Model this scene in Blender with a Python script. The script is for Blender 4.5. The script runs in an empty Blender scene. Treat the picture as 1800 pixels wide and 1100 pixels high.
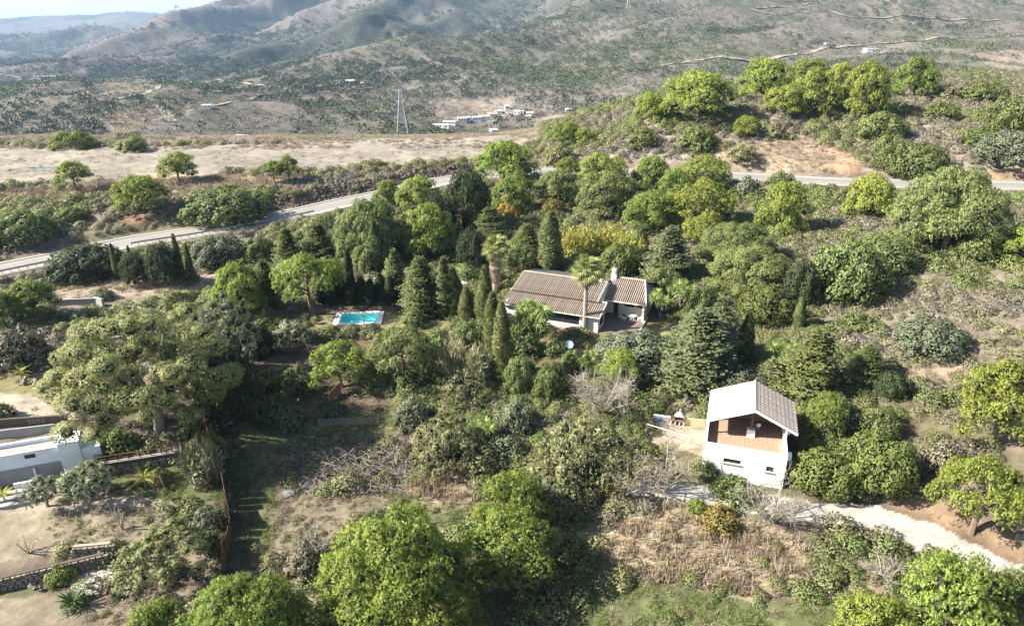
import bpy, math, random
import numpy as np
from mathutils import Vector, Matrix
from math import radians, sin, cos, pi

SC = bpy.context.scene
COL = SC.collection

# ------------------------------------------------------------------ camera, sky, sun, exposure
CAM_H, CAM_P, CAM_F = 38.0, radians(22.8), 1200.0
cd = bpy.data.cameras.new("camera"); cam = bpy.data.objects.new("camera", cd); COL.objects.link(cam)
cam.location = (0, 0, CAM_H); cam.rotation_euler = (pi / 2 - CAM_P, 0, 0)
cd.lens = 24.0; cd.sensor_width = 36.0; cd.clip_start = 0.5; cd.clip_end = 30000
SC.camera = cam

SUN_EL, SUN_AZ = radians(36.0), radians(8.0)       # light travels towards +x, turned SUN_AZ towards +y
sun_dir = Vector((cos(SUN_EL) * cos(SUN_AZ), cos(SUN_EL) * sin(SUN_AZ), -sin(SUN_EL)))
W = bpy.data.worlds.new("World"); SC.world = W; W.use_nodes = True
nt = W.node_tree; nt.nodes.clear()
sky = nt.nodes.new("ShaderNodeTexSky"); sky.sky_type = 'NISHITA'; sky.sun_disc = False
sky.sun_elevation = SUN_EL
sky.sun_rotation = math.atan2(-sun_dir.x, -sun_dir.y)
sky.air_density = 1.0; sky.dust_density = 1.6; sky.ozone_density = 1.0; sky.altitude = 150
bg = nt.nodes.new("ShaderNodeBackground"); bg.inputs[1].default_value = 0.065
wo = nt.nodes.new("ShaderNodeOutputWorld")
nt.links.new(sky.outputs[0], bg.inputs[0]); nt.links.new(bg.outputs[0], wo.inputs[0])
sl = bpy.data.lights.new("sun", 'SUN'); sl.energy = 5.0; sl.angle = radians(0.53); sl.color = (1.0, 0.93, 0.82)
so = bpy.data.objects.new("sun", sl); COL.objects.link(so)
so.rotation_euler = sun_dir.to_track_quat('-Z', 'Y').to_euler()
SC.view_settings.view_transform = 'Standard'; SC.view_settings.look = 'None'
SC.view_settings.gamma = 1.0; SC.view_settings.use_curve_mapping = False
SC.view_settings.exposure = 1.95
try:
    SC.cycles.max_bounces = 6; SC.cycles.diffuse_bounces = 3; SC.cycles.glossy_bounces = 2
    SC.cycles.transmission_bounces = 3; SC.cycles.volume_bounces = 0; SC.cycles.transparent_max_bounces = 6
    SC.cycles.use_denoising = True
    SC.cycles.denoising_prefilter = 'ACCURATE'
except Exception:
    pass

# ------------------------------------------------------------------ rays of the photograph, used to place things on the ground
CP, SP = cos(CAM_P), sin(CAM_P)
def ray(px, py):
    dx = (px - 900) / CAM_F; dy = (550 - py) / CAM_F
    X, Y, Z = dx, CP + dy * SP, -SP + dy * CP
    return X / Y, Z / Y
def atz(px, py, z):
    a, b = ray(px, py); Y = (z - CAM_H) / b
    return Vector((a * Y, Y, z))
def atY(px, py, Y):
    a, b = ray(px, py)
    return Vector((a * Y, Y, CAM_H + b * Y))
def proj(x, y, z):
    z = z - CAM_H; f = y * CP - z * SP; v = y * SP + z * CP
    f = np.maximum(f, .01)
    return 900 + CAM_F * x / f, 550 - CAM_F * v / f

# ------------------------------------------------------------------ noise
def _hash(ix, iy, s):
    h = (ix.astype(np.int64) * 374761393 + iy.astype(np.int64) * 668265263 + s * 1442695041) & 0xffffffff
    h = ((h ^ (h >> 13)) * 1274126177) & 0xffffffff
    return ((h ^ (h >> 16)) & 0xffff) / 65535.0
def vnoise(x, y, s=0):
    ix, iy = np.floor(x), np.floor(y); fx, fy = x - ix, y - iy
    fx = fx * fx * (3 - 2 * fx); fy = fy * fy * (3 - 2 * fy)
    ix = ix.astype(np.int64); iy = iy.astype(np.int64)
    a, b = _hash(ix, iy, s), _hash(ix + 1, iy, s); c, d = _hash(ix, iy + 1, s), _hash(ix + 1, iy + 1, s)
    return (a * (1 - fx) + b * fx) * (1 - fy) + (c * (1 - fx) + d * fx) * fy
def fbm(x, y, o=4, s=0):
    v = 0; a = .5; t = 0
    for i in range(o):
        v = v + a * vnoise(x * 2 ** i + 17.3 * i, y * 2 ** i - 9.1 * i, s + i); t += a; a *= .5
    return v / t
def ridged(x, y, o=4, s=0):
    v = 0; a = .5; t = 0
    for i in range(o):
        n = 1 - np.abs(2 * vnoise(x * 2 ** i + 5.7 * i, y * 2 ** i + 3.3 * i, s + i) - 1)
        v = v + a * n * n; t += a; a *= .5
    return v / t
def sstep(a, b, x):
    t = np.clip((x - a) / (b - a), 0, 1); return t * t * (3 - 2 * t)

# ------------------------------------------------------------------ terrain
class RBF:
    def __init__(s, P, v):
        s.P = np.array(P, float); n = len(P)
        K = s.k(np.linalg.norm(s.P[:, None] - s.P[None], axis=2)) + np.eye(n) * .02
        A = np.zeros((n + 3, n + 3)); A[:n, :n] = K; A[:n, n] = 1; A[:n, n + 1:] = s.P; A[n:, :n] = A[:n, n:].T
        s.w = np.linalg.solve(A, np.concatenate([np.array(v, float), np.zeros(3)]))
    def k(s, r): return r
    def __call__(s, x, y):
        sh = x.shape; x = x.ravel(); y = y.ravel(); n = len(s.P)
        r = s.w[n] + s.w[n + 1] * x + s.w[n + 2] * y
        for i in range(n):
            r = r + s.w[i] * s.k(np.sqrt((x - s.P[i, 0]) ** 2 + (y - s.P[i, 1]) ** 2 + (s.soft if hasattr(s, 'soft') else 0)))
        return r.reshape(sh)
NEAR = [(-100,1150,-4.5),(450,1150,-4.5),(900,1150,-4.5),(1350,1150,-3.5),(1900,1150,-3),(100,1060,-4),(300,1000,-4),(500,960,-3.8),
(750,950,-4),(1000,960,-4),(1200,980,-3.5),(1450,900,-2.2),(1600,930,-2),(1780,1010,-2.2),(1780,900,-1),(60,930,-3.1),(250,900,-2.9),
(100,850,-2.4),(300,850,-2.4),(480,850,-3.2),(620,840,-3),(800,850,-3),(1000,850,-2.8),(1200,870,-2.2),(1330,850,-2),(1500,850,-1.5),
(1700,800,.5),(1850,750,1.5),(50,700,0),(150,780,-1),(300,760,-1.2),(450,730,-2.5),(600,730,-2.8),(800,720,-2),(1000,700,-1.5),
(1180,740,-1.8),(1420,720,-.8),(1550,700,1),(1750,650,3),(50,600,1),(300,600,0),(480,620,-.8),(620,640,-1.2),(800,640,-1),
(950,640,-.8),(1150,640,-.5),(1350,620,1),(1550,600,3),(1800,560,6),(150,520,.5),(400,520,.5),(520,560,0),(630,560,0),(760,560,0),
(900,560,0),(1050,575,0),(1200,550,.8),(1400,520,3),(1600,480,5.5),(1850,450,8),
(-120,500,.6),(0,475,1),(230,425,1.8),(420,395,2.8),(600,358,3.8),(780,318,5.2),(960,302,6.2),(1150,305,6.8),(1330,312,7.2),(1450,318,7.6),
(1620,322,8.2),(1790,326,8.7),(1950,330,9.2),(500,450,1.5),(700,430,2),(900,420,2.5),(1100,400,3.2),(1300,400,4.5),(1500,400,6),
(0,420,2.2),(100,390,3.5),(250,370,4.5),(400,350,5.4),(0,330,6.5),(300,315,7),(560,300,7.2),(760,285,7.4),(900,268,7.5),
(-100,255,7),(300,252,7),(700,245,7),(900,245,7.5),(500,372,3.8),(700,335,4.9),
(1000,255,9),(1100,230,11.5),(1250,230,14),(1150,200,17),(1350,190,18.5),(1500,190,18.5),(1650,170,20),(1800,160,20.5),(1450,250,12.5),
(1300,280,10),(1600,250,13.5),(1800,250,15),(1700,290,11),(1000,285,7.5),(1200,285,8.5),(1400,165,19.5),(1600,150,20.5),(1900,150,21),(-300,330,6.5),(2000,200,19),(-250,600,1),(2100,700,6)]
_p = [atz(*c) for c in NEAR]
rbf_near = RBF([(p.x, p.y) for p in _p], [p.z for p in _p]); rbf_near.soft = 1.5
FAR = [(-150,250,430),(100,250,430),(100,200,520),(100,160,620),(100,138,700),(300,250,430),(300,200,540),(300,150,700),(300,141,760),
(500,250,430),(500,200,550),(500,160,760),(500,146,830),(700,235,460),(700,200,580),(700,150,830),(700,120,950),(850,235,480),(860,205,640),
(850,160,800),(850,110,1000),(1000,215,560),(1000,180,700),(1000,130,900),(1150,170,640),(1200,120,820),(1350,105,860),(1500,85,900),
(1700,66,950),(1900,60,950),(1700,110,650),(1850,120,600),(1500,110,700),(1200,60,1050),(1400,50,1050),(1600,40,1100),(1800,30,1150)]
FARZ = [(100,900,-35),(300,950,-38),(100,1150,-48),(-200,2500,-90),(100,2500,-90),(100,4500,-100),(-400,5000,-100),(420,1300,-60),(900,2500,-20),(700,1450,-45),(1100,1600,-25),
(1500,2500,20),(1500,1600,35),(1900,1600,45),(1000,6000,-60),(1700,6000,-20),(-300,700,-30),(-300,450,-40),(1100,330,-6),(1500,330,2),(1900,330,4),
(1300,450,-12),(1650,450,-5),(900,300,-25),(500,300,-25),(100,300,-25)]
_q = []; _v = []
for c in FAR:
    p = atY(*c); _q.append((p.x / p.y * 2.2, math.log(p.y))); _v.append(p.z)
for px, Y, z in FARZ:
    _q.append(((px - 900) / CAM_F / 1.05 * 2.2, math.log(Y))); _v.append(z)
rbf_far = RBF(_q, _v); rbf_far.soft = .002
RIDGES = [  # crest as (px, py, Y), fall per metre, rounding
 ([(-600,36,5200),(-100,33,5200),(100,28,5300),(240,21,5300),(330,24,5300),(480,30,5400)], .12, 120),
 ([(-200,80,4200),(60,74,4300),(200,70,4200),(300,74,4000)], .09, 90),
 ([(-300,64,3000),(-100,52,3100),(60,62,3100),(190,50,3200),(300,46,3200)], .16, 80),
 ([(-300,96,2300),(-60,88,2300),(80,78,2400),(200,84,2300)], .16, 70),
 ([(-200,118,1500),(0,110,1500),(90,98,1500),(170,104,1450),(200,128,1350)], .16, 60),
 ([(172,134,1500),(213,66,1900),(310,20,2350),(350,4,2500),(400,-14,2700),(500,-60,2950),(700,-120,3200),(1000,-170,3400)], .46, 50),
 ([(215,100,1550),(300,62,1800),(350,46,2000),(500,33,2200),(570,-2,2450),(640,-40,2700)], .48, 30),
 ([(250,136,1250),(300,112,1450),(350,88,1700),(420,62,1950)], .5, 22),
 ([(440,138,1080),(490,112,1300),(540,88,1550),(590,62,1750)], .5, 22),
 ([(640,-30,2500),(680,4,2350),(700,22,2100)], .5, 25),
 ([(318,138,1150),(370,112,1280),(430,87,1420),(520,55,1680),(595,36,1900),(690,0,2150),(780,-40,2400)], .48, 26),
 ([(555,118,1250),(580,70,1480),(630,32,1650),(667,18,1720),(735,25,1700),(800,48,1600),(850,60,1500)], .46, 30),
 ([(880,45,1900),(960,8,2000),(1040,-20,2100)], .4, 30),
 ([(535,136,980),(600,93,1060),(691,67,1120),(815,55,1160),(880,52,1180),(970,28,1260),(1037,0,1350),(1100,-35,1450),(1250,-70,1600)], .36, 34),
 ([(1130,60,1080),(1200,19,1200),(1267,4,1280),(1340,-30,1400)], .36, 34),
 ([(950,-50,2500),(1100,-40,2200),(1400,-55,1900),(1700,-60,1750),(2000,-60,1700)], .30, 60),
 ([(1420,60,1000),(1480,20,1130),(1560,-30,1300)], .26, 50),
]
RW = []
for pts, f, r in RIDGES:
    RW.append((np.array([tuple(atY(*p)) for p in pts]), f, r))
ROAD_PX = [(-260,530,.2),(-120,500,.6),(0,473,1.05),(120,449,1.45),(230,425,1.85),(330,410,2.3),(420,394,2.8),(520,375,3.3),(600,357,3.8),(700,336,4.5),(780,318,5.2),(860,307,5.8),(960,302,6.2),(1060,302,6.5),(1150,304,6.8),
(1240,307,7.0),(1330,311,7.2),(1450,318,7.6),(1540,321,7.9),(1620,323,8.2),(1710,325,8.45),(1790,326,8.7),(1950,330,9.2),(2150,336,9.8)]
road_pts = np.array([tuple(atz(*c)) for c in ROAD_PX])
DRIVE_PX = [(1120,850,-2.3),(1250,868,-2.2),(1340,880,-2.15),(1430,895,-2.1),(1520,902,-2.05),(1580,915,-2.1),(1650,945,-2.2),(1720,980,-2.3),(1800,1018,-2.4),(1880,1060,-2.5)]
drive_pts = np.array([tuple(atz(*c)) for c in DRIVE_PX])
def smooth_line(P, n):
    P = np.asarray(P, float); out = []
    for i in range(len(P) - 1):
        p0, p1, p2, p3 = P[max(i - 1, 0)], P[i], P[i + 1], P[min(i + 2, len(P) - 1)]
        for t in np.arange(n) / n:
            out.append(.5 * ((2 * p1) + (-p0 + p2) * t + (2 * p0 - 5 * p1 + 4 * p2 - p3) * t * t + (-p0 + 3 * p1 - 3 * p2 + p3) * t ** 3))
    out.append(P[-1]); return np.array(out)
road_s = smooth_line(road_pts, 4); drive_s = smooth_line(drive_pts, 4)
def near_line(x, y, P):
    """distance to the polyline and the height of its nearest point"""
    bd = np.full(x.shape, 1e9); bz = np.zeros(x.shape)
    for i in range(len(P) - 1):
        a, b = P[i], P[i + 1]; d = b - a; L = d[0] ** 2 + d[1] ** 2 + 1e-9
        t = np.clip(((x - a[0]) * d[0] + (y - a[1]) * d[1]) / L, 0, 1)
        q = np.hypot(x - a[0] - t * d[0], y - a[1] - t * d[1]); m = q < bd
        bd = np.where(m, q, bd); bz = np.where(m, a[2] + t * d[2], bz)
    return bd, bz
def inpoly(x, y, P):
    c = np.zeros(x.shape, bool); n = len(P)
    for i in range(n):
        x1, y1 = P[i][:2]; x2, y2 = P[(i + 1) % n][:2]
        if y1 == y2: continue
        c ^= ((y1 > y) != (y2 > y)) & (x < (x2 - x1) * (y - y1) / (y2 - y1) + x1)
    return c
def pxpoly(P, z): return [tuple(atz(px, py, z))[:2] for px, py in P]
# house frames
HC = Vector((11.5, 83.7, 0)); HU = Vector((cos(radians(-22)), sin(radians(-22)), 0)); HV = Vector((sin(radians(22)), cos(radians(22)), 0))
def hw(u, v, z=0): return HC + HU * u + HV * v + Vector((0, 0, z))
WC = Vector((25.4, 52.8, 0)); WU = Vector((cos(radians(-18)), sin(radians(-18)), 0)); WV = Vector((sin(radians(18)), cos(radians(18)), 0))
def ww(u, v, z=0): return WC + WU * u + WV * v + Vector((0, 0, z))
FLATS = [  # (world polygon, height, soft edge)
 ([tuple(hw(*c))[:2] for c in ((-15,-1.6),(5.5,-1.6),(7.5,2),(7.5,13.5),(-15,14))], -.04, 1.2),
 (pxpoly([(480,590),(760,592),(800,560),(790,528),(700,522),(600,528),(500,545)], 0), -.04, .8),
 ([(-24.3,86.4),(-18.9,86.85),(-19.2,90.3),(-24.5,89.9)], -1.35, .25),
 (pxpoly([(795,500),(910,500),(900,545),(800,560)], 0), .02, 1),
 ([tuple(ww(*c))[:2] for c in ((-14,-1.2),(.8,-1.2),(.8,9),(-14,9))], -2.05, 1.2),
 (pxpoly([(-80,880),(60,872),(130,845),(120,800),(-80,830)], -2.3), -2.35, .5),
 (pxpoly([(150,845),(330,820),(400,845),(395,885),(200,872)], -2.4), -2.45, .5),
 (pxpoly([(-100,1040),(190,985),(350,985),(370,1110),(-100,1160)], -4), -4.05, .6),
 (pxpoly([(-60,655),(90,650),(140,735),(-60,748)], .2), .15, .9),
 (pxpoly([(165,790),(325,770),(340,745),(200,745)], -1.1), -1.15, .6),
]
def seg_dist(x, y, P):
    bd = np.full(x.shape, 1e9); n = len(P)
    for i in range(n):
        ax, ay = P[i]; bx, by = P[(i + 1) % n]; dx, dy = bx - ax, by - ay; L = dx * dx + dy * dy + 1e-9
        t = np.clip(((x - ax) * dx + (y - ay) * dy) / L, 0, 1)
        bd = np.minimum(bd, np.hypot(x - ax - t * dx, y - ay - t * dy))
    return bd
def gully(x, y):
    p = x * .83 - y * .55; q = x * .55 + y * .83
    return ridged(p / 330 + .35 * fbm(x / 240, y / 240, 2, 2), q / 1100, 5, 11)
def height(x, y):
    x = np.asarray(x, float); y = np.asarray(y, float)
    a = x / np.maximum(y, 1.)
    T0 = 206 + 40 * sstep(.0, .35, a)
    t = sstep(T0, T0 + 95, y)
    zn = np.zeros(x.shape); m = t < 1
    if m.any():
        xm, ym = x[m], y[m]
        z = rbf_near(xm, ym)
        z = z + (fbm(xm / 9, ym / 9, 4, 3) - .5) * 1.1 * sstep(30, 60, ym) + (fbm(xm / 1.9, ym / 1.9, 3, 8) - .5) * .34
        # flat gravel plateau
        for P, zz, e in FLATS:
            P_ = np.array(P); bx0, by0 = P_.min(0) - 4; bx1, by1 = P_.max(0) + 4
            k = (xm > bx0) & (xm < bx1) & (ym > by0) & (ym < by1)
            if not k.any(): continue
            xs, ys = xm[k], ym[k]
            d = seg_dist(xs, ys, P) * np.where(inpoly(xs, ys, P), -1, 1)
            w = 1 - sstep(0, e, d)
            z[k] = z[k] * (1 - w) + zz * w
        d, rz = near_line(xm, ym, road_s)
        w = 1 - sstep(3.9, 7.5, d); z = z * (1 - w) + (rz - .06) * w
        z = z + .55 * np.exp(-((d - 7.2) / 1.6) ** 2) * (fbm(xm / 6, ym / 6, 2, 21) > .45)
        d, rz = near_line(xm, ym, drive_s)
        w = 1 - sstep(2.2, 4.2, d); z = z * (1 - w) + (rz - .05) * w
        zn[m] = z
    zf = np.zeros(x.shape); m = t > 0
    if m.any():
        xm, ym = x[m], y[m]
        z = rbf_far(xm / ym * 2.2, np.log(ym))
        for C, f, r in RW:
            d, cz = near_line(xm, ym, C)
            dw = d * (1 + .35 * (fbm(xm / 260, ym / 260, 3, 5) - .5))
            h = cz - f * (np.sqrt(dw * dw + r * r) - r)
            k = 7 + r * .15
            z = np.where(h > z - 60, np.log(np.exp((z - h) / k).clip(0, 1e30) + 1) * k + h, z)
        A = 10 * sstep(380, 700, ym) + 16 * sstep(750, 1050, ym) + 78 * sstep(1100, 1900, ym)
        A = A * (1 - .6 * sstep(3400, 5000, ym))
        z = z - A * (1 - gully(xm, ym)) + A * .35
        z = z + (ridged(xm / 95, ym / 130, 3, 31) - .5) * 9 * sstep(330, 600, ym)
        zf[m] = z
    return zn * (1 - t) + zf * t
_Ys = np.exp(np.linspace(math.log(24), math.log(8500), 2600))
def ground(px, py):
    a, b = ray(px, py); xs = a * _Ys; zr = CAM_H + b * _Ys
    h = height(xs, _Ys); k = np.argmax(h > zr)
    if not (h > zr).any(): k = len(_Ys) - 1
    return Vector((xs[k], _Ys[k], h[k]))
def gz(x, y): return float(height(np.array([x]), np.array([y]))[0])
# fast lookups for placing: rays against a cached grid of heights
def ground_far(px, py):
    a, b = ray(px, py); ys = _Ys[_Ys > 330]; xs = a * ys; h = height(xs, ys); m = h > CAM_H + b * ys
    k = np.argmax(m) if m.any() else 0
    return Vector((xs[k], ys[k], h[k]))

# ------------------------------------------------------------------ materials
MATS = {}
def _nodes(name):
    m = bpy.data.materials.new(name); m.use_nodes = True; t = m.node_tree; t.nodes.clear()
    o = t.nodes.new("ShaderNodeOutputMaterial"); b = t.nodes.new("ShaderNodeBsdfPrincipled")
    t.links.new(b.outputs[0], o.inputs[0]); b.inputs['Specular IOR Level'].default_value = .25
    return m, t, b, o
def mixc(t, f, a, b, mode='MIX'):
    n = t.nodes.new("ShaderNodeMix"); n.data_type = 'RGBA'; n.blend_type = mode
    for s, v in ((n.inputs[0], f), (n.inputs[6], a), (n.inputs[7], b)):
        if hasattr(v, 'links') or hasattr(v, 'is_linked'): t.links.new(v, s)
        else: s.default_value = v if isinstance(v, (int, float)) else (*v, 1)
    return n.outputs[2]
def noise(t, scale, detail=4, coord='Object', rough=.6, vec=None):
    tc = t.nodes.new("ShaderNodeTexCoord"); n = t.nodes.new("ShaderNodeTexNoise")
    n.inputs['Scale'].default_value = scale; n.inputs['Detail'].default_value = detail; n.inputs['Roughness'].default_value = rough
    t.links.new(vec or tc.outputs[coord], n.inputs['Vector']); return n.outputs[0]
def ramp(t, f, a, b):
    n = t.nodes.new("ShaderNodeMapRange"); n.inputs[1].default_value = a; n.inputs[2].default_value = b
    n.clamp = True; t.links.new(f, n.inputs[0]); return n.outputs[0]
def bump(t, b, h, strength=.4, dist=.02):
    n = t.nodes.new("ShaderNodeBump"); n.inputs['Strength'].default_value = strength; n.inputs['Distance'].default_value = dist
    t.links.new(h, n.inputs['Height']); t.links.new(n.outputs[0], b.inputs['Normal'])
def plain(name, c, c2=None, scale=3.0, rough=.85, bmp=.3, metal=0, lo=.35, hi=.7, rnd=0.0):
    if name in MATS: return MATS[name]
    m, t, b, o = _nodes(name)
    c2 = c2 or tuple(x * .72 for x in c)
    n = noise(t, scale, 6); col = mixc(t, ramp(t, n, lo, hi), c, c2)
    n2 = noise(t, scale * 9, 4)
    col = mixc(t, .35, col, mixc(t, n2, tuple(x * .6 for x in c), tuple(min(1, x * 1.3) for x in c)))
    if rnd:
        oi = t.nodes.new("ShaderNodeObjectInfo"); hv = t.nodes.new("ShaderNodeHueSaturation")
        mr = t.nodes.new("ShaderNodeMapRange"); mr.inputs[3].default_value = 1 - rnd; mr.inputs[4].default_value = 1 + rnd
        t.links.new(oi.outputs['Random'], mr.inputs[0]); t.links.new(mr.outputs[0], hv.inputs['Value']); t.links.new(col, hv.inputs['Color']); col = hv.outputs[0]
    t.links.new(col, b.inputs['Base Color']); b.inputs['Roughness'].default_value = rough; b.inputs['Metallic'].default_value = metal
    if bmp: bump(t, b, n2, bmp)
    MATS[name] = m; return m
def leafmat(name, c, c2, trans=.3, rnd=.16, hue=.012):
    """leaf colour runs from c to c2 with the leaf's own value v; each plant differs a little from the next"""
    if name in MATS: return MATS[name]
    m, t, b, o = _nodes(name)
    at = t.nodes.new("ShaderNodeAttribute"); at.attribute_name = "v"
    col = mixc(t, at.outputs['Fac'], c, c2)
    oi = t.nodes.new("ShaderNodeObjectInfo"); hv = t.nodes.new("ShaderNodeHueSaturation")
    mr = t.nodes.new("ShaderNodeMapRange"); mr.inputs[3].default_value = 1 - rnd; mr.inputs[4].default_value = 1 + rnd
    t.links.new(oi.outputs['Random'], mr.inputs[0]); t.links.new(mr.outputs[0], hv.inputs['Value'])
    mh = t.nodes.new("ShaderNodeMapRange"); mh.inputs[3].default_value = .5 - hue; mh.inputs[4].default_value = .5 + hue
    fr = t.nodes.new("ShaderNodeMath"); fr.operation = 'FRACT'; mu = t.nodes.new("ShaderNodeMath"); mu.operation = 'MULTIPLY'; mu.inputs[1].default_value = 7.31
    t.links.new(oi.outputs['Random'], mu.inputs[0]); t.links.new(mu.outputs[0], fr.inputs[0]); t.links.new(fr.outputs[0], mh.inputs[0])
    t.links.new(mh.outputs[0], hv.inputs['Hue']); t.links.new(col, hv.inputs['Color'])
    t.links.new(hv.outputs[0], b.inputs['Base Color']); b.inputs['Roughness'].default_value = .55; b.inputs['Specular IOR Level'].default_value = .3
    tr = t.nodes.new("ShaderNodeBsdfTranslucent"); t.links.new(hv.outputs[0], tr.inputs[0])
    mx = t.nodes.new("ShaderNodeMixShader"); mx.inputs[0].default_value = trans
    t.links.new(b.outputs[0], mx.inputs[1]); t.links.new(tr.outputs[0], mx.inputs[2]); t.links.new(mx.outputs[0], o.inputs[0])
    MATS[name] = m; return m

# ------------------------------------------------------------------ meshes
def npmesh(name, V, F, mats, v=None, midx=None, smooth=False):
    """V (n,3); F one (m,k) array or a list of them"""
    if not isinstance(F, list): F = [F]
    F = [f for f in F if len(f)]
    me = bpy.data.meshes.new(name); V = np.asarray(V, np.float32)
    me.vertices.add(len(V)); me.vertices.foreach_set("co", V.ravel())
    loops = np.concatenate([f.ravel() for f in F]).astype(np.int32)
    sizes = np.concatenate([np.full(len(f), f.shape[1]) for f in F]).astype(np.int32)
    me.loops.add(len(loops)); me.loops.foreach_set("vertex_index", loops)
    me.polygons.add(len(sizes)); me.polygons.foreach_set("loop_start", np.concatenate([[0], np.cumsum(sizes)[:-1]]).astype(np.int32))
    if midx is not None: me.polygons.foreach_set("material_index", np.asarray(midx, np.int32))
    if smooth: me.polygons.foreach_set("use_smooth", np.ones(len(sizes), bool))
    for m in (mats if isinstance(mats, (list, tuple)) else [mats]): me.materials.append(m)
    me.update(calc_edges=True)
    if v is not None:
        a = me.attributes.new("v", 'FLOAT', 'FACE'); a.data.foreach_set("value", np.asarray(v, np.float32))
    return me
def link(name, me, parent=None, loc=None, **kw):
    o = bpy.data.objects.new(name, me); COL.objects.link(o)
    if parent is not None: o.parent = parent
    if loc is not None: o.location = loc
    for k, v in kw.items(): o[k] = v
    return o
def thing(name, label, cat, loc=(0, 0, 0), rz=0, group=None):
    o = bpy.data.objects.new(name, None); COL.objects.link(o); o.empty_display_size = .2
    o.location = loc; o.rotation_euler = (0, 0, rz); o['label'] = label; o['category'] = cat
    if group: o['group'] = group
    return o
class MB:
    """collects boxes, prisms and tubes into one mesh"""
    def __init__(s): s.V = []; s.F = []; s.n = 0
    def add(s, V, F):
        for f in F: s.F.append([i + s.n for i in f])
        s.V += [tuple(p) for p in V]; s.n += len(V); return s
    def box(s, x0, y0, z0, x1, y1, z1):
        V = [(x, y, z) for z in (z0, z1) for x, y in ((x0, y0), (x1, y0), (x1, y1), (x0, y1))]
        return s.add(V, [(3,2,1,0),(4,5,6,7),(0,1,5,4),(1,2,6,5),(2,3,7,6),(3,0,4,7)])
    def hexa(s, B, T):
        return s.add(list(B) + list(T), [(3,2,1,0),(4,5,6,7),(0,1,5,4),(1,2,6,5),(2,3,7,6),(3,0,4,7)])
    def beam(s, a, b, w, h=None):
        a, b = Vector(a), Vector(b); h = h or w; d = (b - a).normalized()
        x = d.cross(Vector((0, 0, 1)));  x = Vector((1, 0, 0)) if x.length < 1e-4 else x.normalized()
        y = x.cross(d); x = x * w / 2; y = y * h / 2
        return s.hexa([a - x - y, a + x - y, a + x + y, a - x + y], [b - x - y, b + x - y, b + x + y, b - x + y])
    def prism(s, P, z0, z1):
        n = len(P); V = [(p[0], p[1], z0) for p in P] + [(p[0], p[1], z1) for p in P]
        return s.add(V, [tuple(range(n))[::-1], tuple(range(n, 2 * n))] + [(i, (i + 1) % n, n + (i + 1) % n, n + i) for i in range(n)])
    def tube(s, P, R, k=8, cap=True):
        P = [Vector(p) for p in P]; V = []; F = []
        for i, p in enumerate(P):
            d = (P[min(i + 1, len(P) - 1)] - P[max(i - 1, 0)]).normalized()
            x = d.cross(Vector((.13, .9, .21))).normalized(); y = d.cross(x); r = R[i] if hasattr(R, '__len__') else R
            V += [p + (x * cos(2 * pi * j / k) + y * sin(2 * pi * j / k)) * r for j in range(k)]
        for i in range(len(P) - 1):
            F += [(i * k + j, i * k + (j + 1) % k, (i + 1) * k + (j + 1) % k, (i + 1) * k + j) for j in range(k)]
        if cap: F += [tuple(range(k))[::-1], tuple(range((len(P) - 1) * k, len(P) * k))]
        return s.add(V, F)
    def lathe(s, prof, k=16, c=(0, 0, 0)):
        V = [(c[0] + r * cos(2 * pi * j / k), c[1] + r * sin(2 * pi * j / k), c[2] + z) for r, z in prof for j in range(k)]
        n = len(prof); F = [(i * k + j, i * k + (j + 1) % k, (i + 1) * k + (j + 1) % k, (i + 1) * k + j) for i in range(n - 1) for j in range(k)]
        F += [tuple(range(k))[::-1], tuple(range((n - 1) * k, n * k))]
        return s.add(V, F)
    def build(s, name, mat, parent=None, bevel=0, smooth=False, **kw):
        me = bpy.data.meshes.new(name); me.from_pydata(s.V, [], s.F)
        me.materials.append(mat); me.update()
        if smooth:
            for p in me.polygons: p.use_smooth = True
        o = link(name, me, parent, **kw)
        if bevel:
            b = o.modifiers.new("bevel", 'BEVEL'); b.width = bevel; b.segments = 1; b.limit_method = 'ANGLE'
        return o
def unit(a): return a / np.maximum(np.linalg.norm(a, axis=1, keepdims=True), 1e-9)

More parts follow.
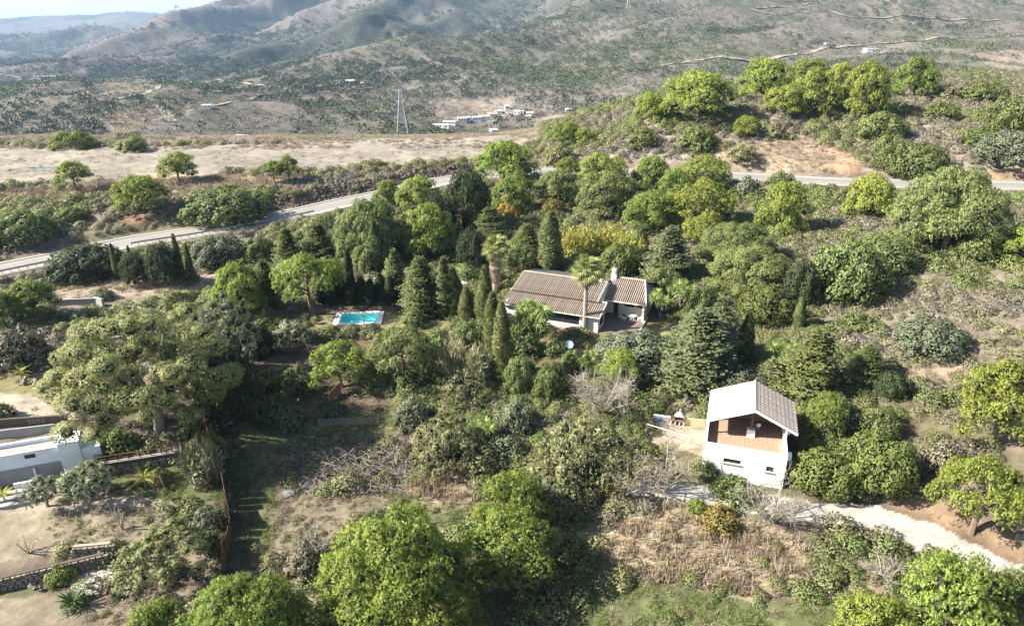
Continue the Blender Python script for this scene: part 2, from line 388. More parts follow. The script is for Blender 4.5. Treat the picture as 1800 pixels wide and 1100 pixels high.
# ------------------------------------------------------------------ ground sheet
REG = {}   # named map areas; outlines projected onto the ground
REG_PX = [
 ('hillside', [(950,262),(1060,215),(1150,178),(1300,160),(1500,165),(1700,140),(1900,130),(1900,300),(1500,300),(1300,300),(1000,290)]),
 ('heathland', [(1440,440),(1600,440),(1900,420),(1900,640),(1700,640),(1560,600),(1500,560),(1560,520)]),
 ('plateau', [(-200,256),(150,259),(420,254),(640,246),(720,243),(880,240),(960,244),(900,262),(845,276),(770,286),(700,290),(640,287),(600,296),(520,300),(440,296),(330,312),(150,318),(-200,330)]),
 ('embank', [(480,318),(600,305),(690,296),(770,288),(830,282),(850,296),(760,316),(700,328),(600,350),(520,366),(430,372),(420,340)]),
 ('orange', [(1425,262),(1470,256),(1500,275),(1520,300),(1470,306),(1430,296)]),
 ('orange', [(212,378),(262,372),(275,400),(225,402)]),
 ('orangesoft', [(1720,300),(1900,302),(1900,322),(1700,318)]),
 ('tan', [(1290,255),(1420,240),(1480,262),(1440,305),(1300,300),(1240,290)]),
 ('tan', [(1560,650),(1720,640),(1720,665),(1580,672)]),
 ('orangesoft', [(1560,880),(1640,870),(1800,960),(1830,1010),(1700,960),(1600,915)]),
 ('straw', [(1060,930),(1200,880),(1400,940),(1440,1010),(1330,1060),(1150,1020),(1060,1000)]),
 ('straw', [(700,850),(840,820),(860,890),(760,900)]),
 ('straw', [(280,300),(380,305),(520,310),(560,330),(400,345),(300,350),(180,345),(-50,360),(-50,335),(150,328)]),
 ('grass', [(640,850),(720,870),(820,890),(830,930),(700,920),(640,900)]),
 ('grass', [(400,760),(560,735),(700,730),(720,765),(620,770),(520,780),(470,830),(500,900),(470,1000),(430,1000),(400,900)]),
 ('grass', [(1040,1040),(1180,1020),(1330,1060),(1480,1050),(1480,1130),(1000,1130)]),
 ('grass', [(560,680),(760,660),(760,740),(560,735)]),
 ('grass', [(170,838),(330,815),(400,845),(395,885),(330,880),(200,870)]),
 ('drylawn', [(480,585),(760,590),(800,565),(700,545),(580,550),(540,575)]),
 ('drylawn', [(1060,600),(1140,560),(1200,565),(1180,590),(1100,625)]),
 ('drylawn', [(-60,670),(90,655),(90,705),(-60,710)]),
 ('sand', [(-60,690),(60,690),(130,715),(140,735),(-60,745)]),
 ('sand', [(-60,880),(110,850),(200,868),(330,880),(250,895),(120,905),(-60,915)]),
 ('sandsoft', [(-60,905),(300,890),(340,930),(250,960),(130,965),(-60,1000)]),
 ('sandsoft', [(-60,1060),(120,1040),(250,1050),(330,1020),(370,990),(360,940),(290,960),(370,1110),(-60,1160)]),
 ('grass', [(-60,1035),(180,985),(200,1005),(60,1050),(-60,1080)]),
 ('drive', [(1120,844),(1240,855),(1340,868),(1440,882),(1540,888),(1640,922),(1720,960),(1810,1002),(1810,1048),(1700,1000),(1620,968),(1530,928),(1400,912),(1230,884),(1110,867)]),
 ('sand', [(1150,720),(1245,745),(1235,800),(1140,780)]),
 ('shadesoil', [(380,740),(420,740),(450,900),(430,1050),(380,1000)]),  # shadow along the ravine, darkened into the soil colour
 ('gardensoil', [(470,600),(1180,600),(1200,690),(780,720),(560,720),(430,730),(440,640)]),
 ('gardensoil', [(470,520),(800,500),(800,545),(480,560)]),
 ('tan', [(100,492),(330,480),(420,500),(300,515),(100,512)]),
 ('sandsoft', [(470,900),(560,870),(660,860),(720,900),(640,900),(580,960),(560,1010),(500,1010)]),
 ('clear', [(92,488),(420,480),(425,503),(300,520),(185,552),(92,554)]),
 ('farfield', [(180,143),(272,143),(278,150),(230,166),(185,166)]),
 ('orchard', [(195,198),(290,190),(302,212),(215,222)]),
 ('orchard', [(190,222),(255,218),(240,245),(200,250)]),
 ('farpale', [(750,180),(900,172),(900,205),(830,212),(780,212)]),
 ('farpale', [(1700,95),(1900,80),(1900,130),(1760,128)]),
 ('farpale', [(935,205),(1010,200),(1040,235),(960,240)]),
]
def reg_weights(px, py, soft):
    out = {}
    wx = px + (fbm(px / 22, py / 16, 3, 77) - .5) * soft; wy = py + (fbm(px / 22, py / 16, 3, 99) - .5) * soft * .7
    for n, P in REG_PX:
        m = inpoly(wx, wy, P); out[n] = out.get(n, False) | m
    return out
def build_ground():
    lr = np.exp(np.concatenate([np.arange(math.log(22), math.log(150), .0052), np.arange(math.log(150), math.log(9000), .0078)]))
    aa = np.concatenate([np.linspace(-1.7, -.95, 18)[:-1], np.linspace(-.95, .95, 470), np.linspace(.95, 1.7, 18)[1:]])
    Y, A = np.meshgrid(lr, aa, indexing='ij'); X = A * Y
    Z = height(X, Y)
    px, py = proj(X, Y, Z)
    soft = 14
    R = reg_weights(px, py, soft)
    n1 = fbm(X / 7, Y / 7, 4, 41)[..., None]; n2 = fbm(X / 1.3, Y / 1.3, 3, 43)[..., None]; n3 = fbm(X / 140, Y / 200, 4, 47)[..., None]
    C = np.array((.135, .11, .085)) * (.72 + .5 * n1) * (.8 + .4 * n2)
    g = sstep(.5, .62, fbm(X / 11, Y / 11, 3, 55))[..., None] * .5
    C = C * (1 - g) + np.array((.10, .105, .045)) * g
    far = sstep(230, 420, Y)[..., None]
    Cf = np.array((.122, .106, .09)) * (.78 + .44 * n3); gm = sstep(.42, .62, fbm(X / 90, Y / 130, 4, 61))[..., None]
    Cf = Cf * (1 - gm * .45) + np.array((.07, .075, .045)) * gm * .45
    hi = sstep(1100, 1700, Y)[..., None]; Cf = Cf * (1 - hi) + np.array((.10, .086, .076)) * (.75 + .5 * n3) * hi
    dk = sstep(.5, .6, fbm(X / 330, Y / 300, 4, 67))[..., None] * sstep(900, 1300, Y)[..., None]
    Cf = Cf * (1 - .6 * dk) + np.array((.03, .042, .028)) * .6 * dk
    C = C * (1 - far) + Cf * far
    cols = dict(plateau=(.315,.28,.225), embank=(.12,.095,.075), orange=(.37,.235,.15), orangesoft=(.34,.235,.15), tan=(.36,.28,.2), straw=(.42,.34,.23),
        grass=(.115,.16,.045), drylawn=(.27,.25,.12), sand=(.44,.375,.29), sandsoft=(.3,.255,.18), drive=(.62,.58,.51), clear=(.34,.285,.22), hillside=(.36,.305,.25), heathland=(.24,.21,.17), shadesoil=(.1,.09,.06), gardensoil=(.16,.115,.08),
        farfield=(.25,.215,.15), orchard=(.3,.235,.18), farpale=(.33,.27,.21))
    cols = {k: tuple(c * .66 for c in v) for k, v in cols.items()}
    op = dict(embank=.85, orangesoft=.7, tan=.7, straw=.8, grass=.5, hillside=.65, heathland=.55, drylawn=.85, sandsoft=.8, plateau=.95, farpale=.7, farfield=.8, orchard=.85)
    for n, m in R.items():
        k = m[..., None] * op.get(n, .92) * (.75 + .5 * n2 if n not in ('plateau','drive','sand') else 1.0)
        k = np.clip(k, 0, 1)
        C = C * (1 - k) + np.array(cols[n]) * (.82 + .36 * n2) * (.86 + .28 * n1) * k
    d, _ = near_line(X, Y, road_s); k = ((1 - sstep(3.2, 5.6, d)) * .7)[..., None]
    C = C * (1 - k) + np.array((.25, .22, .18)) * k
    nr, nc = X.shape; I = np.arange(nr * nc).reshape(nr, nc)
    F = np.stack([I[:-1, :-1], I[:-1, 1:], I[1:, 1:], I[1:, :-1]], -1).reshape(-1, 4)
    m, t, b, o = _nodes("ground")
    at = t.nodes.new("ShaderNodeAttribute"); at.attribute_name = "tone"
    geo = t.nodes.new("ShaderNodeNewGeometry"); pos = geo.outputs['Position']
    a1 = noise(t, 2.6, 8, vec=pos, rough=.75); a2 = noise(t, .35, 8, vec=pos, rough=.7); a3 = noise(t, .03, 10, vec=pos, rough=.75)
    f = t.nodes.new("ShaderNodeMath"); f.operation = 'ADD'; t.links.new(ramp(t, a1, .3, .72), f.inputs[0]); t.links.new(ramp(t, a2, .3, .7), f.inputs[1])
    f2 = t.nodes.new("ShaderNodeMath"); f2.operation = 'ADD'; t.links.new(f.outputs[0], f2.inputs[0]); t.links.new(ramp(t, a3, .35, .65), f2.inputs[1])
    mr = t.nodes.new("ShaderNodeMapRange"); mr.inputs[2].default_value = 3; mr.inputs[3].default_value = .5; mr.inputs[4].default_value = 1.42; t.links.new(f2.outputs[0], mr.inputs[0])
    hv = t.nodes.new("ShaderNodeHueSaturation"); t.links.new(mr.outputs[0], hv.inputs['Value']); t.links.new(at.outputs['Color'], hv.inputs['Color'])
    t.links.new(hv.outputs[0], b.inputs['Base Color']); b.inputs['Roughness'].default_value = .95; b.inputs['Specular IOR Level'].default_value = .1
    a4 = noise(t, .11, 9, vec=pos, rough=.85); m4 = t.nodes.new('ShaderNodeMapRange'); m4.inputs[1].default_value = .36; m4.inputs[2].default_value = .64; m4.inputs[3].default_value = .62; m4.inputs[4].default_value = 1.35
    t.links.new(a4, m4.inputs[0]); vm = t.nodes.new('ShaderNodeMath'); vm.operation = 'MULTIPLY'; t.links.new(m4.outputs[0], vm.inputs[0]); t.links.new(mr.outputs[0], vm.inputs[1]); t.links.new(vm.outputs[0], hv.inputs['Value'])
    bump(t, b, a1, .6, .12)
    V = np.stack([X, Y, Z], -1).reshape(-1, 3)
    me = npmesh("ground", V, F, m, smooth=True)
    ca = me.color_attributes.new("tone", 'FLOAT_COLOR', 'POINT')
    ca.data.foreach_set("color", np.concatenate([C.reshape(-1, 3), np.ones((nr * nc, 1))], 1).astype(np.float32).ravel())
    link("ground", me, kind='structure')
build_ground()

# road: one sheet with verge strips, edge lines as thin sheets above it
def ribbon(P, offs, dz, mat, name, kind='structure', parent=None, gap=None):
    P = np.asarray(P); d = np.gradient(P[:, :2], axis=0); d /= np.linalg.norm(d, axis=1, keepdims=True); nrm = np.stack([-d[:, 1], d[:, 0]], 1)
    V = np.concatenate([np.concatenate([P[:, :2] + nrm * o, P[:, 2:3] + z], 1)[:, None] for o, z in zip(offs, dz)], 1)
    k = len(offs); n = len(P); I = np.arange(n * k).reshape(n, k)
    F = np.stack([I[:-1, :-1], I[1:, :-1], I[1:, 1:], I[:-1, 1:]], -1)
    if gap: F = F[[i for i in range(n - 1) if (i // gap) % 2 == 0]]
    me = npmesh(name, V.reshape(-1, 3), F.reshape(-1, 4), mat, smooth=True)
    return link(name, me, parent, **({'kind': kind} if kind else {}))
rs = smooth_line(road_pts, 12)
asph = plain("asphalt", (.20, .19, .175), (.165, .155, .145), .35, .9, .2)
ribbon(rs, [-3.0, -2.6, 2.6, 3.0], [-.03, .03, .03, -.03], asph, "road")
paint = plain("road_paint", (.45, .44, .41), (.32, .31, .28), 2, .8, 0)
ribbon(rs, [-2.42, -2.28], [.036, .036], paint, "road_edge_line"); ribbon(rs, [2.28, 2.42], [.036, .036], paint, "road_edge_line")
conc = plain("verge_concrete", (.29, .27, .235), (.2, .185, .16), 1.5, .9, .3)
for a, b_ in ((-4.3, -3.02), (3.02, 3.9)):
    o = ribbon(rs, [a, a + .02, b_ - .02, b_], [-.04, .07, .07, -.04], conc, "gutter")

# ------------------------------------------------------------------ foliage
RG = np.random.default_rng(7)
L_PINE = leafmat("pine_needles", (.13,.185,.034), (.31,.37,.075))
L_PINE_Y = leafmat("pine_needles_yellow", (.175,.22,.035), (.36,.41,.085))
L_PINE_G = leafmat("pine_needles_grey", (.13,.17,.05), (.28,.32,.12))
L_DARK = leafmat("dark_needles", (.03,.048,.018), (.075,.10,.04))
L_CYP = leafmat("cypress_scales", (.075,.095,.028), (.20,.22,.08))
L_BROAD = leafmat("broad_leaves", (.08,.115,.032), (.23,.27,.09))
L_BROAD_L = leafmat("light_broad_leaves", (.085,.12,.025), (.19,.22,.06))
L_OLIVE = leafmat("olive_leaves", (.10,.12,.07), (.21,.235,.145))
L_EUC = leafmat("eucalyptus_leaves", (.13,.15,.045), (.34,.35,.14))
L_HEATH = leafmat("heath_twigs", (.12,.108,.07), (.27,.245,.17), .15)
L_OLBR = leafmat("olive_brown_leaves", (.14,.15,.06), (.33,.32,.155))
L_YUC = leafmat("yucca_blades", (.11,.16,.035), (.27,.33,.10))
L_AGAVE = leafmat("agave_blades", (.14,.19,.14), (.24,.30,.22))
L_CYC = leafmat("cycad_fronds", (.03,.055,.015), (.08,.12,.03))
L_PALM = leafmat("palm_fronds", (.15,.18,.045), (.32,.34,.12))
L_DEAD = leafmat("dead_fronds", (.20,.155,.11), (.38,.31,.24), .1)
L_YEL = leafmat("yellow_leaves", (.17,.155,.035), (.33,.27,.07))
L_ORAN = leafmat("orange_leaves", (.3,.19,.03), (.45,.31,.05))
L_BAM = leafmat("bamboo_leaves", (.20,.21,.04), (.38,.36,.09))
L_REED = leafmat("reed_leaves", (.14,.15,.07), (.34,.32,.19))
L_STRAW = leafmat("straw", (.20,.155,.10), (.36,.29,.19), .2)
L_GRASS = leafmat("grass_blades", (.08,.13,.025), (.17,.22,.05), .3)
L_BPALM = leafmat("banana_palm_leaves", (.26,.27,.03), (.42,.40,.06))
M_INNER = plain('shaded_inner_twigs', (.035,.038,.02), (.02,.022,.012), 4, 1, 0)  # inner shade of the crowns is put into this dead-twig colour
B_PINE = plain("pine_bark", (.16,.115,.085), (.09,.065,.05), 3)
B_GREY = plain("grey_bark", (.19,.165,.14), (.11,.095,.08), 3)
B_PALE = plain("pale_bark", (.25,.225,.19), (.17,.15,.125), 3)
B_PALM = plain("palm_bark", (.27,.235,.20), (.17,.145,.12), 4)

def tri_leaves(C, D, L, Wd, N=None):
    n = len(C); S = unit(np.cross(D, RG.normal(size=(n, 3)) if N is None else N + RG.normal(size=(n, 3)) * .35)) * (Wd / 2)[:, None]
    V = np.stack([C - S, C + S, C + D * L[:, None]], 1).reshape(-1, 3)
    return V, np.arange(3 * n).reshape(n, 3)
def quad_leaves(C, D, L, Wd, N=None):
    n = len(C); S = unit(np.cross(D, RG.normal(size=(n, 3)) if N is None else N + RG.normal(size=(n, 3)) * .35)) * (Wd / 2)[:, None]; M = C + D * (L * .5)[:, None]
    V = np.stack([C, M + S, C + D * L[:, None], M - S], 1).reshape(-1, 3)
    return V, np.arange(4 * n).reshape(n, 4)
def sphere_pts(n):
    return unit(RG.normal(size=(n, 3)))
def shell(lumps, dens, low=-.35, inner=.82):
    """points spread over the outside of a heap of lumps (x, y, z, rx, rz) with their outward directions"""
    P = []; N = []; LI = []
    lumps = np.asarray(lumps, float)
    for i, (x, y, z, r, rz) in enumerate(lumps):
        n = max(2, int(dens * 4 * pi * ((r * r + 2 * r * rz) / 3)))
        d = sphere_pts(n); d = d[d[:, 2] > low]
        p = np.array((x, y, z)) + d * np.array((r, r, rz)) * RG.uniform(.86, 1.04, (len(d), 1))
        P.append(p); N.append(unit(d / np.array((r, r, rz)))); LI.append(np.full(len(d), i))
    P = np.concatenate(P); N = np.concatenate(N); LI = np.concatenate(LI); keep = np.ones(len(P), bool)
    for i, (x, y, z, r, rz) in enumerate(lumps if inner > 0 else []):
        q = ((P[:, 0] - x) ** 2 + (P[:, 1] - y) ** 2) / r ** 2 + (P[:, 2] - z) ** 2 / rz ** 2
        keep &= (q > inner ** 2) | (LI == i)
    return P[keep], N[keep], LI[keep]
def set_normals(me, V, F, N):
    """shades each leaf partly by the clump it sits on"""
    k = F.shape[1]; P = V.reshape(-1, k, 3); g = unit(np.cross(P[:, 1] - P[:, 0], P[:, -1] - P[:, 0]))
    n = unit(.85 * N + .38 * g * np.sign((g * N).sum(1, keepdims=True) + 1e-9))
    me.normals_split_custom_set_from_vertices(np.repeat(n, k, 0).tolist())
def orient(V, F, N):
    k = F.shape[1]; P = V.reshape(-1, k, 3); g = np.cross(P[:, 1] - P[:, 0], P[:, -1] - P[:, 0]); fl = (g * N).sum(1) < 0
    F = F.copy(); F[fl] = F[fl][:, ::-1]; return F
def leafn(V, F, N):
    k = F.shape[1]; P = V.reshape(-1, k, 3); g = unit(np.cross(P[:, 1] - P[:, 0], P[:, -1] - P[:, 0]))
    return .85 * unit(N + np.array((0, 0, .15))) + .38 * g * np.sign((g * N).sum(1, keepdims=True) + 1e-9)
_ICO = []
def ico():
    if not _ICO:
        import bmesh
        bm = bmesh.new(); bmesh.ops.create_icosphere(bm, subdivisions=2, radius=1); bm.verts.ensure_lookup_table()
        _ICO.append((np.array([tuple(v.co) for v in bm.verts]), np.array([[v.index for v in f.verts] for f in bm.faces]))); bm.free()
    return _ICO[0]
def puffy(lumps, n=20, rs=.36):
    """small puffs over the outside of every lump"""
    out = []
    for x, y, z, r, rz in lumps:
        o = RG.uniform(0, 6.28); i = np.arange(n) + .5; zz = 1 - 2 * i / n; ph = i * 2.39996 + o; rr = np.sqrt(1 - zz * zz)
        d = unit(np.stack([rr * np.cos(ph), rr * np.sin(ph), zz], 1) + RG.normal(size=(n, 3)) * .12); d = d[d[:, 2] > -.45]
        for q in d:
            k = r * rs * RG.uniform(.8, 1.25); e = RG.uniform(.7, 1.0); out.append((x + q[0] * r * e, y + q[1] * r * e, z + q[2] * rz * e, k, k))
    return out
def crown(name, lumps, dens, k, L, Wd, mat, up=.35, spread=.8, kind='tri', low=-.35, fill=.6, droop=0, clumpv=.5, core=.52, puffs=0):
    """tufts of k leaves each over the lumps, and a sparser filling inside them"""
    if puffs:
        pf = puffy(lumps, puffs); P, N, LI = shell(pf, dens, low, 0); LI = LI // max(1, puffs // 2)
        keep = np.ones(len(P), bool)
        for x, y, z, r, rz in lumps: keep &= ((P[:, 0] - x) ** 2 + (P[:, 1] - y) ** 2) / r ** 2 + (P[:, 2] - z) ** 2 / rz ** 2 > .5
        P = P[keep]; N = N[keep]; LI = LI[keep]
    else: P, N, LI = shell(lumps, dens, low)
    cen = np.asarray(lumps)[:, :3].mean(0); N = unit(N + .35 * unit(P - cen))
    n = len(P); C = np.repeat(P, k, 0); Nn = np.repeat(N, k, 0)
    D = unit(Nn * .75 + np.array((0, 0, up * .7 - droop)) + RG.normal(size=Nn.shape) * (spread * 1.15))
    tv = RG.random(n) * .6 + .4 * RG.random(int(LI.max()) + 1)[LI]
    vv = np.repeat(tv, k) * clumpv + RG.random(n * k) * (1 - clumpv)
    LL = L * RG.uniform(.65, 1.25, n * k); WW = Wd * RG.uniform(.7, 1.3, n * k)
    fn = tri_leaves if kind == 'tri' else quad_leaves
    V, F = fn(C - D * (LL * .15)[:, None], D, LL, WW, Nn + np.array((0, 0, .25)))
    if fill:
        lp = np.asarray(lumps); m = max(4, int(n * fill / len(lp)))
        li = np.repeat(np.arange(len(lp)), m); d = sphere_pts(len(li)) * RG.uniform(.35, .8, (len(li), 1))
        C2 = lp[li, :3] + d * lp[li][:, [3, 3, 4]]
        V2, F2 = fn(C2, sphere_pts(len(C2)), np.full(len(C2), L * 1.25), np.full(len(C2), L * .8))
        F = np.concatenate([F, F2 + len(V)]); V = np.concatenate([V, V2]); vv = np.concatenate([vv, RG.random(len(C2)) * .5]); Nn = np.concatenate([Nn, unit(d)])
    F = orient(V, F, Nn); NN = np.repeat(unit(leafn(V, F, Nn)), F.shape[1], 0)
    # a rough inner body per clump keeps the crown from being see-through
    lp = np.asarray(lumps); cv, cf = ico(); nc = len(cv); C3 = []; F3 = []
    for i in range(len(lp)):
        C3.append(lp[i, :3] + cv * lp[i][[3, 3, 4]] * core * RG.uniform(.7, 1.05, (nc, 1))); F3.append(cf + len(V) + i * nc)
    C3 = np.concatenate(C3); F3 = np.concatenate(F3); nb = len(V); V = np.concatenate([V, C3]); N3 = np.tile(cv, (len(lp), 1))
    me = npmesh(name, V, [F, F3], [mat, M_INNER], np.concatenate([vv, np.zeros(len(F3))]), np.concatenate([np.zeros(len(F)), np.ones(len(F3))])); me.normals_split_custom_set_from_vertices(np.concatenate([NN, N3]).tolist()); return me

def dome_lumps(n, R, Hh, r0, r1, top=.95, flat=.62, jit=.12, base=0, bottom=.0):
    """lumps over the upper side of a flattened dome: radius R, height Hh, centre at z=0 bottom"""
    out = []; ga = pi * (3 - 5 ** .5)
    for i in range(n):
        t = (i + .5) / n; el = (1 - t) * (1 - bottom) + bottom * 1.0
        zz = el ** .8; rr = (1 - zz ** 2.2) ** .5 if zz < 1 else 0
        a = i * ga + RG.normal() * .2; r = r0 + (r1 - r0) * RG.random()
        x = cos(a) * rr * (R - r * .8); y = sin(a) * rr * (R - r * .8)
        out.append((x + RG.normal() * jit, y + RG.normal() * jit, base + zz * (Hh - r * flat) + RG.normal() * jit, r, r * flat * RG.uniform(.85, 1.2)))
    return out
def ball_lumps(n, R, Hh, r0, r1, low=-.75, rz=.85, jit=.1):
    out = []; ga = pi * (3 - 5 ** .5)
    for i in range(n):
        z = 1 - (i + .5) / n * (1 - low); s = (max(0, 1 - z * z)) ** .5; a = i * ga + RG.normal() * .25; r = RG.uniform(r0, r1)
        k = RG.uniform(.82, 1.05)
        out.append((cos(a) * s * (R - r) * k, sin(a) * s * (R - r) * k, z * (Hh / 2 - r * rz) * k, r, r * rz))
    return out

# Prototype crowns. All are centred on their middle; stored with their true half width and half height.
PROTO = {}
def reg(kind, me, keep_trunk=None):
    co = np.empty(len(me.vertices) * 3, np.float32); me.vertices.foreach_get("co", co); co = co.reshape(-1, 3)
    lo = np.percentile(co, .6, axis=0); hi = np.percentile(co, 99.4, axis=0)
    c = (lo + hi) / 2; co -= c; me.vertices.foreach_set("co", co.ravel()); me.update()
    w = (hi[0] - lo[0] + hi[1] - lo[1]) / 4; h = (hi[2] - lo[2]) / 2
    PROTO.setdefault(kind, []).append((me, w, h, None))
for i in range(3):   # big near pines with rounded puffs
    reg('pine_big', crown("pine_crown", dome_lumps(50, 4.6, 4.6, .6, 1.1, base=-.4, jit=.2) + dome_lumps(10, 2.6, 2.6, .8, 1.2, base=.0), 26, 8, .16, .05, L_PINE, .3, .55, fill=0, low=-.3, puffs=24))
for i in range(3):
    reg('pine_mid', crown("pine_crown", dome_lumps(28, 3.0, 3.4, .5, .9, base=-.2, bottom=.02, jit=.18) + [(0, 0, .8, 1.6, 1.1)], 25, 7, .16, .058, L_PINE, .3, .55, fill=0, low=-.3, puffs=22))
for i in range(2):
    reg('pine_umb', crown("pine_crown", dome_lumps(34, 3.6, 1.9, .5, .9, flat=.55, base=0, jit=.15), 20, 7, .17, .058, L_PINE, .3, .65, fill=0, low=-.3, puffs=22))
for i in range(2):
    reg('pine_ragged', crown("pine_crown", ball_lumps(40, 3.3, 4.6, .45, .95) + [(0, 0, 0, 1.6, 1.6)], 15, 7, .18, .058, L_PINE, .3, .7, fill=0, low=-.35, puffs=22))
for i in range(3):
    reg('broad', crown("leaf_crown", ball_lumps(44, 2.6, 3.6, .36, .8, jit=.2) + [(0, 0, 0, 1.7, 1.2)], 42, 4, .125, .08, L_BROAD, .2, .9, 'quad', fill=.4, low=-.7))
for i in range(3):
    reg('bush', crown("bush_crown", dome_lumps(26, 1.6, 1.5, .28, .55, flat=.8, jit=.1) + [(0, 0, .3, 1.0, .7)], 38, 4, .13, .075, L_BROAD, .3, .9, 'quad', fill=.4, low=-.2))
for i in range(2):
    reg('olive', crown("olive_crown", ball_lumps(34, 1.8, 2.4, .22, .5), 36, 4, .15, .045, L_OLIVE, .5, .8, 'quad', fill=.4, low=-.7))
for i in range(2):
    reg('airy', crown("airy_crown", dome_lumps(60, 3.0, 2.7, .3, .6, jit=.15) + [(0, 0, .5, 2.3, 1.6)], 26, 4, .14, .045, L_OLBR, .4, .9, 'quad', fill=0, low=-.5))

def conifer_mesh(name, R, Hh, nb, mat, droop=.1, seed=0, leaf=.17):
    """cone of feathery branches: each branch carries sprays along its outer part"""
    C = []; D = []; vv = []
    for i in range(nb):
        t = ((i + .5) / nb) ** .82; z = Hh * (1 - t); a = i * 2.39996 + RG.normal() * .3
        r = R * (min(t, 1 - .25 * t) ** .8) * RG.uniform(.5, 1.15) * (1 + .22 * sin(a + seed) + .12 * sin(3 * a + seed * 2)) + .12
        d = np.array((cos(a), sin(a), .28 - droop * t)); m = int(16 + r * 38); bv = RG.random()
        s = RG.uniform(.25, 1, m) ** .7
        p = np.outer(s * r, d) + np.array((0, 0, z)); side = np.array((-sin(a), cos(a), 0))
        w = (.16 + .24 * r * (1 - s) + .07 * r)
        p += np.outer(RG.normal(size=m) * w, side); p[:, 2] += RG.normal(size=m) * .07
        C.append(p); D.append(unit(d + np.outer(RG.normal(size=m) * .8, side) + RG.normal(size=(m, 3)) * .35 + np.array((0, 0, .15)))); vv.append(bv * .5 + RG.random(m) * .5)
    C = np.concatenate(C); D = np.concatenate(D); vv = np.concatenate(vv); n = len(C)
    NN = np.repeat(unit(np.stack([C[:, 0], C[:, 1], np.full(n, R * .8)], 1)), 2, 0)
    C = np.repeat(C, 2, 0); D = unit(np.repeat(D, 2, 0) + RG.normal(size=(2 * n, 3)) * .3); vv = np.repeat(vv, 2)
    V, F = quad_leaves(C, D, leaf * RG.uniform(.7, 1.3, 2 * n), leaf * .42 * RG.uniform(.7, 1.3, 2 * n), NN)
    m = n // 2; z = RG.uniform(0, .93, m) * Hh; a = RG.uniform(0, 6.28, m); r = RG.uniform(0, .6, m) * R * (1 - z / Hh)
    V2, F2 = quad_leaves(np.stack([cos_(a) * r, sin_(a) * r, z], 1), sphere_pts(m), np.full(m, .5), np.full(m, .36))
    F = np.concatenate([F, F2 + len(V)]); V = np.concatenate([V, V2]); NA = np.concatenate([unit(NN), sphere_pts(m)]); F = orient(V, F, NA)
    me = npmesh(name, V, F, mat, np.concatenate([vv, RG.random(m) * .3])); set_normals(me, V, F, NA); return me
cos_ = np.cos; sin_ = np.sin
for i in range(4): reg('conifer', conifer_mesh("conifer_crown", 1.9, 6.0, 120, L_CYP, seed=i * 2.3 + 1))
def cypress_mesh(name, R, Hh, n, mat):
    t = RG.random(n); z = t * Hh; a = RG.uniform(0, 2 * pi, n)
    prof = np.minimum(1, (t + .03) * 7) * (1 - t ** 2.3) ** .8
    fl = 1 + .2 * np.sin(a * 3 + z * 1.1) * np.sin(z * 2.3 + a) + .12 * np.sin(a + z * .8) + RG.normal(size=n) * .11
    r = R * prof * fl + .05
    C = np.stack([cos_(a) * r, sin_(a) * r, z], 1)
    D = unit(np.stack([cos_(a) * .5, sin_(a) * .5, np.ones(n) * 1.1], 1) + RG.normal(size=(n, 3)) * .38)
    V, F = quad_leaves(C, D, RG.uniform(.14, .32, n), RG.uniform(.05, .09, n), np.stack([cos_(a), sin_(a), np.full(n, .25)], 1))
    m = n // 4; t2 = RG.random(m) * .96; a2 = RG.uniform(0, 6.28, m); r2 = R * np.minimum(1, (t2 + .03) * 7) * (1 - t2 ** 2.3) ** .8 * RG.uniform(.3, .9, m)
    V2, F2 = quad_leaves(np.stack([cos_(a2) * r2, sin_(a2) * r2, t2 * Hh], 1), sphere_pts(m), np.full(m, .4), np.full(m, .3))
    v = .5 + .4 * np.sin(a * 3 + z * 1.1) * np.sin(z * 2.3 + a) + RG.normal(size=n) * .2
    NA = unit(np.concatenate([np.stack([cos_(a), sin_(a), np.full(n, .25)], 1) + RG.normal(size=(n, 3)) * .25, sphere_pts(m)])); F = np.concatenate([F, F2 + len(V)]); V = np.concatenate([V, V2]); F = orient(V, F, NA)
    me = npmesh(name, V, F, mat, np.clip(np.concatenate([v, RG.random(m) * .3]), 0, 1)); set_normals(me, V, F, NA); return me
for i in range(2): reg('cypress', cypress_mesh("cypress_crown", .85, 7.5, 9000, L_CYP))
def upright_mesh(name, R, Hh, nst, mat, blades=14, L=.45, Wd=.05):
    """stand of canes: each cane leans a little and carries narrow leaves"""
    C = []; D = []
    for i in range(nst):
        a = RG.uniform(0, 6.28); r = R * RG.random() ** .5; b = np.array((cos(a) * r, sin(a) * r, 0)); h = Hh * RG.uniform(.6, 1.0) * (1 - .35 * (r / R) ** 2)
        ln = np.array((RG.normal() * .12, RG.normal() * .12, 1)); s = RG.uniform(.2, 1, blades)
        C.append(b + np.outer(s * h, ln)); D.append(unit(RG.normal(size=(blades, 3)) * .7 + np.array((0, 0, .5))))
    C = np.concatenate(C); D = np.concatenate(D); n = len(C)
    V, F = quad_leaves(C, D, L * RG.uniform(.6, 1.3, n), Wd * RG.uniform(.7, 1.4, n))
    return npmesh(name, V, F, mat, RG.random(n))
reg('bamboo', upright_mesh("bamboo_leaves", 1.6, 2.6, 170, L_BAM, 16, .5, .08))
reg('reeds', upright_mesh("reed_leaves", 1.5, 2.2, 140, L_REED, 14, .6, .09))

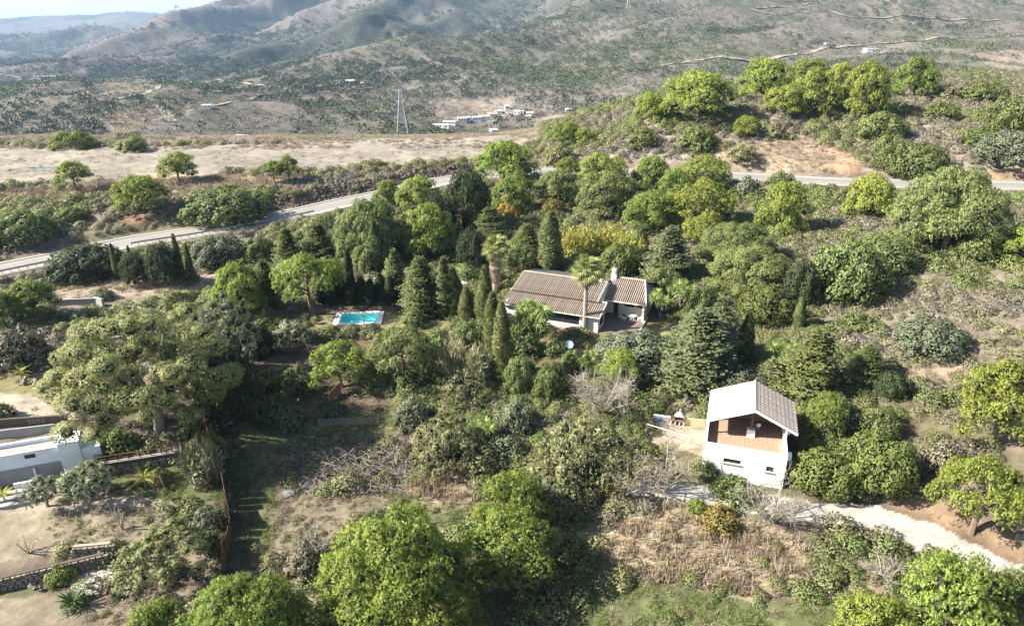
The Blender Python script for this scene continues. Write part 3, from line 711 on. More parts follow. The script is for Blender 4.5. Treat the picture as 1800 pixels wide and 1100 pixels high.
def remat(kind, mat, new):
    """the same crown meshes, worn in another leaf colour"""
    out = []
    for me, w, h, _ in PROTO[kind]: out.append((me, w, h, mat))
    PROTO[new] = out
for k in ('big', 'mid', 'umb', 'ragged'):
    remat('pine_' + k, L_PINE_Y, 'pine_' + k + '_y'); remat('pine_' + k, L_PINE_G, 'pine_' + k + '_g')
remat('pine_ragged', L_DARK, 'pine_ragged_d')
remat('broad', L_BROAD_L, 'broad_l'); remat('broad', L_OLIVE, 'broad_o'); remat('bush', L_BROAD_L, 'bush_l'); remat('bush', L_OLIVE, 'bush_o')
remat('bush', L_OLBR, 'bush_b'); remat('conifer', L_DARK, 'conifer_d'); L_CYPL = leafmat('pale_conifer_sprays', (.10,.12,.055), (.25,.27,.13)); remat('conifer', L_CYPL, 'conifer_o'); remat('bush', L_HEATH, 'bush_h'); remat('cypress', L_DARK, 'cypress_d')
L_OLIVE2 = leafmat('olive_tree_leaves', (.13,.15,.09), (.28,.30,.185)); remat('olive', L_OLIVE2, 'olive_p'); remat('bush', L_PINE, 'bush_p'); remat('bush', L_YEL, 'bush_y'); remat('broad', L_ORAN, 'broad_or'); remat('broad', L_YEL, 'broad_y'); remat('airy', L_OLIVE, 'airy_o'); remat('broad', L_DARK, 'broad_d')

def limb_mesh(name, zc, w, h, r0, mat, nl=6, base=-.4, seed=0, k=6):
    """trunk from the ground to the crown's middle with limbs spreading into it, one joined mesh"""
    r = random.Random(seed); b = MB(); lean = Vector((r.uniform(-.12, .12), r.uniform(-.12, .12), 0)) * zc
    top = Vector((0, 0, zc)) + lean * .3
    P = [Vector((0, 0, base)), Vector((0, 0, 0)) , lean * .5 + Vector((0, 0, zc * .45)), top + Vector((0, 0, -h * .1))]
    b.tube(P, [r0 * 1.35, r0 * 1.1, r0 * .8, r0 * .5], k)
    for i in range(nl):
        a = 6.283 * i / nl + r.uniform(-.4, .4); s = r.uniform(.3, .75); st = P[2].lerp(P[3], r.uniform(.0, .8))
        en = Vector((cos(a) * w * s, sin(a) * w * s, zc + h * r.uniform(-.35, .25)))
        mid = st.lerp(en, .5) + Vector((0, 0, -h * .12)); b.tube([st, mid, en], [r0 * .42, r0 * .3, r0 * .12], 4)
    me = bpy.data.meshes.new(name); me.from_pydata(b.V, [], b.F); me.materials.append(mat); me.update()
    return me
KIND = {  # kind: (prototype, clear trunk as share of crown width, name, category, group, crown part, bark)
 'P': ('pine_mid', .22), 'PB': ('pine_big', .22), 'PU': ('pine_umb', .42), 'PR': ('pine_ragged', .08),
}
def wear(o, mt):
    if mt: o.material_slots[0].link = 'OBJECT'; o.material_slots[0].material = mt
def place_tree(proto, box, label, name='stone_pine', cat='tree', group='stone pines', clear=.2, bark=None, part='crown', rz=None, i=[0], hmax=None, trunk=True, ratio=None):
    """puts a plant where its crown fills box (x0, y0, x1, y1 in the photograph) while its foot stands on the ground"""
    x0, y0, x1, y1 = box; cx, cy = (x0 + x1) / 2, (y0 + y1) / 2; i[0] += 1; rr = random.Random(i[0] * 7 + 3)
    lst = PROTO[proto]; me, w, h, mt = lst[i[0] % len(lst)]
    a, b = ray(cx, cy); g = ground(cx, cy + (y1 - y0) * .35); Y = g.y
    xs = a * _Ys; zr = CAM_H + b * _Ys; hs = height(xs, _Ys)
    for _ in range(4):
        R = Y * CP - b * Y * SP; dep = math.atan(-b)
        Wm = (x1 - x0) * R / CAM_F * (1.0); hh = (y1 - y0) / 2 * R / CAM_F
        q = hh * hh - (Wm / 2 * sin(dep)) ** 2
        bz = math.sqrt(max(q, (.22 * Wm) ** 2)) / max(cos(dep), .3)
        if ratio: bz = max(bz, Wm / 2 * ratio[0]); bz = min(bz, Wm / 2 * ratio[1])
        zc = bz * (.82 if clear <= 0 else 1) + max(clear, 0) * Wm
        k = np.argmax((zr - hs) < zc); Y = _Ys[k]
    z0 = hs[k]; x = xs[k]
    ang = rr.uniform(0, 6.28) if rz is None else rz
    t = thing(name, label, cat, (x, Y, z0 - .05), ang, group)
    o = link(part, me, t); wear(o, mt); o.location = (0, 0, zc); s = Wm / 2 / w * .96; o.scale = (s, s, bz / h * .95)
    if trunk:
        r0 = max(.05, .028 * Wm + .04)
        link('trunk', limb_mesh('trunk', zc, Wm / 2, bz, r0, bark or B_PINE, 6, seed=i[0]), t)
    return t
def place_col(proto, box, label, name='cypress', cat='tree', group='cypresses', bark=None, lift=.0):
    """a tall narrow plant: foot at the bottom middle of the box"""
    x0, y0, x1, y1 = box; place_col.i += 1; rr = random.Random(place_col.i)
    me, w, h, mt = PROTO[proto][place_col.i % len(PROTO[proto])]
    g = ground((x0 + x1) / 2, y1); R = g.y * CP + (CAM_H - g.z) * SP; dep = math.atan((CAM_H - g.z) / g.y)
    Wm = (x1 - x0) * R / CAM_F; Hm = ((y1 - y0) * R / CAM_F - .35 * Wm * sin(dep)) / cos(dep)
    t = thing(name, label, cat, tuple(g - Vector((0, 0, .05))), rr.uniform(0, 6.28), group)
    cl = Hm * lift; hb = (Hm - cl) / 2
    o = link('crown', me, t); wear(o, mt); o.location = (0, 0, cl + hb); o.scale = (Wm / 2 / w, Wm / 2 / w, hb / h)
    b = MB(); b.tube([(0, 0, -.4), (0, 0, cl + hb * .8), (0, 0, cl + hb * 1.7)], [.14, .1, .03], 6); b.build('trunk', bark or B_PINE, t)
    return t
place_col.i = 0

# ---- special plants
def blade_rosette(name, n, L, Wd, mat, upb=.4, drop=.35, seg=2):
    V = []; F = []; vv = []
    for i in range(n):
        a = i * 2.39996 + RG.normal() * .1; el = (i / n); up = 1.25 - el * 1.5 + upb - .4
        d = unit(np.array([[cos(a), sin(a), up]]))[0]; s = np.array((-sin(a), cos(a), 0)); l = L * RG.uniform(.8, 1.1)
        p0 = d * .05; p1 = d * l * .55; p2 = d * l + np.array((0, 0, -drop * l * (.4 + el)))
        b = len(V); w = Wd / 2; v = RG.random()
        V += [p0 - s * w * .6, p0 + s * w * .6, p1 + s * w, p1 - s * w, p2]; F += [(b, b + 1, b + 2, b + 3), (b + 3, b + 2, b + 4, b + 4)]
        vv += [v, v]
    me = bpy.data.meshes.new(name); me.from_pydata([tuple(x) for x in V], [], [f if f[3] != f[2] else f[:3] for f in F]); me.materials.append(mat); me.update()
    at = me.attributes.new("v", 'FLOAT', 'FACE'); at.data.foreach_set("value", np.array(vv, np.float32)); return me
ROS = blade_rosette("leaf_rosette", 46, .85, .075, L_YUC)
AGV = blade_rosette("leaf_rosette", 26, .9, .13, L_AGAVE, .5, .15)
CYC = blade_rosette("leaf_rosette", 60, 1.15, .12, L_CYC, .45, .3)
def yucca(px, py, label, heads, hgt, spread, name='yucca', group='yuccas', ros=None, s=1.0, zb=None):
    g = ground(px, py); t = thing(name, label, 'plant', tuple(g), 0, group); rr = random.Random(int(px * 13 + py)); b = MB()
    b.tube([(0, 0, -.3), (0, 0, hgt * .35)], [.16 * s, .12 * s], 7)
    for i in range(heads):
        a = i * 2.4 + rr.random(); r = spread * math.sqrt((i + .3) / heads); h = hgt * rr.uniform(.6, 1.0)
        p = Vector((cos(a) * r, sin(a) * r, h)); b.tube([(0, 0, hgt * .3), (p.x * .6, p.y * .6, h * .6), tuple(p)], [.1 * s, .08 * s, .06 * s], 5)
        o = link('leaf_rosette', ros or ROS, t); o.location = p; o.rotation_euler = (rr.uniform(-.35, .35), rr.uniform(-.35, .35), rr.uniform(0, 6)); k = s * rr.uniform(.85, 1.2); o.scale = (k, k, k)
    b.build('trunk', B_GREY, t); return t
def fan_mesh(name, mat, n=15, R=.75, pet=.75, Wd=.09, drop=.3):
    """one fan leaf: stalk along +x and a fan of narrow blades at its end"""
    V = [(0, -.02, 0), (0, .02, 0), (pet, .015, .08), (pet, -.015, .08)]; F = [(0, 1, 2, 3)]; vv = [.4]
    for i in range(n):
        a = -1.9 + 3.8 * i / (n - 1); d = np.array((cos(a), sin(a), .0)); s = np.array((-sin(a), cos(a), 0)) * Wd / 2
        c = np.array((pet, 0, .08)); l = R * (1 - .12 * abs(a)); m = c + d * l * .6 + np.array((0, 0, .06)); e = c + d * l + np.array((0, 0, -drop * l))
        b = len(V); V += [tuple(c), tuple(m + s + (0, 0, .02)), tuple(e), tuple(m - s - (0, 0, .02))]; F.append((b, b + 1, b + 2, b + 3)); vv.append(RG.random())
    me = bpy.data.meshes.new(name); me.from_pydata(V, [], F); me.materials.append(mat); me.update()
    at = me.attributes.new("v", 'FLOAT', 'FACE'); at.data.foreach_set("value", np.array(vv, np.float32)); return me
FAN = fan_mesh("frond", L_PALM); FAND = fan_mesh("dead_frond", L_DEAD, 11, .7, .5, .1, .5)
def feather_mesh(name, mat, L=1.9, n=22, Wd=.09, ll=.45, arch=.5):
    V = []; F = []; vv = []
    for i in range(n):
        t = (i + 1) / n; x = L * t; z = arch * (t - 1.7 * t * t) * L * .6 + .0
        for sgn in (-1, 1):
            l = ll * (1 - .6 * t) ; e = (x + l * .5, sgn * l, z - .12 * l - .1); b = len(V)
            V += [(x - Wd / 2, 0, z), (x + Wd / 2, 0, z), e]; F.append((b, b + 1, b + 2)); vv.append(RG.random())
    for i in range(n - 1):
        t0, t1 = (i) / n, (i + 1) / n; b = len(V); f = lambda t: arch * (t - 1.7 * t * t) * L * .6
        V += [(L * t0, -.02, f(t0)), (L * t0, .02, f(t0)), (L * t1, .02, f(t1)), (L * t1, -.02, f(t1))]; F.append((b, b + 1, b + 2, b + 3)); vv.append(.4)
    me = bpy.data.meshes.new(name); me.from_pydata(V, [], F); me.materials.append(mat); me.update()
    at = me.attributes.new("v", 'FLOAT', 'FACE'); at.data.foreach_set("value", np.array(vv, np.float32)); return me
FEA = feather_mesh("frond", L_BPALM)
def fan_palm(px, py, hgt, label, nlive, ndead, skirt, tr, lean=(0, 0), s=1.0, skw=.35):
    g = ground(px, py); t = thing('fan_palm', label, 'palm tree', tuple(g), 0, 'tall fan palms by the villa'); b = MB(); rr = random.Random(int(px))
    n = 14; P = [(lean[0] * (i / n) ** 1.5, lean[1] * (i / n), -.4 + (hgt + .4) * i / n) for i in range(n + 1)]
    b.tube(P, [tr * (1.35 - .5 * i / n + .06 * (i % 2)) for i in range(n + 1)], 9); b.build('trunk', B_PALM, t)
    top = Vector(P[-1])
    for i in range(nlive):
        o = link('frond', FAN, t); el = i / nlive; o.location = top + Vector((0, 0, -.25 * el)); k = s * rr.uniform(.85, 1.1); o.scale = (k, k, k)
        o.rotation_euler = Matrix.Rotation(i * 2.39996, 4, 'Z').to_euler(); m = Matrix.Rotation(i * 2.39996, 4, 'Z') @ Matrix.Rotation(-1.25 + 1.95 * el, 4, 'Y') @ Matrix.Rotation(rr.uniform(-.3, .3), 4, 'X'); o.rotation_euler = m.to_euler()
    for i in range(ndead):
        o = link('dead_frond', FAND, t); u = rr.random(); o.location = Vector(P[-1]) + Vector((0, 0, -.35 - skirt * u)); k = s * rr.uniform(.7, 1.05) * (1 - .35 * u); o.scale = (k, k * 1, k)
        m = Matrix.Rotation(rr.uniform(0, 6.28), 4, 'Z') @ Matrix.Translation((tr * .7, 0, 0)) @ Matrix.Rotation(rr.uniform(.8, 1.35), 4, 'Y') @ Matrix.Rotation(rr.uniform(-.4, .4), 4, 'X'); o.rotation_euler = m.to_euler()
    return t

def twigs(name, R, Hh, n1, n2, n3, mat, seed, thick=1.0, spread=1.0, r0=.09):
    """bare branching: n1 boughs, n2 branches on each, n3 twigs on each branch; three-sided tubes in one mesh"""
    r = random.Random(seed); b = MB(); tips = []
    def seg(p, q, ra, rb): b.tube([p, q], [ra * thick, rb * thick], 3, cap=False)
    for i in range(n1):
        a = 6.283 * i / n1 + r.uniform(-.4, .4); e = Vector((cos(a) * R * r.uniform(.35, .75) * spread, sin(a) * R * r.uniform(.35, .75) * spread, Hh * r.uniform(.35, .75)))
        m = e * .5 + Vector((r.uniform(-.2, .2), r.uniform(-.2, .2), .1)); seg(Vector((0, 0, -.2)), m, r0, r0 * .65); seg(m, e, r0 * .65, r0 * .4)
        for j in range(n2):
            s = m.lerp(e, r.uniform(.1, 1)); d = Vector((r.gauss(0, 1), r.gauss(0, 1), r.uniform(-.1, 1))).normalized()
            q = s + d * R * r.uniform(.2, .42); q.z = max(q.z, .15); seg(s, q, r0 * .3, r0 * .16)
            for k in range(n3):
                s2 = s.lerp(q, r.uniform(.15, 1)); d2 = (d + Vector((r.gauss(0, .8), r.gauss(0, .8), r.gauss(.2, .7)))).normalized(); q2 = s2 + d2 * R * r.uniform(.1, .25)
                seg(s2, q2, r0 * .13, r0 * .06); tips.append(q2)
    me = bpy.data.meshes.new(name); me.from_pydata(b.V, [], b.F); me.materials.append(mat); me.update(); return me, tips
def bare_tree(box, label, leaves=None, dens=1, name='bare_tree', mat=None, n=(9, 9, 7), group='leafless trees and shrubs', spread=1.0):
    x0, y0, x1, y1 = box; g = ground((x0 + x1) / 2, y0 + (y1 - y0) * .72); R = g.y * CP + (CAM_H - g.z) * SP; dep = math.atan((CAM_H - g.z) / g.y)
    Wm = (x1 - x0) * R / CAM_F; hh = (y1 - y0) * R / CAM_F; Hm = max(math.sqrt(max((hh) ** 2 - (Wm * sin(dep)) ** 2, 0)) / cos(dep), .5 * Wm)
    me, tips = twigs('branches', Wm / 2, Hm, *n, mat or B_PALE, int(x0 + y0), spread=spread, r0=.05 + .008 * Wm)
    t = thing(name, label, 'shrub' if Hm < 2.2 else 'tree', tuple(g), 0, group); link('branches', me, t)
    if leaves:
        T = np.array([tuple(p) for p in tips]); T = T[RG.random(len(T)) < dens]; T = np.repeat(T, 2, 0) + RG.normal(size=(2 * len(T), 3)) * .1
        V, F = quad_leaves(T, sphere_pts(len(T)), RG.uniform(.1, .2, len(T)), RG.uniform(.07, .13, len(T)))
        link('leaves', npmesh('leaves', V, F, leaves, RG.random(len(T))), t)
    return t

# ------------------------------------------------------------------ uncountable ground cover
def scatter(name, P, S, protos, label=None, seed=0, zs=None):
    """one stuff object: copies of the prototype meshes standing on the given points"""
    n = len(P); rg = np.random.default_rng(seed)
    me = bpy.data.meshes.new(name); me.vertices.add(n); me.vertices.foreach_set("co", np.asarray(P, np.float32).ravel())
    a = me.attributes.new("s", 'FLOAT', 'POINT'); a.data.foreach_set("value", np.asarray(S, np.float32))
    a = me.attributes.new("r", 'FLOAT', 'POINT'); a.data.foreach_set("value", rg.uniform(0, 6.28, n).astype(np.float32))
    a = me.attributes.new("k", 'INT', 'POINT'); a.data.foreach_set("value", rg.integers(0, len(protos), n).astype(np.int32))
    me.update()
    o = link(name, me, kind='stuff')
    t = bpy.data.node_groups.new(name, 'GeometryNodeTree'); t.interface.new_socket("Geometry", in_out='INPUT', socket_type='NodeSocketGeometry'); t.interface.new_socket("Geometry", in_out='OUTPUT', socket_type='NodeSocketGeometry')
    N = t.nodes; gi = N.new("NodeGroupInput"); go = N.new("NodeGroupOutput"); j = N.new("GeometryNodeJoinGeometry")
    def attr(nm, ty):
        x = N.new("GeometryNodeInputNamedAttribute"); x.data_type = ty; x.inputs['Name'].default_value = nm; return x.outputs[0]
    s = attr("s", 'FLOAT'); r = attr("r", 'FLOAT'); k = attr("k", 'INT'); cr = N.new("ShaderNodeCombineXYZ"); t.links.new(r, cr.inputs[2])
    for i, pm in enumerate(protos):
        po = bpy.data.objects.new(name + "_source", pm)
        oi = N.new("GeometryNodeObjectInfo"); oi.inputs[0].default_value = po; oi.inputs['As Instance'].default_value = True
        c = N.new("FunctionNodeCompare"); c.data_type = 'INT'; c.operation = 'EQUAL'; t.links.new(k, c.inputs[2]); c.inputs[3].default_value = i
        ip = N.new("GeometryNodeInstanceOnPoints"); t.links.new(gi.outputs[0], ip.inputs['Points']); t.links.new(c.outputs[0], ip.inputs['Selection'])
        t.links.new(oi.outputs['Geometry'], ip.inputs['Instance']); t.links.new(cr.outputs[0], ip.inputs['Rotation']); t.links.new(s, ip.inputs['Scale'])
        t.links.new(ip.outputs[0], j.inputs[0])
    t.links.new(j.outputs[0], go.inputs[0])
    md = o.modifiers.new("scatter", 'NODES'); md.node_group = t
    return o
def mound(name, R, Hh, dens, k, L, Wd, mat, up=.5):
    return crown(name, [(0, 0, 0, R, Hh), (R * .5, R * .3, 0, R * .6, Hh * .7), (-R * .4, R * .5, 0, R * .6, Hh * .8), (-R * .1, -R * .6, 0, R * .55, Hh * .6)], dens * 2.1, k, L * .66, Wd * .6, mat, up, .8, 'quad', low=.0, fill=.15, core=.38)
def tuft(name, n, R, L, Wd, mat, up=1.2):
    a = RG.uniform(0, 6.28, n); r = R * RG.random(n) ** .5; C = np.stack([cos_(a) * r, sin_(a) * r, np.zeros(n) - .03], 1)
    D = unit(np.array((0, 0, up)) + RG.normal(size=(n, 3)) * .55); D[:, 2] = np.abs(D[:, 2])
    V, F = tri_leaves(C, D, L * RG.uniform(.5, 1.2, n), Wd * RG.uniform(.7, 1.3, n)); return npmesh(name, V, F, mat, RG.random(n))
L_HEATH2 = leafmat("heath_grey", (.15,.135,.11), (.30,.275,.225), .15)
L_HEATHG = leafmat("heath_green", (.10,.11,.045), (.23,.225,.10), .2)
L_STR2 = leafmat("pinkish_straw", (.18,.14,.105), (.32,.25,.19), .2)
L_FARD = leafmat("far_tree_dark", (.028,.038,.02), (.06,.074,.036), .1)
L_FARG = leafmat("far_tree_green", (.055,.075,.025), (.10,.125,.045), .1)
L_FARH = leafmat("far_heath_twigs", (.05,.045,.03), (.12,.105,.08), .1)
M_HE = [mound("heath", .7, .6, 22, 3, .22, .09, m) for m in (L_HEATH, L_HEATH2, L_HEATH)]
M_HG = [mound("heath", .7, .65, 22, 3, .2, .1, m) for m in (L_HEATHG, L_OLBR)]
M_GB = [mound("low_bush", .8, .8, 20, 3, .2, .12, m) for m in (L_BROAD, L_HEATHG, L_BROAD)]
M_ST = [tuft("straw_tuft", 26, .28, .38, .04, m) for m in (L_STRAW, L_STR2)]
M_GR = [tuft("grass_tuft", 26, .3, .2, .045, L_GRASS) for _ in range(2)]
def farblob(name, n, mat):
    V = []; lum = [(0, 0, .8, 1, .9), (.5, .3, .6, .7, .6), (-.5, .2, .65, .65, .6), (.0, -.5, .7, .7, .6)]
    P, N, _ = shell(lum, n / 20, -.3); D = unit(N + RG.normal(size=N.shape) * .6); V, F = quad_leaves(P - D * .1, D, RG.uniform(.35, .65, len(P)), RG.uniform(.3, .55, len(P)))
    return npmesh(name, V, F, mat, RG.random(len(P)))
M_FD = [farblob("far_tree", 80, L_FARD) for _ in range(2)]
M_FG = [farblob("far_tree", 60, L_FARG) for _ in range(2)]

def sample(n, y0, y1, amax=.88, pw=1.0, seed=1, poly=None):
    rg = np.random.default_rng(seed)
    y = (y0 ** (1 + pw) + rg.random(n) * (y1 ** (1 + pw) - y0 ** (1 + pw))) ** (1 / (1 + pw))
    x = rg.uniform(-amax, amax, n) * y
    return x, y
def keepers(x, y):
    z = height(x, y); px, py = proj(x, y, z); return z, px, py, reg_weights(px, py, 14)
OBST = [[tuple(hw(*c))[:2] for c in ((-15,-1.2),(.2,-1.2),(5.8,2.2),(5.8,13),(-15,13.4))], [tuple(ww(*c))[:2] for c in ((-11,-.6),(.6,-.6),(.6,9.6),(-11,9))],
        pxpoly([(570,585),(690,585),(690,540),(570,540)], 0), pxpoly([(-90,890),(175,840),(170,760),(-90,775)], -2)]
def common_mask(x, y):
    d, _ = near_line(x, y, road_s); d2, _ = near_line(x, y, drive_s)
    m = (d > 4.3) & (d2 > 2.3)
    for P in OBST: m &= ~inpoly(x, y, P)
    return m
def do_scatter():
    # heath and low bushes on wild slopes
    x, y = sample(60000, 32, 262, .86, 1.0, 5); z, px, py, R = keepers(x, y); m = common_mask(x, y)
    bare = R['clear'] | R['plateau'] | R['sand'] | R['drive'] | R['drylawn'] | R['orange']
    thin = R['grass'] | R['straw'] | R['sandsoft'] | R['tan'] | R['gardensoil'] | R['shadesoil'] | R['orangesoft']
    rg = np.random.default_rng(3); u = rg.random(len(x))
    m &= ~bare & (~thin | (u < .10) | (R['sandsoft'] & (u < .7)) | (R['straw'] & (u < .28)))
    pat = fbm(x / 8, y / 8, 3, 71); m &= (u < .45 + 1.2 * sstep(.36, .58, pat)) | (y > 150)
    gp = fbm(x / 13, y / 13, 3, 72) + .25 * rg.random(len(x))
    s = (.65 + 1.15 * rg.random(len(x)) ** 1.6) * (.85 + .4 * sstep(60, 140, y)) * (1 - .45 * thin) * (1 - .45 * R['sandsoft'])
    dr, _ = near_line(x, y, road_s); s = s * (.45 + .55 * sstep(5, 11, dr)); m &= ~((y > 196) & (px < 950)) & ~((dr < 5.5)) & ~((px < 960) & (py < 330) & (u < .5))
    gp = gp - .13 * R['hillside'] - .02 * R['heathland']; m &= ~R['hillside'] | (rg.random(len(x)) < .55)
    a = m & (gp < .54); b = m & (gp >= .54) & (gp < .66); c = m & (gp >= .66)
    P = np.stack([x, y, z - .05], 1)
    scatter("heath_scrub", P[a], s[a], M_HE, seed=1); scatter("olive_green_scrub", P[b | (c & (u > .35))], s[b | (c & (u > .35))], M_HG, seed=2)
    c = c & (u <= .35); scatter("green_scrub", P[c], s[c] * 1.25, M_GB, seed=4)
    # undergrowth between the garden trees
    x, y = sample(60000, 42, 150, .6, 1.0, 35); z = height(x, y); px, py = proj(x, y, z); m = common_mask(x, y)
    gar = inpoly(px, py, [(640,640),(900,640),(1130,640),(1170,600),(1190,500),(1110,470),(880,470),(780,500),(640,470),(420,500),(440,440),(620,400),(800,330),(1020,320),(1300,340),(1400,440),(1440,560),(1480,660),(1560,700),(1600,760),(1500,830),(1420,740),(1250,700),(1170,700),(1110,850),(900,860),(760,790),(700,700),(640,690)])
    lawn = inpoly(px, py, [(480,600),(760,600),(800,560),(900,600),(1000,640),(1040,610),(1200,590),(1180,555),(1100,545),(900,480),(800,500),(760,520),(480,530)])
    m &= gar & ~lawn & (rg.random(len(x)) < .5); P = np.stack([x, y, z - .05], 1); s = rg.uniform(.5, 1.3, len(x)); a = rg.random(len(x)) < .6
    scatter("undergrowth", P[m & a], s[m & a], M_GB, seed=36); scatter("dull_undergrowth", P[m & ~a], s[m & ~a], M_HG, seed=37)
    # dry grass
    x, y = sample(70000, 33, 215, .84, .6, 6); z, px, py, R = keepers(x, y); m = common_mask(x, y); u = rg.random(len(x))
    pr = .28 + .0 * x; pr = np.where(R['straw'] | R['tan'], .95, pr); pr = np.where(R['grass'], .35, pr); pr = np.where(R['plateau'], .10 * (fbm(x / 9, y / 9, 2, 140) > .5) + .01, pr)
    pr = np.where(R['sand'], .12, pr); pr = np.where(R['drive'], 0.01, pr); pr = np.where(R['drylawn'], .1, pr); pr = np.where(R['sandsoft'], .6, pr); pr = np.where(R['gardensoil'], .15, pr); pr = np.where(R['embank'], .15, pr)
    m &= u < pr; s = rg.uniform(.6, 1.5, len(x)) * (1 + .9 * R['straw'] + .3 * R['tan']); P = np.stack([x, y, z], 1)
    scatter("dry_grass", P[m], s[m], M_ST, seed=7)
    # bunches of dry grass along the far plateau edge
    x, y = sample(110000, 33, 130, .84, .6, 8); z, px, py, R = keepers(x, y); m = common_mask(x, y); u = rg.random(len(x)); pt = fbm(x / 3, y / 3, 3, 90)
    pr = .0 + .12 * (pt > .55); pr = np.where(R['grass'], .95 * (pt > .38), pr); pr = np.where(R['drylawn'], .5, pr); pr = np.where(R['sand'] | R['drive'] | R['plateau'], 0, pr); pr = np.where(R['sandsoft'], .3 * (pt > .5), pr)
    pr = np.where(R['straw'], .05, pr); pr = np.where(R['gardensoil'], .2, pr)
    m &= u < pr; s = rg.uniform(.6, 1.4, len(x)) * np.where(R['drylawn'], .45, 1); P = np.stack([x, y, z], 1)
    scatter("green_grass", P[m], s[m], M_GR, seed=9)
    # plateau rim
    x, y = sample(9000, 140, 206, .8, .5, 12); z, px, py, R = keepers(x, y); u = rg.random(len(x))
    rim = ((py < 262 - (px - 900) * .0) & (py > 238) & (px < 940)) | (R['plateau'] & (u < .01))
    m = rim & (u < .8) & (fbm(x / 10, y / 4, 2, 13) > .42); P = np.stack([x, y, z], 1); s = rg.uniform(.6, 1.5, len(x))
    scatter("rim_grass", P[m], s[m], [tuft("rim_tuft", 50, .6, .55, .09, L_STRAW), tuft("rim_tuft", 50, .6, .5, .09, L_STR2)], seed=10)
    # dark rocks of the road cutting
    rk = []
    rock_m = plain("cutting_rock", (.11,.088,.07), (.055,.045,.038), 2.2, .9, .6)
    for i in range(4):
        d = sphere_pts(26); from_ = d * RG.uniform(.7, 1.1, (26, 1)) * np.array((1, .8, .75))
        import bmesh
        bm = bmesh.new(); [bm.verts.new(tuple(p)) for p in from_]; bmesh.ops.convex_hull(bm, input=bm.verts); me = bpy.data.meshes.new("rock"); bm.to_mesh(me); bm.free(); me.materials.append(rock_m); rk.append(me)
    x, y = sample(60000, 125, 175, .5, 1, 14); z, px, py, R = keepers(x, y); m = R['embank'] & common_mask(x, y) & (rg.random(len(x)) < .55); P = np.stack([x, y, z], 1)
    scatter("cutting_rocks", P[m], (rg.uniform(.15, .62, len(x)) ** 1.2)[m], rk, seed=15)
    # far hillsides: scattered oaks and pines, denser in the gullies and near the village
    x, y = sample(330000, 330, 3600, .82, .45, 20); z = height(x, y); px, py = proj(x, y, z); R = reg_weights(px, py, 8)
    px_, py_ = px, py
    gl = 1 - gully(x, y); den = sstep(.46, .62, fbm(x / 70, y / 110, 4, 101)) * .6 + .05 + .9 * sstep(.5, .75, gl) * sstep(500, 1000, y)
    wood = sstep(40, 0, np.abs(py - (150 - (px - 900) * .03)) - 35) * ((px > 520) & (px < 1300))
    den = den + wood * .42 * sstep(.38, .55, fbm(x / 40, y / 60, 3, 102))
    den = np.where((px > 520) & (px < 960) & (py > 70) & (py < 150), den + .25, den)
    den = np.where(py < 105, den * np.where(y > 1250, .42, .6), den)
    for n in ('farfield', 'orchard', 'farpale'): den = np.where(R[n], .01, den)
    m = (rg.random(len(x)) < den * .62) & (px > -150) & (px < 1950)
    gr = fbm(x / 180, y / 200, 3, 103) + rg.normal(size=len(x)) * .05 + .12 * (px > 560)
    s = (.9 + 2.3 * rg.random(len(x)) ** 1.8) * (1 + .9 * sstep(600, 2500, y)); P = np.stack([x, y, z - .2], 1)
    a = m & (gr > .56); b = m & (gr <= .56)
    scatter("far_pine_wood", P[a], s[a], M_FG, seed=21); scatter("far_oak_wood", P[b], s[b], M_FD, seed=22)
    # tiny heath dots on the far slopes
    x, y = sample(330000, 300, 2600, .82, .35, 25); z = height(x, y); m = rg.random(len(x)) < .5 * sstep(.3, .6, fbm(x / 50, y / 60, 3, 110)); P = np.stack([x, y, z - .1], 1)
    scatter("far_heath", P[m], rg.uniform(.6, 1.6, len(x))[m], [farblob("far_heath_bush", 30, L_FARH), farblob("far_heath_bush", 30, L_FARH), farblob("far_heath_bush", 30, L_FARG)], seed=26)
    # orchard rows
    pts = []
    for px in np.arange(190, 305, 4.2):
        for py in np.arange(186, 250, 3.6):
            if inpoly(np.array([px]), np.array([py]), [(195,198),(290,190),(302,212),(260,218),(240,245),(200,250)])[0]: pts.append(tuple(ground(px + py * .1 - 20, py)))
    if pts: scatter("orchard_rows", np.array(pts), np.full(len(pts), .55), M_FG, seed=30)
do_scatter()
# brush pile in the middle of the lower garden
def brush():
    C = []; b = MB(); r = random.Random(5)
    poly = [(490,815),(560,775),(640,765),(725,770),(728,830),(690,865),(600,872),(500,860)]
    xs = [p[0] for p in poly]; ys = [p[1] for p in poly]; n = 0
    g0 = ground(610, 820)
    while n < 1500:
        px, py = r.uniform(min(xs), max(xs)), r.uniform(min(ys), max(ys))
        if not inpoly(np.array([px]), np.array([py]), poly)[0]: continue
        n += 1; p = atz(px, py, -3.1); e = 1 - min(1, math.hypot((px - 610) / 125, (py - 822) / 55)) 
        h = 1.5 * e * r.random(); a = r.uniform(0, 6.28); L = r.uniform(.4, 1.5); d = Vector((cos(a), sin(a), r.uniform(-.25, .3))) * L
        q = Vector((p.x, p.y, gz(p.x, p.y) + .1 + h))
        w = r.uniform(.018, .05); b.tube([q - d / 2, q + Vector((0, 0, r.uniform(-.1, .15))), q + d / 2], [w, w * .8, w * .4], 3, cap=False)
    b.build('brush_pile', B_GREY, kind='stuff')
brush()

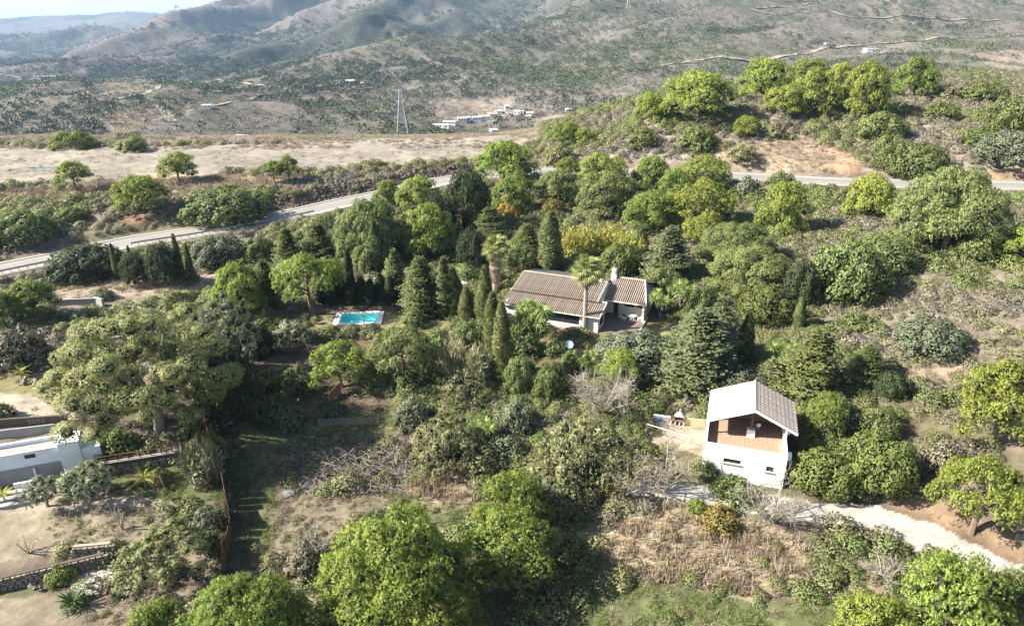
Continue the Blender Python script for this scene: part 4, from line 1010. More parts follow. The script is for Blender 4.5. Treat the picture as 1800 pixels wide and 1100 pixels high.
# ------------------------------------------------------------------ buildings
M_WHITE = plain("whitewash", (.76,.74,.69), (.58,.55,.49), 1.1, .9, .12)
M_CREAM = plain("cream_render", (.64,.60,.52), (.54,.49,.41), 1.2, .9, .15)
M_WHITE2 = plain("cool_whitewash", (.70,.74,.78), (.56,.58,.60), .9, .9, .15)  # bluish cast of the shaded walls is put into this whitewash
M_GREYW = plain("grey_render", (.28,.275,.265), (.19,.185,.18), .8, .95, .3)
M_TERR = plain("terracotta_floor", (.31,.2,.145), (.26,.165,.12), 1.0, .85, .1)
M_TILE = plain("roof_tile", (.35,.305,.25), (.24,.185,.14), 1.6, .85, .25, rnd=.12)
M_TILER = plain("roof_tile_red", (.33,.235,.165), (.25,.15,.1), 1.5, .85, .25, rnd=.14)
M_TILEG = plain("roof_tile_grey", (.25,.22,.20), (.17,.15,.135), 1.6, .9, .25, rnd=.1)  # also carries the painted shade of the terrace house's right slope
M_TILELIT = plain("sunlit_roof_tile", (.66,.645,.58), (.5,.48,.36), .9, .85, .15)  # sunlit brightness put into the tile colour, with a yellowish stain
M_VALLEY = plain("roof_channel", (.08,.06,.05), (.05,.04,.035), 2, .95, .2)
M_WOOD = plain("brown_wood", (.16,.09,.055), (.10,.06,.04), 3, .75, .3)
M_DARKW = plain("dark_frame", (.07,.055,.05), (.05,.04,.035), 3, .6, .1)
M_PAVE = plain("paver_brown", (.17,.125,.105), (.13,.095,.08), 1.0, .9, .2, rnd=.12)
M_PLAST = plain("white_plastic", (.82,.82,.82), (.78,.78,.78), 5, .4, 0)
M_METAL = plain("grey_metal", (.35,.35,.35), (.28,.28,.28), 3, .45, 0, .6)
M_BRICK = plain("brick", (.22,.125,.09), (.17,.095,.07), 3, .9, .3, rnd=.15)
M_STONE = plain("field_stone", (.23,.195,.155), (.15,.13,.105), 2, .95, .5, rnd=.25)
M_STONEL = plain("light_stone", (.33,.295,.25), (.25,.22,.19), 2, .95, .5, rnd=.15)
M_RUST = plain("rusty_sheet", (.15,.07,.038), (.09,.04,.022), 1.2, .85, .3)
M_SOIL = plain("dark_soil", (.10,.075,.06), (.07,.055,.045), 1.5, 1, .5)
def glass(name="window_glass", c=(.02,.025,.03)):
    if name in MATS: return MATS[name]
    m, t, b, o = _nodes(name); b.inputs['Base Color'].default_value = (*c, 1); b.inputs['Roughness'].default_value = .08; b.inputs['Specular IOR Level'].default_value = .6; MATS[name] = m; return m
M_GLASS = glass()
def frame_root(t, org, rz): t.location = org; t.rotation_euler = (0, 0, rz)

def tile_plane(parent, u0, u1, v0, z0, v1, z1, mats, pitch=.28, name='tile_row', r=.085, ridge=False, tl=.42, clipL=None, clipR=None):
    """barrel-tile slope from the eave (v0, z0) up to (v1, z1): dark channels with one raised row of overlapping tiles per course"""
    L = math.hypot(v1 - v0, z1 - z0); ang = math.atan2(z1 - z0, v1 - v0); n = max(2, int((u1 - u0) / pitch)); st = (u1 - u0) / n
    b = MB(); nz = Vector((0, -sin(ang), cos(ang))); 
    def q(u, s, h): return Vector((u, v0 + (v1 - v0) * s / L, z0 + (z1 - z0) * s / L)) + nz * h
    e0l, e1l, e0r, e1r = u0, u0 + (clipL or 0), u1, u1 - (clipR or 0)
    b.hexa([q(e0l, 0, -.12), q(e0r, 0, -.12), q(e1r, L, -.12), q(e1l, L, -.12)], [q(e0l, 0, 0), q(e0r, 0, 0), q(e1r, L, 0), q(e1l, L, 0)])
    b.build('roof_slab', M_VALLEY, parent)
    cache = {}
    for i in range(n):
        u = u0 + (i + .5) * st; La = L
        if clipL and u < u0 + clipL: La = L * (u - u0) / clipL
        if clipR and u > u1 - clipR: La = L * (u1 - u) / clipR
        La = max(La, .3); key = round(La, 2)
        if key not in cache:
            V = []; F = []; k = 5; m = max(1, int(La / tl))
            for a in range(m):
                s0, s1 = La * a / m, La * (a + 1) / m + .05
                for s, rr, hh in ((s0, r * 1.1, .035), (s1, r * .88, .01)):
                    for j in range(k):
                        t = pi * j / (k - 1); V.append(Vector((cos(t) * rr * st / .3 * .95, s * cos(ang), s * sin(ang))) + nz * (sin(t) * rr + hh))
                o = len(V) - 2 * k
                F += [(o + j, o + j + 1, o + k + j + 1, o + k + j) for j in range(k - 1)] + [tuple(range(o, o + k))[::-1]]
            me = bpy.data.meshes.new(name); me.from_pydata([tuple(p) for p in V], [], F); me.materials.append(mats[0]); me.update(); cache[key] = [me]
            for mm in mats[1:]:
                m2 = me.copy(); m2.materials.clear(); m2.materials.append(mm); cache[key].append(m2)
        o = link(name, cache[key][random.Random(int(u * 97)).choice([0, 0, 0, 0, 0, 0, 1]) % len(cache[key])], parent); o.location = (u, v0, z0)
def ridge_row(parent, p, q, mat, r=.13, name='ridge_tiles'):
    b = MB(); b.tube([p, q], [r, r], 8); b.build(name, mat, parent)

# --- villa
RZH = radians(-22)
H = thing('villa', "low cream villa with clay barrel-tile roofs in the middle of the garden", 'house', HC, RZH)
def wallbox(parent, boxes, mat, name='wall'):
    b = MB()
    for x in boxes: b.box(*x)
    return b.build(name, mat, parent)
# annex: front wall with the long window opening, right end wall with a window
wallbox(H, [(-13.4,0,-.3,-7.4,.2,2.12),(-7.4,0,-.3,-2.6,.2,.62),(-7.4,0,1.86,-2.6,.2,2.12),(-2.6,0,-.3,0,.2,2.12)], M_CREAM)
b = MB(); b.add([(-.2,.2,-.3),(0,.2,-.3),(0,.2,2.17),(-.2,.2,2.17),(-.2,3.2,-.3),(0,3.2,-.3),(0,3.2,2.98),(-.2,3.2,2.98)], [(0,1,2,3),(5,4,7,6),(1,5,6,2),(4,0,3,7),(3,2,6,7)]); b.build('end_wall', M_CREAM, H)
wallbox(H, [(-13.4,.2,-.3,-13.2,12,2.6),(-13.2,11.8,-.3,-.9,12,3.1),(-.9,3.4,-.3,-.7,12,3.1)], M_CREAM, 'side_wall')
b = MB(); b.add([(-1.1,2.7,3.0),(-.86,2.7,3.0),(-.86,7.5,4.36),(-1.1,7.5,4.36),(-1.1,12.2,3.0),(-.86,12.2,3.0),(-.86,3.0,2.6),(-.86,11.9,2.6),(-1.1,3.0,2.6),(-1.1,11.9,2.6)], [(1,6,7,5,2),(0,3,4,9,8),(0,1,2,3),(3,2,5,4)]); b.build('gable', M_CREAM, H)
w = wallbox(H, [(-7.4,.06,.62,-2.6,.1,.7),(-7.4,.06,1.78,-2.6,.1,1.86),(-7.4,.06,.7,-7.32,.1,1.78),(-5.05,.06,.7,-4.95,.1,1.78),(-2.68,.06,.7,-2.6,.1,1.78)], M_DARKW, 'window_frame')
wallbox(w, [(-7.3,.075,.72,-5.06,.085,1.76),(-4.94,.075,.72,-2.7,.085,1.76)], M_GLASS, 'pane')
w = wallbox(H, [(.003,.75,.35,.03,2.7,.43),(.003,.75,1.72,.03,2.7,1.8),(.003,.75,.43,.03,.83,1.72),(.003,2.62,.43,.03,2.7,1.72)], M_WHITE, 'window_frame')
wallbox(w, [(.004,.84,.44,.014,2.61,1.71)], M_GLASS, 'pane')
wallbox(H, [(-13.6,-.55,-.02,.1,-.02,.06)], M_TERR, 'front_step')
tile_plane(H, -13.9, .35, -.5, 2.28, 3.15, 3.12, (M_TILE, M_TILER))
tile_plane(H, -13.4, -.85, 2.55, 3.3, 7.5, 4.5, (M_TILE, M_TILER))
# rear slope mirrored: built facing the other way
RS = []
def rear(parent, u0, u1, v0, z0, v1, z1, mats):
    n0 = set(parent.children); tile_plane(parent, -u1, -u0, -v0, z0, -v1, z1, mats)
    for c in parent.children:
        if c not in n0: c.rotation_euler = (0, 0, pi); c.location = (-c.location.x, -c.location.y, c.location.z)
rear(H, -13.4, -.85, 12.4, 3.3, 7.5, 4.5, (M_TILEG, M_TILE))
ridge_row(H, (-13.5, 7.5, 4.52), (-.75, 7.5, 4.52), M_TILE)
ridge_row(H, (-13.9, 3.2, 3.16), (.35, 3.2, 3.16), M_WHITE, .07, 'flashing')
for u in (-13.45, -.78): ridge_row(H, (u, 2.5, 3.36), (u, 7.5, 4.56), M_TILE, .09, 'verge_tiles')
ridge_row(H, (.36, -.5, 2.33), (.36, 3.15, 3.17), M_TILE, .09, 'verge_tiles')
ridge_row(H, (-13.9, -.56, 2.24), (.35, -.56, 2.24), M_WHITE, .05, 'gutter')
# right wing with the porch
wallbox(H, [(-.7,7.4,-.3,.25,7.6,2.6),(.25,7.4,1.85,1.0,7.6,2.6),(1.0,7.4,-.3,1.8,7.6,2.6),(1.8,7.4,-.3,5.0,7.6,1.2),(1.8,7.4,1.75,5.0,7.6,2.6),(4.8,5.6,-.3,5.0,7.4,2.5),(4.8,7.6,-.3,5.0,12.6,2.6),(-.7,12.4,-.3,4.8,12.6,2.6)], M_CREAM, 'porch_wall')
wallbox(H, [(4.75,5.5,-.3,5.05,5.8,2.5)], M_CREAM, 'porch_post')
wallbox(H, [(.27,7.52,0,.98,7.56,1.84)], M_DARKW, 'door')
w = wallbox(H, [(1.82,7.46,1.2,5.0,7.5,1.26),(1.82,7.46,1.69,5.0,7.5,1.75),(3.35,7.46,1.26,3.45,7.5,1.69)], M_WHITE, 'window_frame'); wallbox(w, [(1.82,7.475,1.26,3.35,7.485,1.69),(3.45,7.475,1.26,4.8,7.485,1.69)], M_GLASS, 'pane')
tile_plane(H, -.6, 5.25, 5.35, 2.6, 10.6, 4.3, (M_TILE, M_TILER), clipR=1.3)
rear(H, -.6, 5.25, 13.0, 3.3, 10.6, 4.3, (M_TILEG, M_TILE))
b = MB(); b.add([(3.95,10.6,4.28),(5.3,5.4,2.6),(5.3,13.0,2.6),(5.2,5.4,2.5),(5.2,13,2.5)], [(0,1,2),(1,3,4,2)]); b.build('hip_slope', M_TILEG, H)
ridge_row(H, (-.6, 10.6, 4.34), (3.95, 10.6, 4.34), M_TILE); ridge_row(H, (3.95, 10.6, 4.34), (5.27, 5.4, 2.66), M_WHITE, .09, 'hip_tiles'); ridge_row(H, (-.6, 5.3, 2.6), (5.25, 5.3, 2.6), M_WHITE, .06, 'gutter')
b = MB(); b.box(-.95, 10.0, 3.4, -.2, 10.7, 4.75); b.lathe([(.36, 4.75), (.33, 5.35), (.37, 5.4), (.3, 5.6), (.1, 5.66)], 14, (-.57, 10.35, 0)); b.build('chimney', M_WHITE, H)
b = MB(); b.box(-2.0, 7.3, 4.3, -1.55, 7.75, 5.15); b.box(-2.08, 7.22, 5.15, -1.47, 7.83, 5.24); b.build('chimney', M_WHITE, H)
# patio of pavers in front of the porch, each course a row of slabs
pt = thing('patio', "brown paved patio under the villa porch", 'patio', HC, RZH)
wallbox(pt, [(.05,.4,-.25,5.2,7.35,.0)], M_SOIL, 'bed')
pm = {}
for i in range(9):
    for j in range(12):
        if i > 5 and j < 3: continue
        b = pm.get(0)
        if b is None:
            q = MB(); q.box(-.27, -.27, 0, .27, .27, .035); me = bpy.data.meshes.new('paver'); me.from_pydata(q.V, [], q.F); me.materials.append(M_PAVE); me.update(); pm[0] = me
        o = link('paver', pm[0], pt); o.location = (.36 + i * .565, .72 + j * .565, .0)
b = MB(); b.beam((5.22,1.6,.1),(5.22,7.3,.1),.16,.22); b.build('kerb', M_WHITE, pt)
wallbox(pt, [(-.0,.0,-.25,.0001,.0001,-.2)], M_SOIL, 'bed_edge')
# furniture (child-sized to the villa's proportions: seat .34 high)
def chair(loc, rz, label, group, s=.78, z=0):
    t = thing('plastic_chair', label, 'chair', loc, rz, group); t.scale = (s, s, s)
    b = MB(); b.hexa([(-.24,-.23,.42),(.24,-.23,.42),(.21,.22,.40),(-.21,.22,.40)], [(-.24,-.23,.45),(.24,-.23,.45),(.21,.22,.43),(-.21,.22,.43)]); b.build('seat', M_PLAST, t)
    b = MB()
    for i in range(5): b.beam((-.18 + i * .09, .2, .44), (-.2 + i * .1, .3, .82), .045, .02)
    b.beam((-.25, .31, .84), (.25, .31, .84), .06, .03); b.build('backrest', M_PLAST, t)
    for sx in (-1, 1):
        b = MB(); b.tube([(sx*.25,-.2,.62),(sx*.27,0,.65),(sx*.24,.28,.68)], [.025]*3, 6); b.tube([(sx*.24,-.2,.44),(sx*.25,-.2,.62)], [.02]*2, 6); b.build('armrest', M_PLAST, t)
        for sy in (-1, 1):
            b = MB(); b.beam((sx*.2,sy*.19,.43),(sx*.27,sy*.26,0),.045,.03); b.build('leg', M_PLAST, t)
    return t
def table(loc, label, L=.75, Wd=.45, h=.55):
    t = thing('garden_table', label, 'table', loc, RZH); b = MB(); b.prism([(L*cos(i*pi/8)*1.0, Wd*sin(i*pi/8)) for i in range(16)], h - .04, h); b.build('table_top', M_PLAST, t)
    for sx in (-1, 1):
        for sy in (-1, 1): b = MB(); b.beam((sx*L*.6,sy*Wd*.55,h-.04),(sx*L*.72,sy*Wd*.75,0),.05); b.build('leg', M_PLAST, t)
    return t
tb = hw(3.15, 6.05, .04); table(tb, "white oval plastic table on the villa patio")
g = 'white plastic chairs on the villa patio'
for (u, v, r, lb) in [(1.75,5.75,1.9,"white plastic chair at the villa table's left end, turned outwards"),(2.35,5.2,2.9,"white plastic chair in front of the villa table, nearer the left end"),
    (3.35,5.1,3.3,"white plastic chair in front of the villa table, nearer the post"),(4.35,5.75,-1.4,"white plastic chair at the villa table's end beside the post"),
    (3.7,6.85,.1,"white plastic chair behind the villa table below the window")]:
    chair(hw(u, v, .04), RZH + r, lb, g)
# satellite dish on its pole in the shaded bed
gd = ground(1000, 622); t = thing('satellite_dish', "blue-white satellite dish on a post in the shade below the villa", 'satellite dish', tuple(gd))
M_DISH = plain("dish_blue", (.26,.36,.45), (.23,.33,.42), 2, .6, 0)
b = MB(); b.tube([(0,0,-.3),(0,0,1.25)], [.04,.04], 8); b.build('post', M_METAL, t)
b = MB(); b.lathe([(.05,.0),(.35,.05),(.5,.15),(.52,.165),(.48,.16),(.34,.07),(.05,.02)], 22); o = b.build('dish', M_DISH, t); o.location = (0,-.1,1.3); o.rotation_euler = (radians(62),0,radians(-8))
b = MB(); b.tube([(0,-.1,1.0),(-.05,-.75,1.15)], [.02,.02], 6); b.box(-.1,-.82,1.1,.0,-.7,1.22); b.build('arm', M_METAL, t)

# --- white house with the roofed terrace
RZW = radians(-18)
T = thing('terrace_house', "small white block house with a half roofed roof terrace", 'house', WC, RZW)
Wd, Dp, G = 7.45, 8.2, -2.0
wallbox(T, [(-Wd,0,G-.3,-5.6,.22,1.5),(-5.6,0,G-.3,-3.9,.22,-.35),(-5.6,0,.25,-3.9,.22,1.5),(-3.9,0,G-.3,-1.75,.22,1.5),(-1.75,0,G-.3,-.95,.22,-.55),(-1.75,0,.15,-.95,.22,1.5),(-.95,0,G-.3,0,.22,1.5)], M_WHITE, 'front_wall')
wallbox(T, [(-Wd,.22,G-.3,-Wd+.22,Dp,.6),(-Wd,.22,.6,-Wd+.22,Dp,1.5)], M_WHITE, 'side_wall'); wallbox(T, [(-.22,.22,G-.3,0,Dp,1.5)], M_WHITE, 'side_wall')
wallbox(T, [(-Wd,Dp,G-.3,0,Dp+.2,2.55)], M_WHITE, 'rear_wall')
wallbox(T, [(-Wd+.22,5.4,1.5,-Wd+.02,Dp,2.5),(-.2,5.4,1.5,-.02,Dp,2.5)], M_WHITE, 'upper_side_wall')
wallbox(T, [(-Wd+.24,7.0,.72,-.24,7.15,2.55)], M_BRICK, 'inner_wall')
fl = wallbox(T, [(-Wd+.22,.22,.55,-.22,Dp,.7)], M_TERR, 'terrace_floor')
tm = MB(); tm.box(-.2, -.2, 0, .2, .2, .012); tme = bpy.data.meshes.new('floor_tile'); tme.from_pydata(tm.V, [], tm.F); M_TTILE = plain("terracotta_tile", (.34,.215,.15), (.29,.185,.13), 2, .8, .05, rnd=.07); tme.materials.append(M_TTILE); tme.update()
for i in range(16):
    for j in range(15):
        o = link('floor_tile', tme, fl); o.location = (-Wd + .45 + i * .432, .48 + j * .432, .7)
for (u0, u1, z0, z1) in ((-5.6,-3.9,-.35,.25),(-1.75,-.95,-.55,.15)):
    w = wallbox(T, [(u0,-.03,z0,u1,.06,z0+.06),(u0,-.03,z1-.06,u1,.06,z1),(u0,-.03,z0+.06,u0+.06,.06,z1-.06),(u1-.06,-.03,z0+.06,u1,.06,z1-.06)], M_WHITE, 'window_frame')
    wallbox(w, [(u0+.06,.1,z0+.06,u1-.06,.12,z1-.06)], M_GLASS, 'pane'); wallbox(w, [(u0-.08,-.12,z0-.07,u1+.08,0,z0-.003)], M_BRICK, 'sill')
b = MB(); b.box(-3.6,3.55,.7,-2.85,4.15,1.5); b.build('pedestal', M_WHITE, T); b = MB(); b.beam((-3.22,3.85,1.5),(-3.22,3.85,4.0),.2); b.build('post', M_WOOD, T)
for v in (3.0, 5.0, 7.0): b = MB(); b.beam((-7.3,v,2.35),(-3.2,v,4.0),.12); b.beam((-3.2,v,4.0),(.3,v,2.35),.12); b.build('rafter', M_WOOD, T)
b = MB(); b.beam((-3.2,2.55,4.08),(-3.2,8.5,4.08),.18); b.beam((-7.25,2.55,2.35),(-7.25,8.5,2.35),.14); b.beam((.1,2.55,2.35),(.1,8.5,2.35),.14); b.build('roof_beam', M_WOOD, T)
for u, nm in ((-7.3, 'corner_post'), (-.12, 'corner_post')): b = MB(); b.beam((u,3.0,1.5),(u,3.0,2.4),.18); b.build(nm, M_WHITE, T)
# right slope: grey tile rows run from the ridge down to the eave (turned by 90 degrees); left slope: sun-bright; sun and shade are put into the two tile colours
def side_slope(parent, rot, ctr_u, v0, v1, halfw, zE, zR, mats, pitch):
    n0 = set(parent.children); tile_plane(parent, v0, v1, -halfw, zE, 0, zR, mats, pitch=pitch, r=.07 * pitch / .3)
    for c in list(parent.children):
        if c in n0: continue
        x, y, z = c.location
        # local (along the ridge, towards the ridge) -> house (u, v)
        if rot > 0: c.rotation_euler = (0, 0, pi / 2); c.location = (-y + ctr_u, x, z)
        else: c.rotation_euler = (0, 0, -pi / 2); c.location = (y + ctr_u, -x, z)
side_slope(T, 1, -3.2, 2.4, 8.75, 4.0, 2.5, 4.3, (M_TILEG,), .48)
side_slope(T, -1, -3.2, -8.75, -2.4, 4.15, 2.5, 4.3, (M_TILELIT,), .34)
ridge_row(T, (-3.2, 2.4, 4.33), (-3.2, 8.8, 4.33), M_TILE, .11)
b = MB(); b.beam((-7.4,2.36,2.5),(-3.2,2.36,4.35),.1,.2); b.beam((-3.2,2.36,4.35),(.82,2.36,2.5),.1,.2); b.build('bargeboard', M_WHITE, T)
# air conditioner beside the right corner
t = thing('air_conditioner', "white air conditioning unit hung outside the terrace house's right wall", 'air conditioner', ww(.05, 1.2, .5), RZW)
b = MB(); b.box(0.05,-.35,0,.4,.35,.55); b.build('case', M_PLAST, t); b = MB(); b.lathe([(.2,0),(.2,.02)], 14); o = b.build('fan_grille', M_METAL, t); o.location = (.4,0,.28); o.rotation_euler = (0, pi/2, 0)
b = MB(); b.beam((0,-.25,-.02),(.42,-.25,-.02),.04); b.beam((0,.25,-.02),(.42,.25,-.02),.04); b.build('bracket', M_METAL, t)

# person on the terrace
def person(loc, rz, s, label):
    t = thing('person', label, 'person', loc, rz); t.scale = (s, s, s)
    J = {'pel':(0,0,.95,.14),'wa':(0,0,1.08,.125),'ch':(0,-.01,1.32,.15),'nk':(0,0,1.47,.06),'hd0':(0,-.02,1.56,.085),'hd':(0,-.02,1.66,.1),
         'hl':(.09,0,.9,.095),'kl':(.11,-.03,.5,.065),'al':(.12,.02,.1,.045),'fl':(.13,-.13,.035,.04),'hr':(-.09,0,.9,.095),'kr':(-.12,.0,.5,.065),'ar':(-.13,.05,.1,.045),'fr':(-.15,-.1,.035,.04),
         'sl':(.2,0,1.4,.065),'el':(.30,-.02,1.14,.048),'wl':(.12,-.26,1.13,.034),'sr':(-.2,0,1.4,.065),'er':(-.30,-.02,1.14,.048),'wr':(-.12,-.26,1.13,.034)}
    E_ = [('pel','wa'),('wa','ch'),('ch','nk'),('nk','hd0'),('hd0','hd'),('pel','hl'),('hl','kl'),('kl','al'),('al','fl'),('pel','hr'),('hr','kr'),('kr','ar'),('ar','fr'),('ch','sl'),('sl','el'),('el','wl'),('ch','sr'),('sr','er'),('er','wr')]
    for sd in (1, -1):
        w = 'wl' if sd > 0 else 'wr'
        for i, (dx, dy, dz) in enumerate([(-.045,-.05,.03),(-.03,-.08,.012),(-.012,-.085,0),(.01,-.08,-.012),(.028,-.065,-.022)]):
            a, b_ = f'{w}a{i}', f'{w}b{i}'; x, y, z, _ = J[w]
            J[a] = (x + dx * sd * .6, y + dy * .6, z + dz * .6, .011); J[b_] = (x + dx * sd * .7 - sd * .02, y + dy, z + dz + .01, .009); E_ += [(w, a), (a, b_)]
    keys = list(J); me = bpy.data.meshes.new('body'); me.from_pydata([J[k][:3] for k in keys], [(keys.index(a), keys.index(b)) for a, b in E_], [])
    o = link('body', me, t); o.modifiers.new('skin', 'SKIN'); 
    if not me.skin_vertices: pass
    for i, k in enumerate(keys):
        r = J[k][3]; me.skin_vertices[0].data[i].radius = (r, r); me.skin_vertices[0].data[i].use_root = (k == 'pel')
    sd = o.modifiers.new('sub', 'SUBSURF'); sd.levels = 2; sd.render_levels = 2
    m, tt, b, oo = _nodes("person_clothes"); tc = tt.nodes.new("ShaderNodeTexCoord"); sp = tt.nodes.new("ShaderNodeSeparateXYZ"); tt.links.new(tc.outputs['Object'], sp.inputs[0])
    def gt(sock, v):
        n = tt.nodes.new("ShaderNodeMath"); n.operation = 'GREATER_THAN'; tt.links.new(sock, n.inputs[0]); n.inputs[1].default_value = v; return n.outputs[0]
    c = mixc(tt, gt(sp.outputs[2], .98), (.10,.13,.20), (.78,.78,.80)); c = mixc(tt, gt(sp.outputs[2], 1.46), c, (.45,.27,.19))
    lt = tt.nodes.new("ShaderNodeMath"); lt.operation = 'LESS_THAN'; tt.links.new(sp.outputs[1], lt.inputs[0]); lt.inputs[1].default_value = -.14; an = tt.nodes.new("ShaderNodeMath"); an.operation = 'MULTIPLY'; tt.links.new(lt.outputs[0], an.inputs[0]); tt.links.new(gt(sp.outputs[2], .9), an.inputs[1])
    c = mixc(tt, an.outputs[0], c, (.45,.27,.19)); c2 = mixc(tt, gt(sp.outputs[2], .09), (.03,.03,.03), c); tt.links.new(c2, b.inputs['Base Color']); b.inputs['Roughness'].default_value = .85; me.materials.append(m)
    b = MB(); b.lathe([(.06,-.03),(.105,.0),(.11,.05),(.09,.1),(.04,.125)], 14, (0,.005,1.665)); b.build('hair', plain("hair_dark", (.04,.03,.025), rough=.8), t, smooth=True)
    b = MB()
    for x in (-.035, .035): b.lathe([(.012,-.006),(.012,.006)], 6, (x,-.112,1.655))
    b.build('eye', plain("eye_dark", (.02,.02,.02)), t); b = MB(); b.hexa([(-.013,-.11,1.6),(.013,-.11,1.6),(.01,-.14,1.6),(-.01,-.14,1.6)], [(-.006,-.11,1.65),(.006,-.11,1.65),(.005,-.118,1.65),(-.005,-.118,1.65)]); b.build('nose', plain("skin", (.45,.27,.19)), t)
person(ww(-2.55, 4.55, .715), RZW + .2, .74, "person in a white shirt and blue trousers standing on the terrace beside the wooden post")

# walled yard left of the white house with its barbecue
gy = lambda x, y: gz(x, y)
def wall_between(p, q, h, th, mat, name, label, cat, below=.4, top=None, group=None, coping=None):
    p = Vector(p); q = Vector(q); d = (q - p); L = Vector((d.x, d.y, 0)).length; rz = math.atan2(d.y, d.x)
    t = thing(name, label, cat, p, rz, group); b = MB(); b.hexa([(0,-th/2,-below),(L,-th/2,d.z-below),(L,th/2,d.z-below),(0,th/2,-below)], [(0,-th/2,h),(L,-th/2,d.z+h),(L,th/2,d.z+h),(0,th/2,h)]); b.build('wall_body', mat, t)
    if coping:
        b = MB(); b.hexa([(0,-th/2-.03,h),(L,-th/2-.03,d.z+h),(L,th/2+.03,d.z+h),(0,th/2+.03,h)], [(0,-th/2-.03,h+.07),(L,-th/2-.03,d.z+h+.07),(L,th/2+.03,d.z+h+.07),(0,th/2+.03,h+.07)]); b.build('coping', coping, t)
    return t, L
M_OCHRE = plain("ochre_render", (.42,.34,.2), (.36,.29,.165), 1, .9, .15)
wall_between(atz(1199,745,-2.0), atz(1240,749,-2.0), .72, .16, M_OCHRE, 'garden_wall', "low ochre wall between barbecue and white house", 'wall', coping=M_OCHRE)
wall_between(atz(1148,737,-2.0), atz(1178,742,-2.0), .6, .16, M_GREYW, 'garden_wall', "low grey wall left of the barbecue", 'wall', coping=M_WHITE2)
bq = atz(1190, 744, -2.0); t = thing('barbecue', "brick barbecue with white legs and a pointed hood in the yard", 'barbecue', bq, RZW)
for u in (-.85, -.3, .25, .75): b = MB(); b.box(u, -.35, -.1, u + .14, .3, .5); b.build('leg', M_WHITE, t)
b = MB(); b.box(-.9,-.38,.5,.95,.32,.62); b.build('counter', M_BRICK, t); b = MB(); b.box(-.35,.2,.62,.8,.32,1.15); b.box(-.35,-.3,.62,-.25,.2,1.15); b.box(.7,-.3,.62,.8,.2,1.15); b.build('firebox', M_DARKW, t)
b = MB(); b.hexa([(-.42,-.36,1.15),(.87,-.36,1.15),(.87,.34,1.15),(-.42,.34,1.15)], [(.1,.0,1.75),(.35,.0,1.75),(.35,.2,1.75),(.1,.2,1.75)]); b.box(.12,.02,1.75,.33,.18,2.15); b.build('hood', M_GREYW, t); t.scale = (.85, .85, .85)
t = thing('storage_crate', "blue plastic crate beside the barbecue wall", 'crate', atz(1156,739,-2.0), .3); b = MB(); b.box(-.35,-.22,0,.35,.22,.3); b.build('crate_body', plain("blue_plastic", (.03,.2,.4), rough=.5), t); b = MB(); b.box(-.38,-.25,.3,.38,.25,.34); b.build('lid', plain("dark_blue_plastic", (.03,.09,.2), rough=.5), t)
t = thing('pipe_rail', "long white pipe stretched over the yard beside the white house", 'pipe', (0, 0, 0)); b = MB(); b.tube([atz(1137,745,-.6), atz(1216,769,-.6)], [.03,.03], 6); b.build('rail', M_PLAST, t)
b = MB(); p = atz(1137,745,-.6); b.tube([p, (p.x, p.y, -2.4)], [.03,.03], 6); p = atz(1216,769,-.6); b.tube([p, (p.x, p.y, -2.4)], [.03,.03], 6); b.build('support', M_METAL, t)

# --- pool
P0 = (atz(587,572,0) + atz(592,550,0)) / 2; pc = Vector((-21.6, 88.4, 0)); rzp = math.radians(4.5)
t = thing('swimming_pool', "small turquoise swimming pool with a white stone rim", 'pool', pc, rzp)
a, c, i, k = 3.35, 2.3, 2.55, 1.65
wallbox(t, [(-a,-c,-.5,a,-k,.12),(-a,k,-.5,a,c,.12),(-a,-k,-.5,-i,k,.12),(i,-k,-.5,a,k,.12)], plain("pool_coping", (.78,.73,.66), (.66,.6,.53), 2, .8, .1), 'coping')
M_BASIN = plain("pool_lining", (.35,.92,.88), (.3,.88,.84), .5, .6, 0)
wallbox(t, [(-i,-k,-.9,i,k,-.8),(-i,-k,-.8,-i+.04,k,.0),(i-.04,-k,-.8,i,k,.0),(-i+.04,-k,-.8,i-.04,-k+.04,.0),(-i+.04,k-.04,-.8,i-.04,k,.0)], M_BASIN, 'basin')
wm, tt, b_, o_ = _nodes("pool_water"); tt.nodes.remove(b_); gl = tt.nodes.new("ShaderNodeBsdfGlossy"); gl.inputs['Roughness'].default_value = .03; tp = tt.nodes.new("ShaderNodeBsdfTransparent"); tp.inputs[0].default_value = (.72,.97,.97,1)
mx = tt.nodes.new("ShaderNodeMixShader"); mx.inputs[0].default_value = .07; tt.links.new(tp.outputs[0], mx.inputs[1]); tt.links.new(gl.outputs[0], mx.inputs[2]); tt.links.new(mx.outputs[0], o_.inputs[0])
b = MB(); b.add([(-i+.041,-k+.041,-.08),(i-.041,-k+.041,-.08),(i-.041,k-.041,-.08),(-i+.041,k-.041,-.08)], [(0,1,2,3)]); b.build('water', wm, t)
for u in (-1.9, -1.45): b = MB(); b.tube([(u,1.55,-.5),(u,1.55,.55),(u,1.75,.72),(u,2.0,.55),(u,2.05,.1)], [.03]*5, 6); b.build('ladder_rail', M_METAL, t)
wallbox(t, [(.6,-1.6,-.8,1.6,-.9,-.4)], M_BASIN, 'step')
gk = ground(693, 545); t = thing('kettle_grill', "dark covered kettle grill at the edge of the shade on the pool lawn", 'grill', tuple(gk)); b = MB(); b.lathe([(.1,.45),(.36,.6),(.42,.8),(.36,1.0),(.12,1.12)], 14); b.build('kettle', plain("black_enamel", (.03,.035,.05), rough=.35), t, smooth=True)
for i_ in range(3): b = MB(); b.tube([(.2*cos(i_*2.1),.2*sin(i_*2.1),.55),(.4*cos(i_*2.1),.4*sin(i_*2.1),0)], [.02,.02], 5); b.build('leg', M_METAL, t)
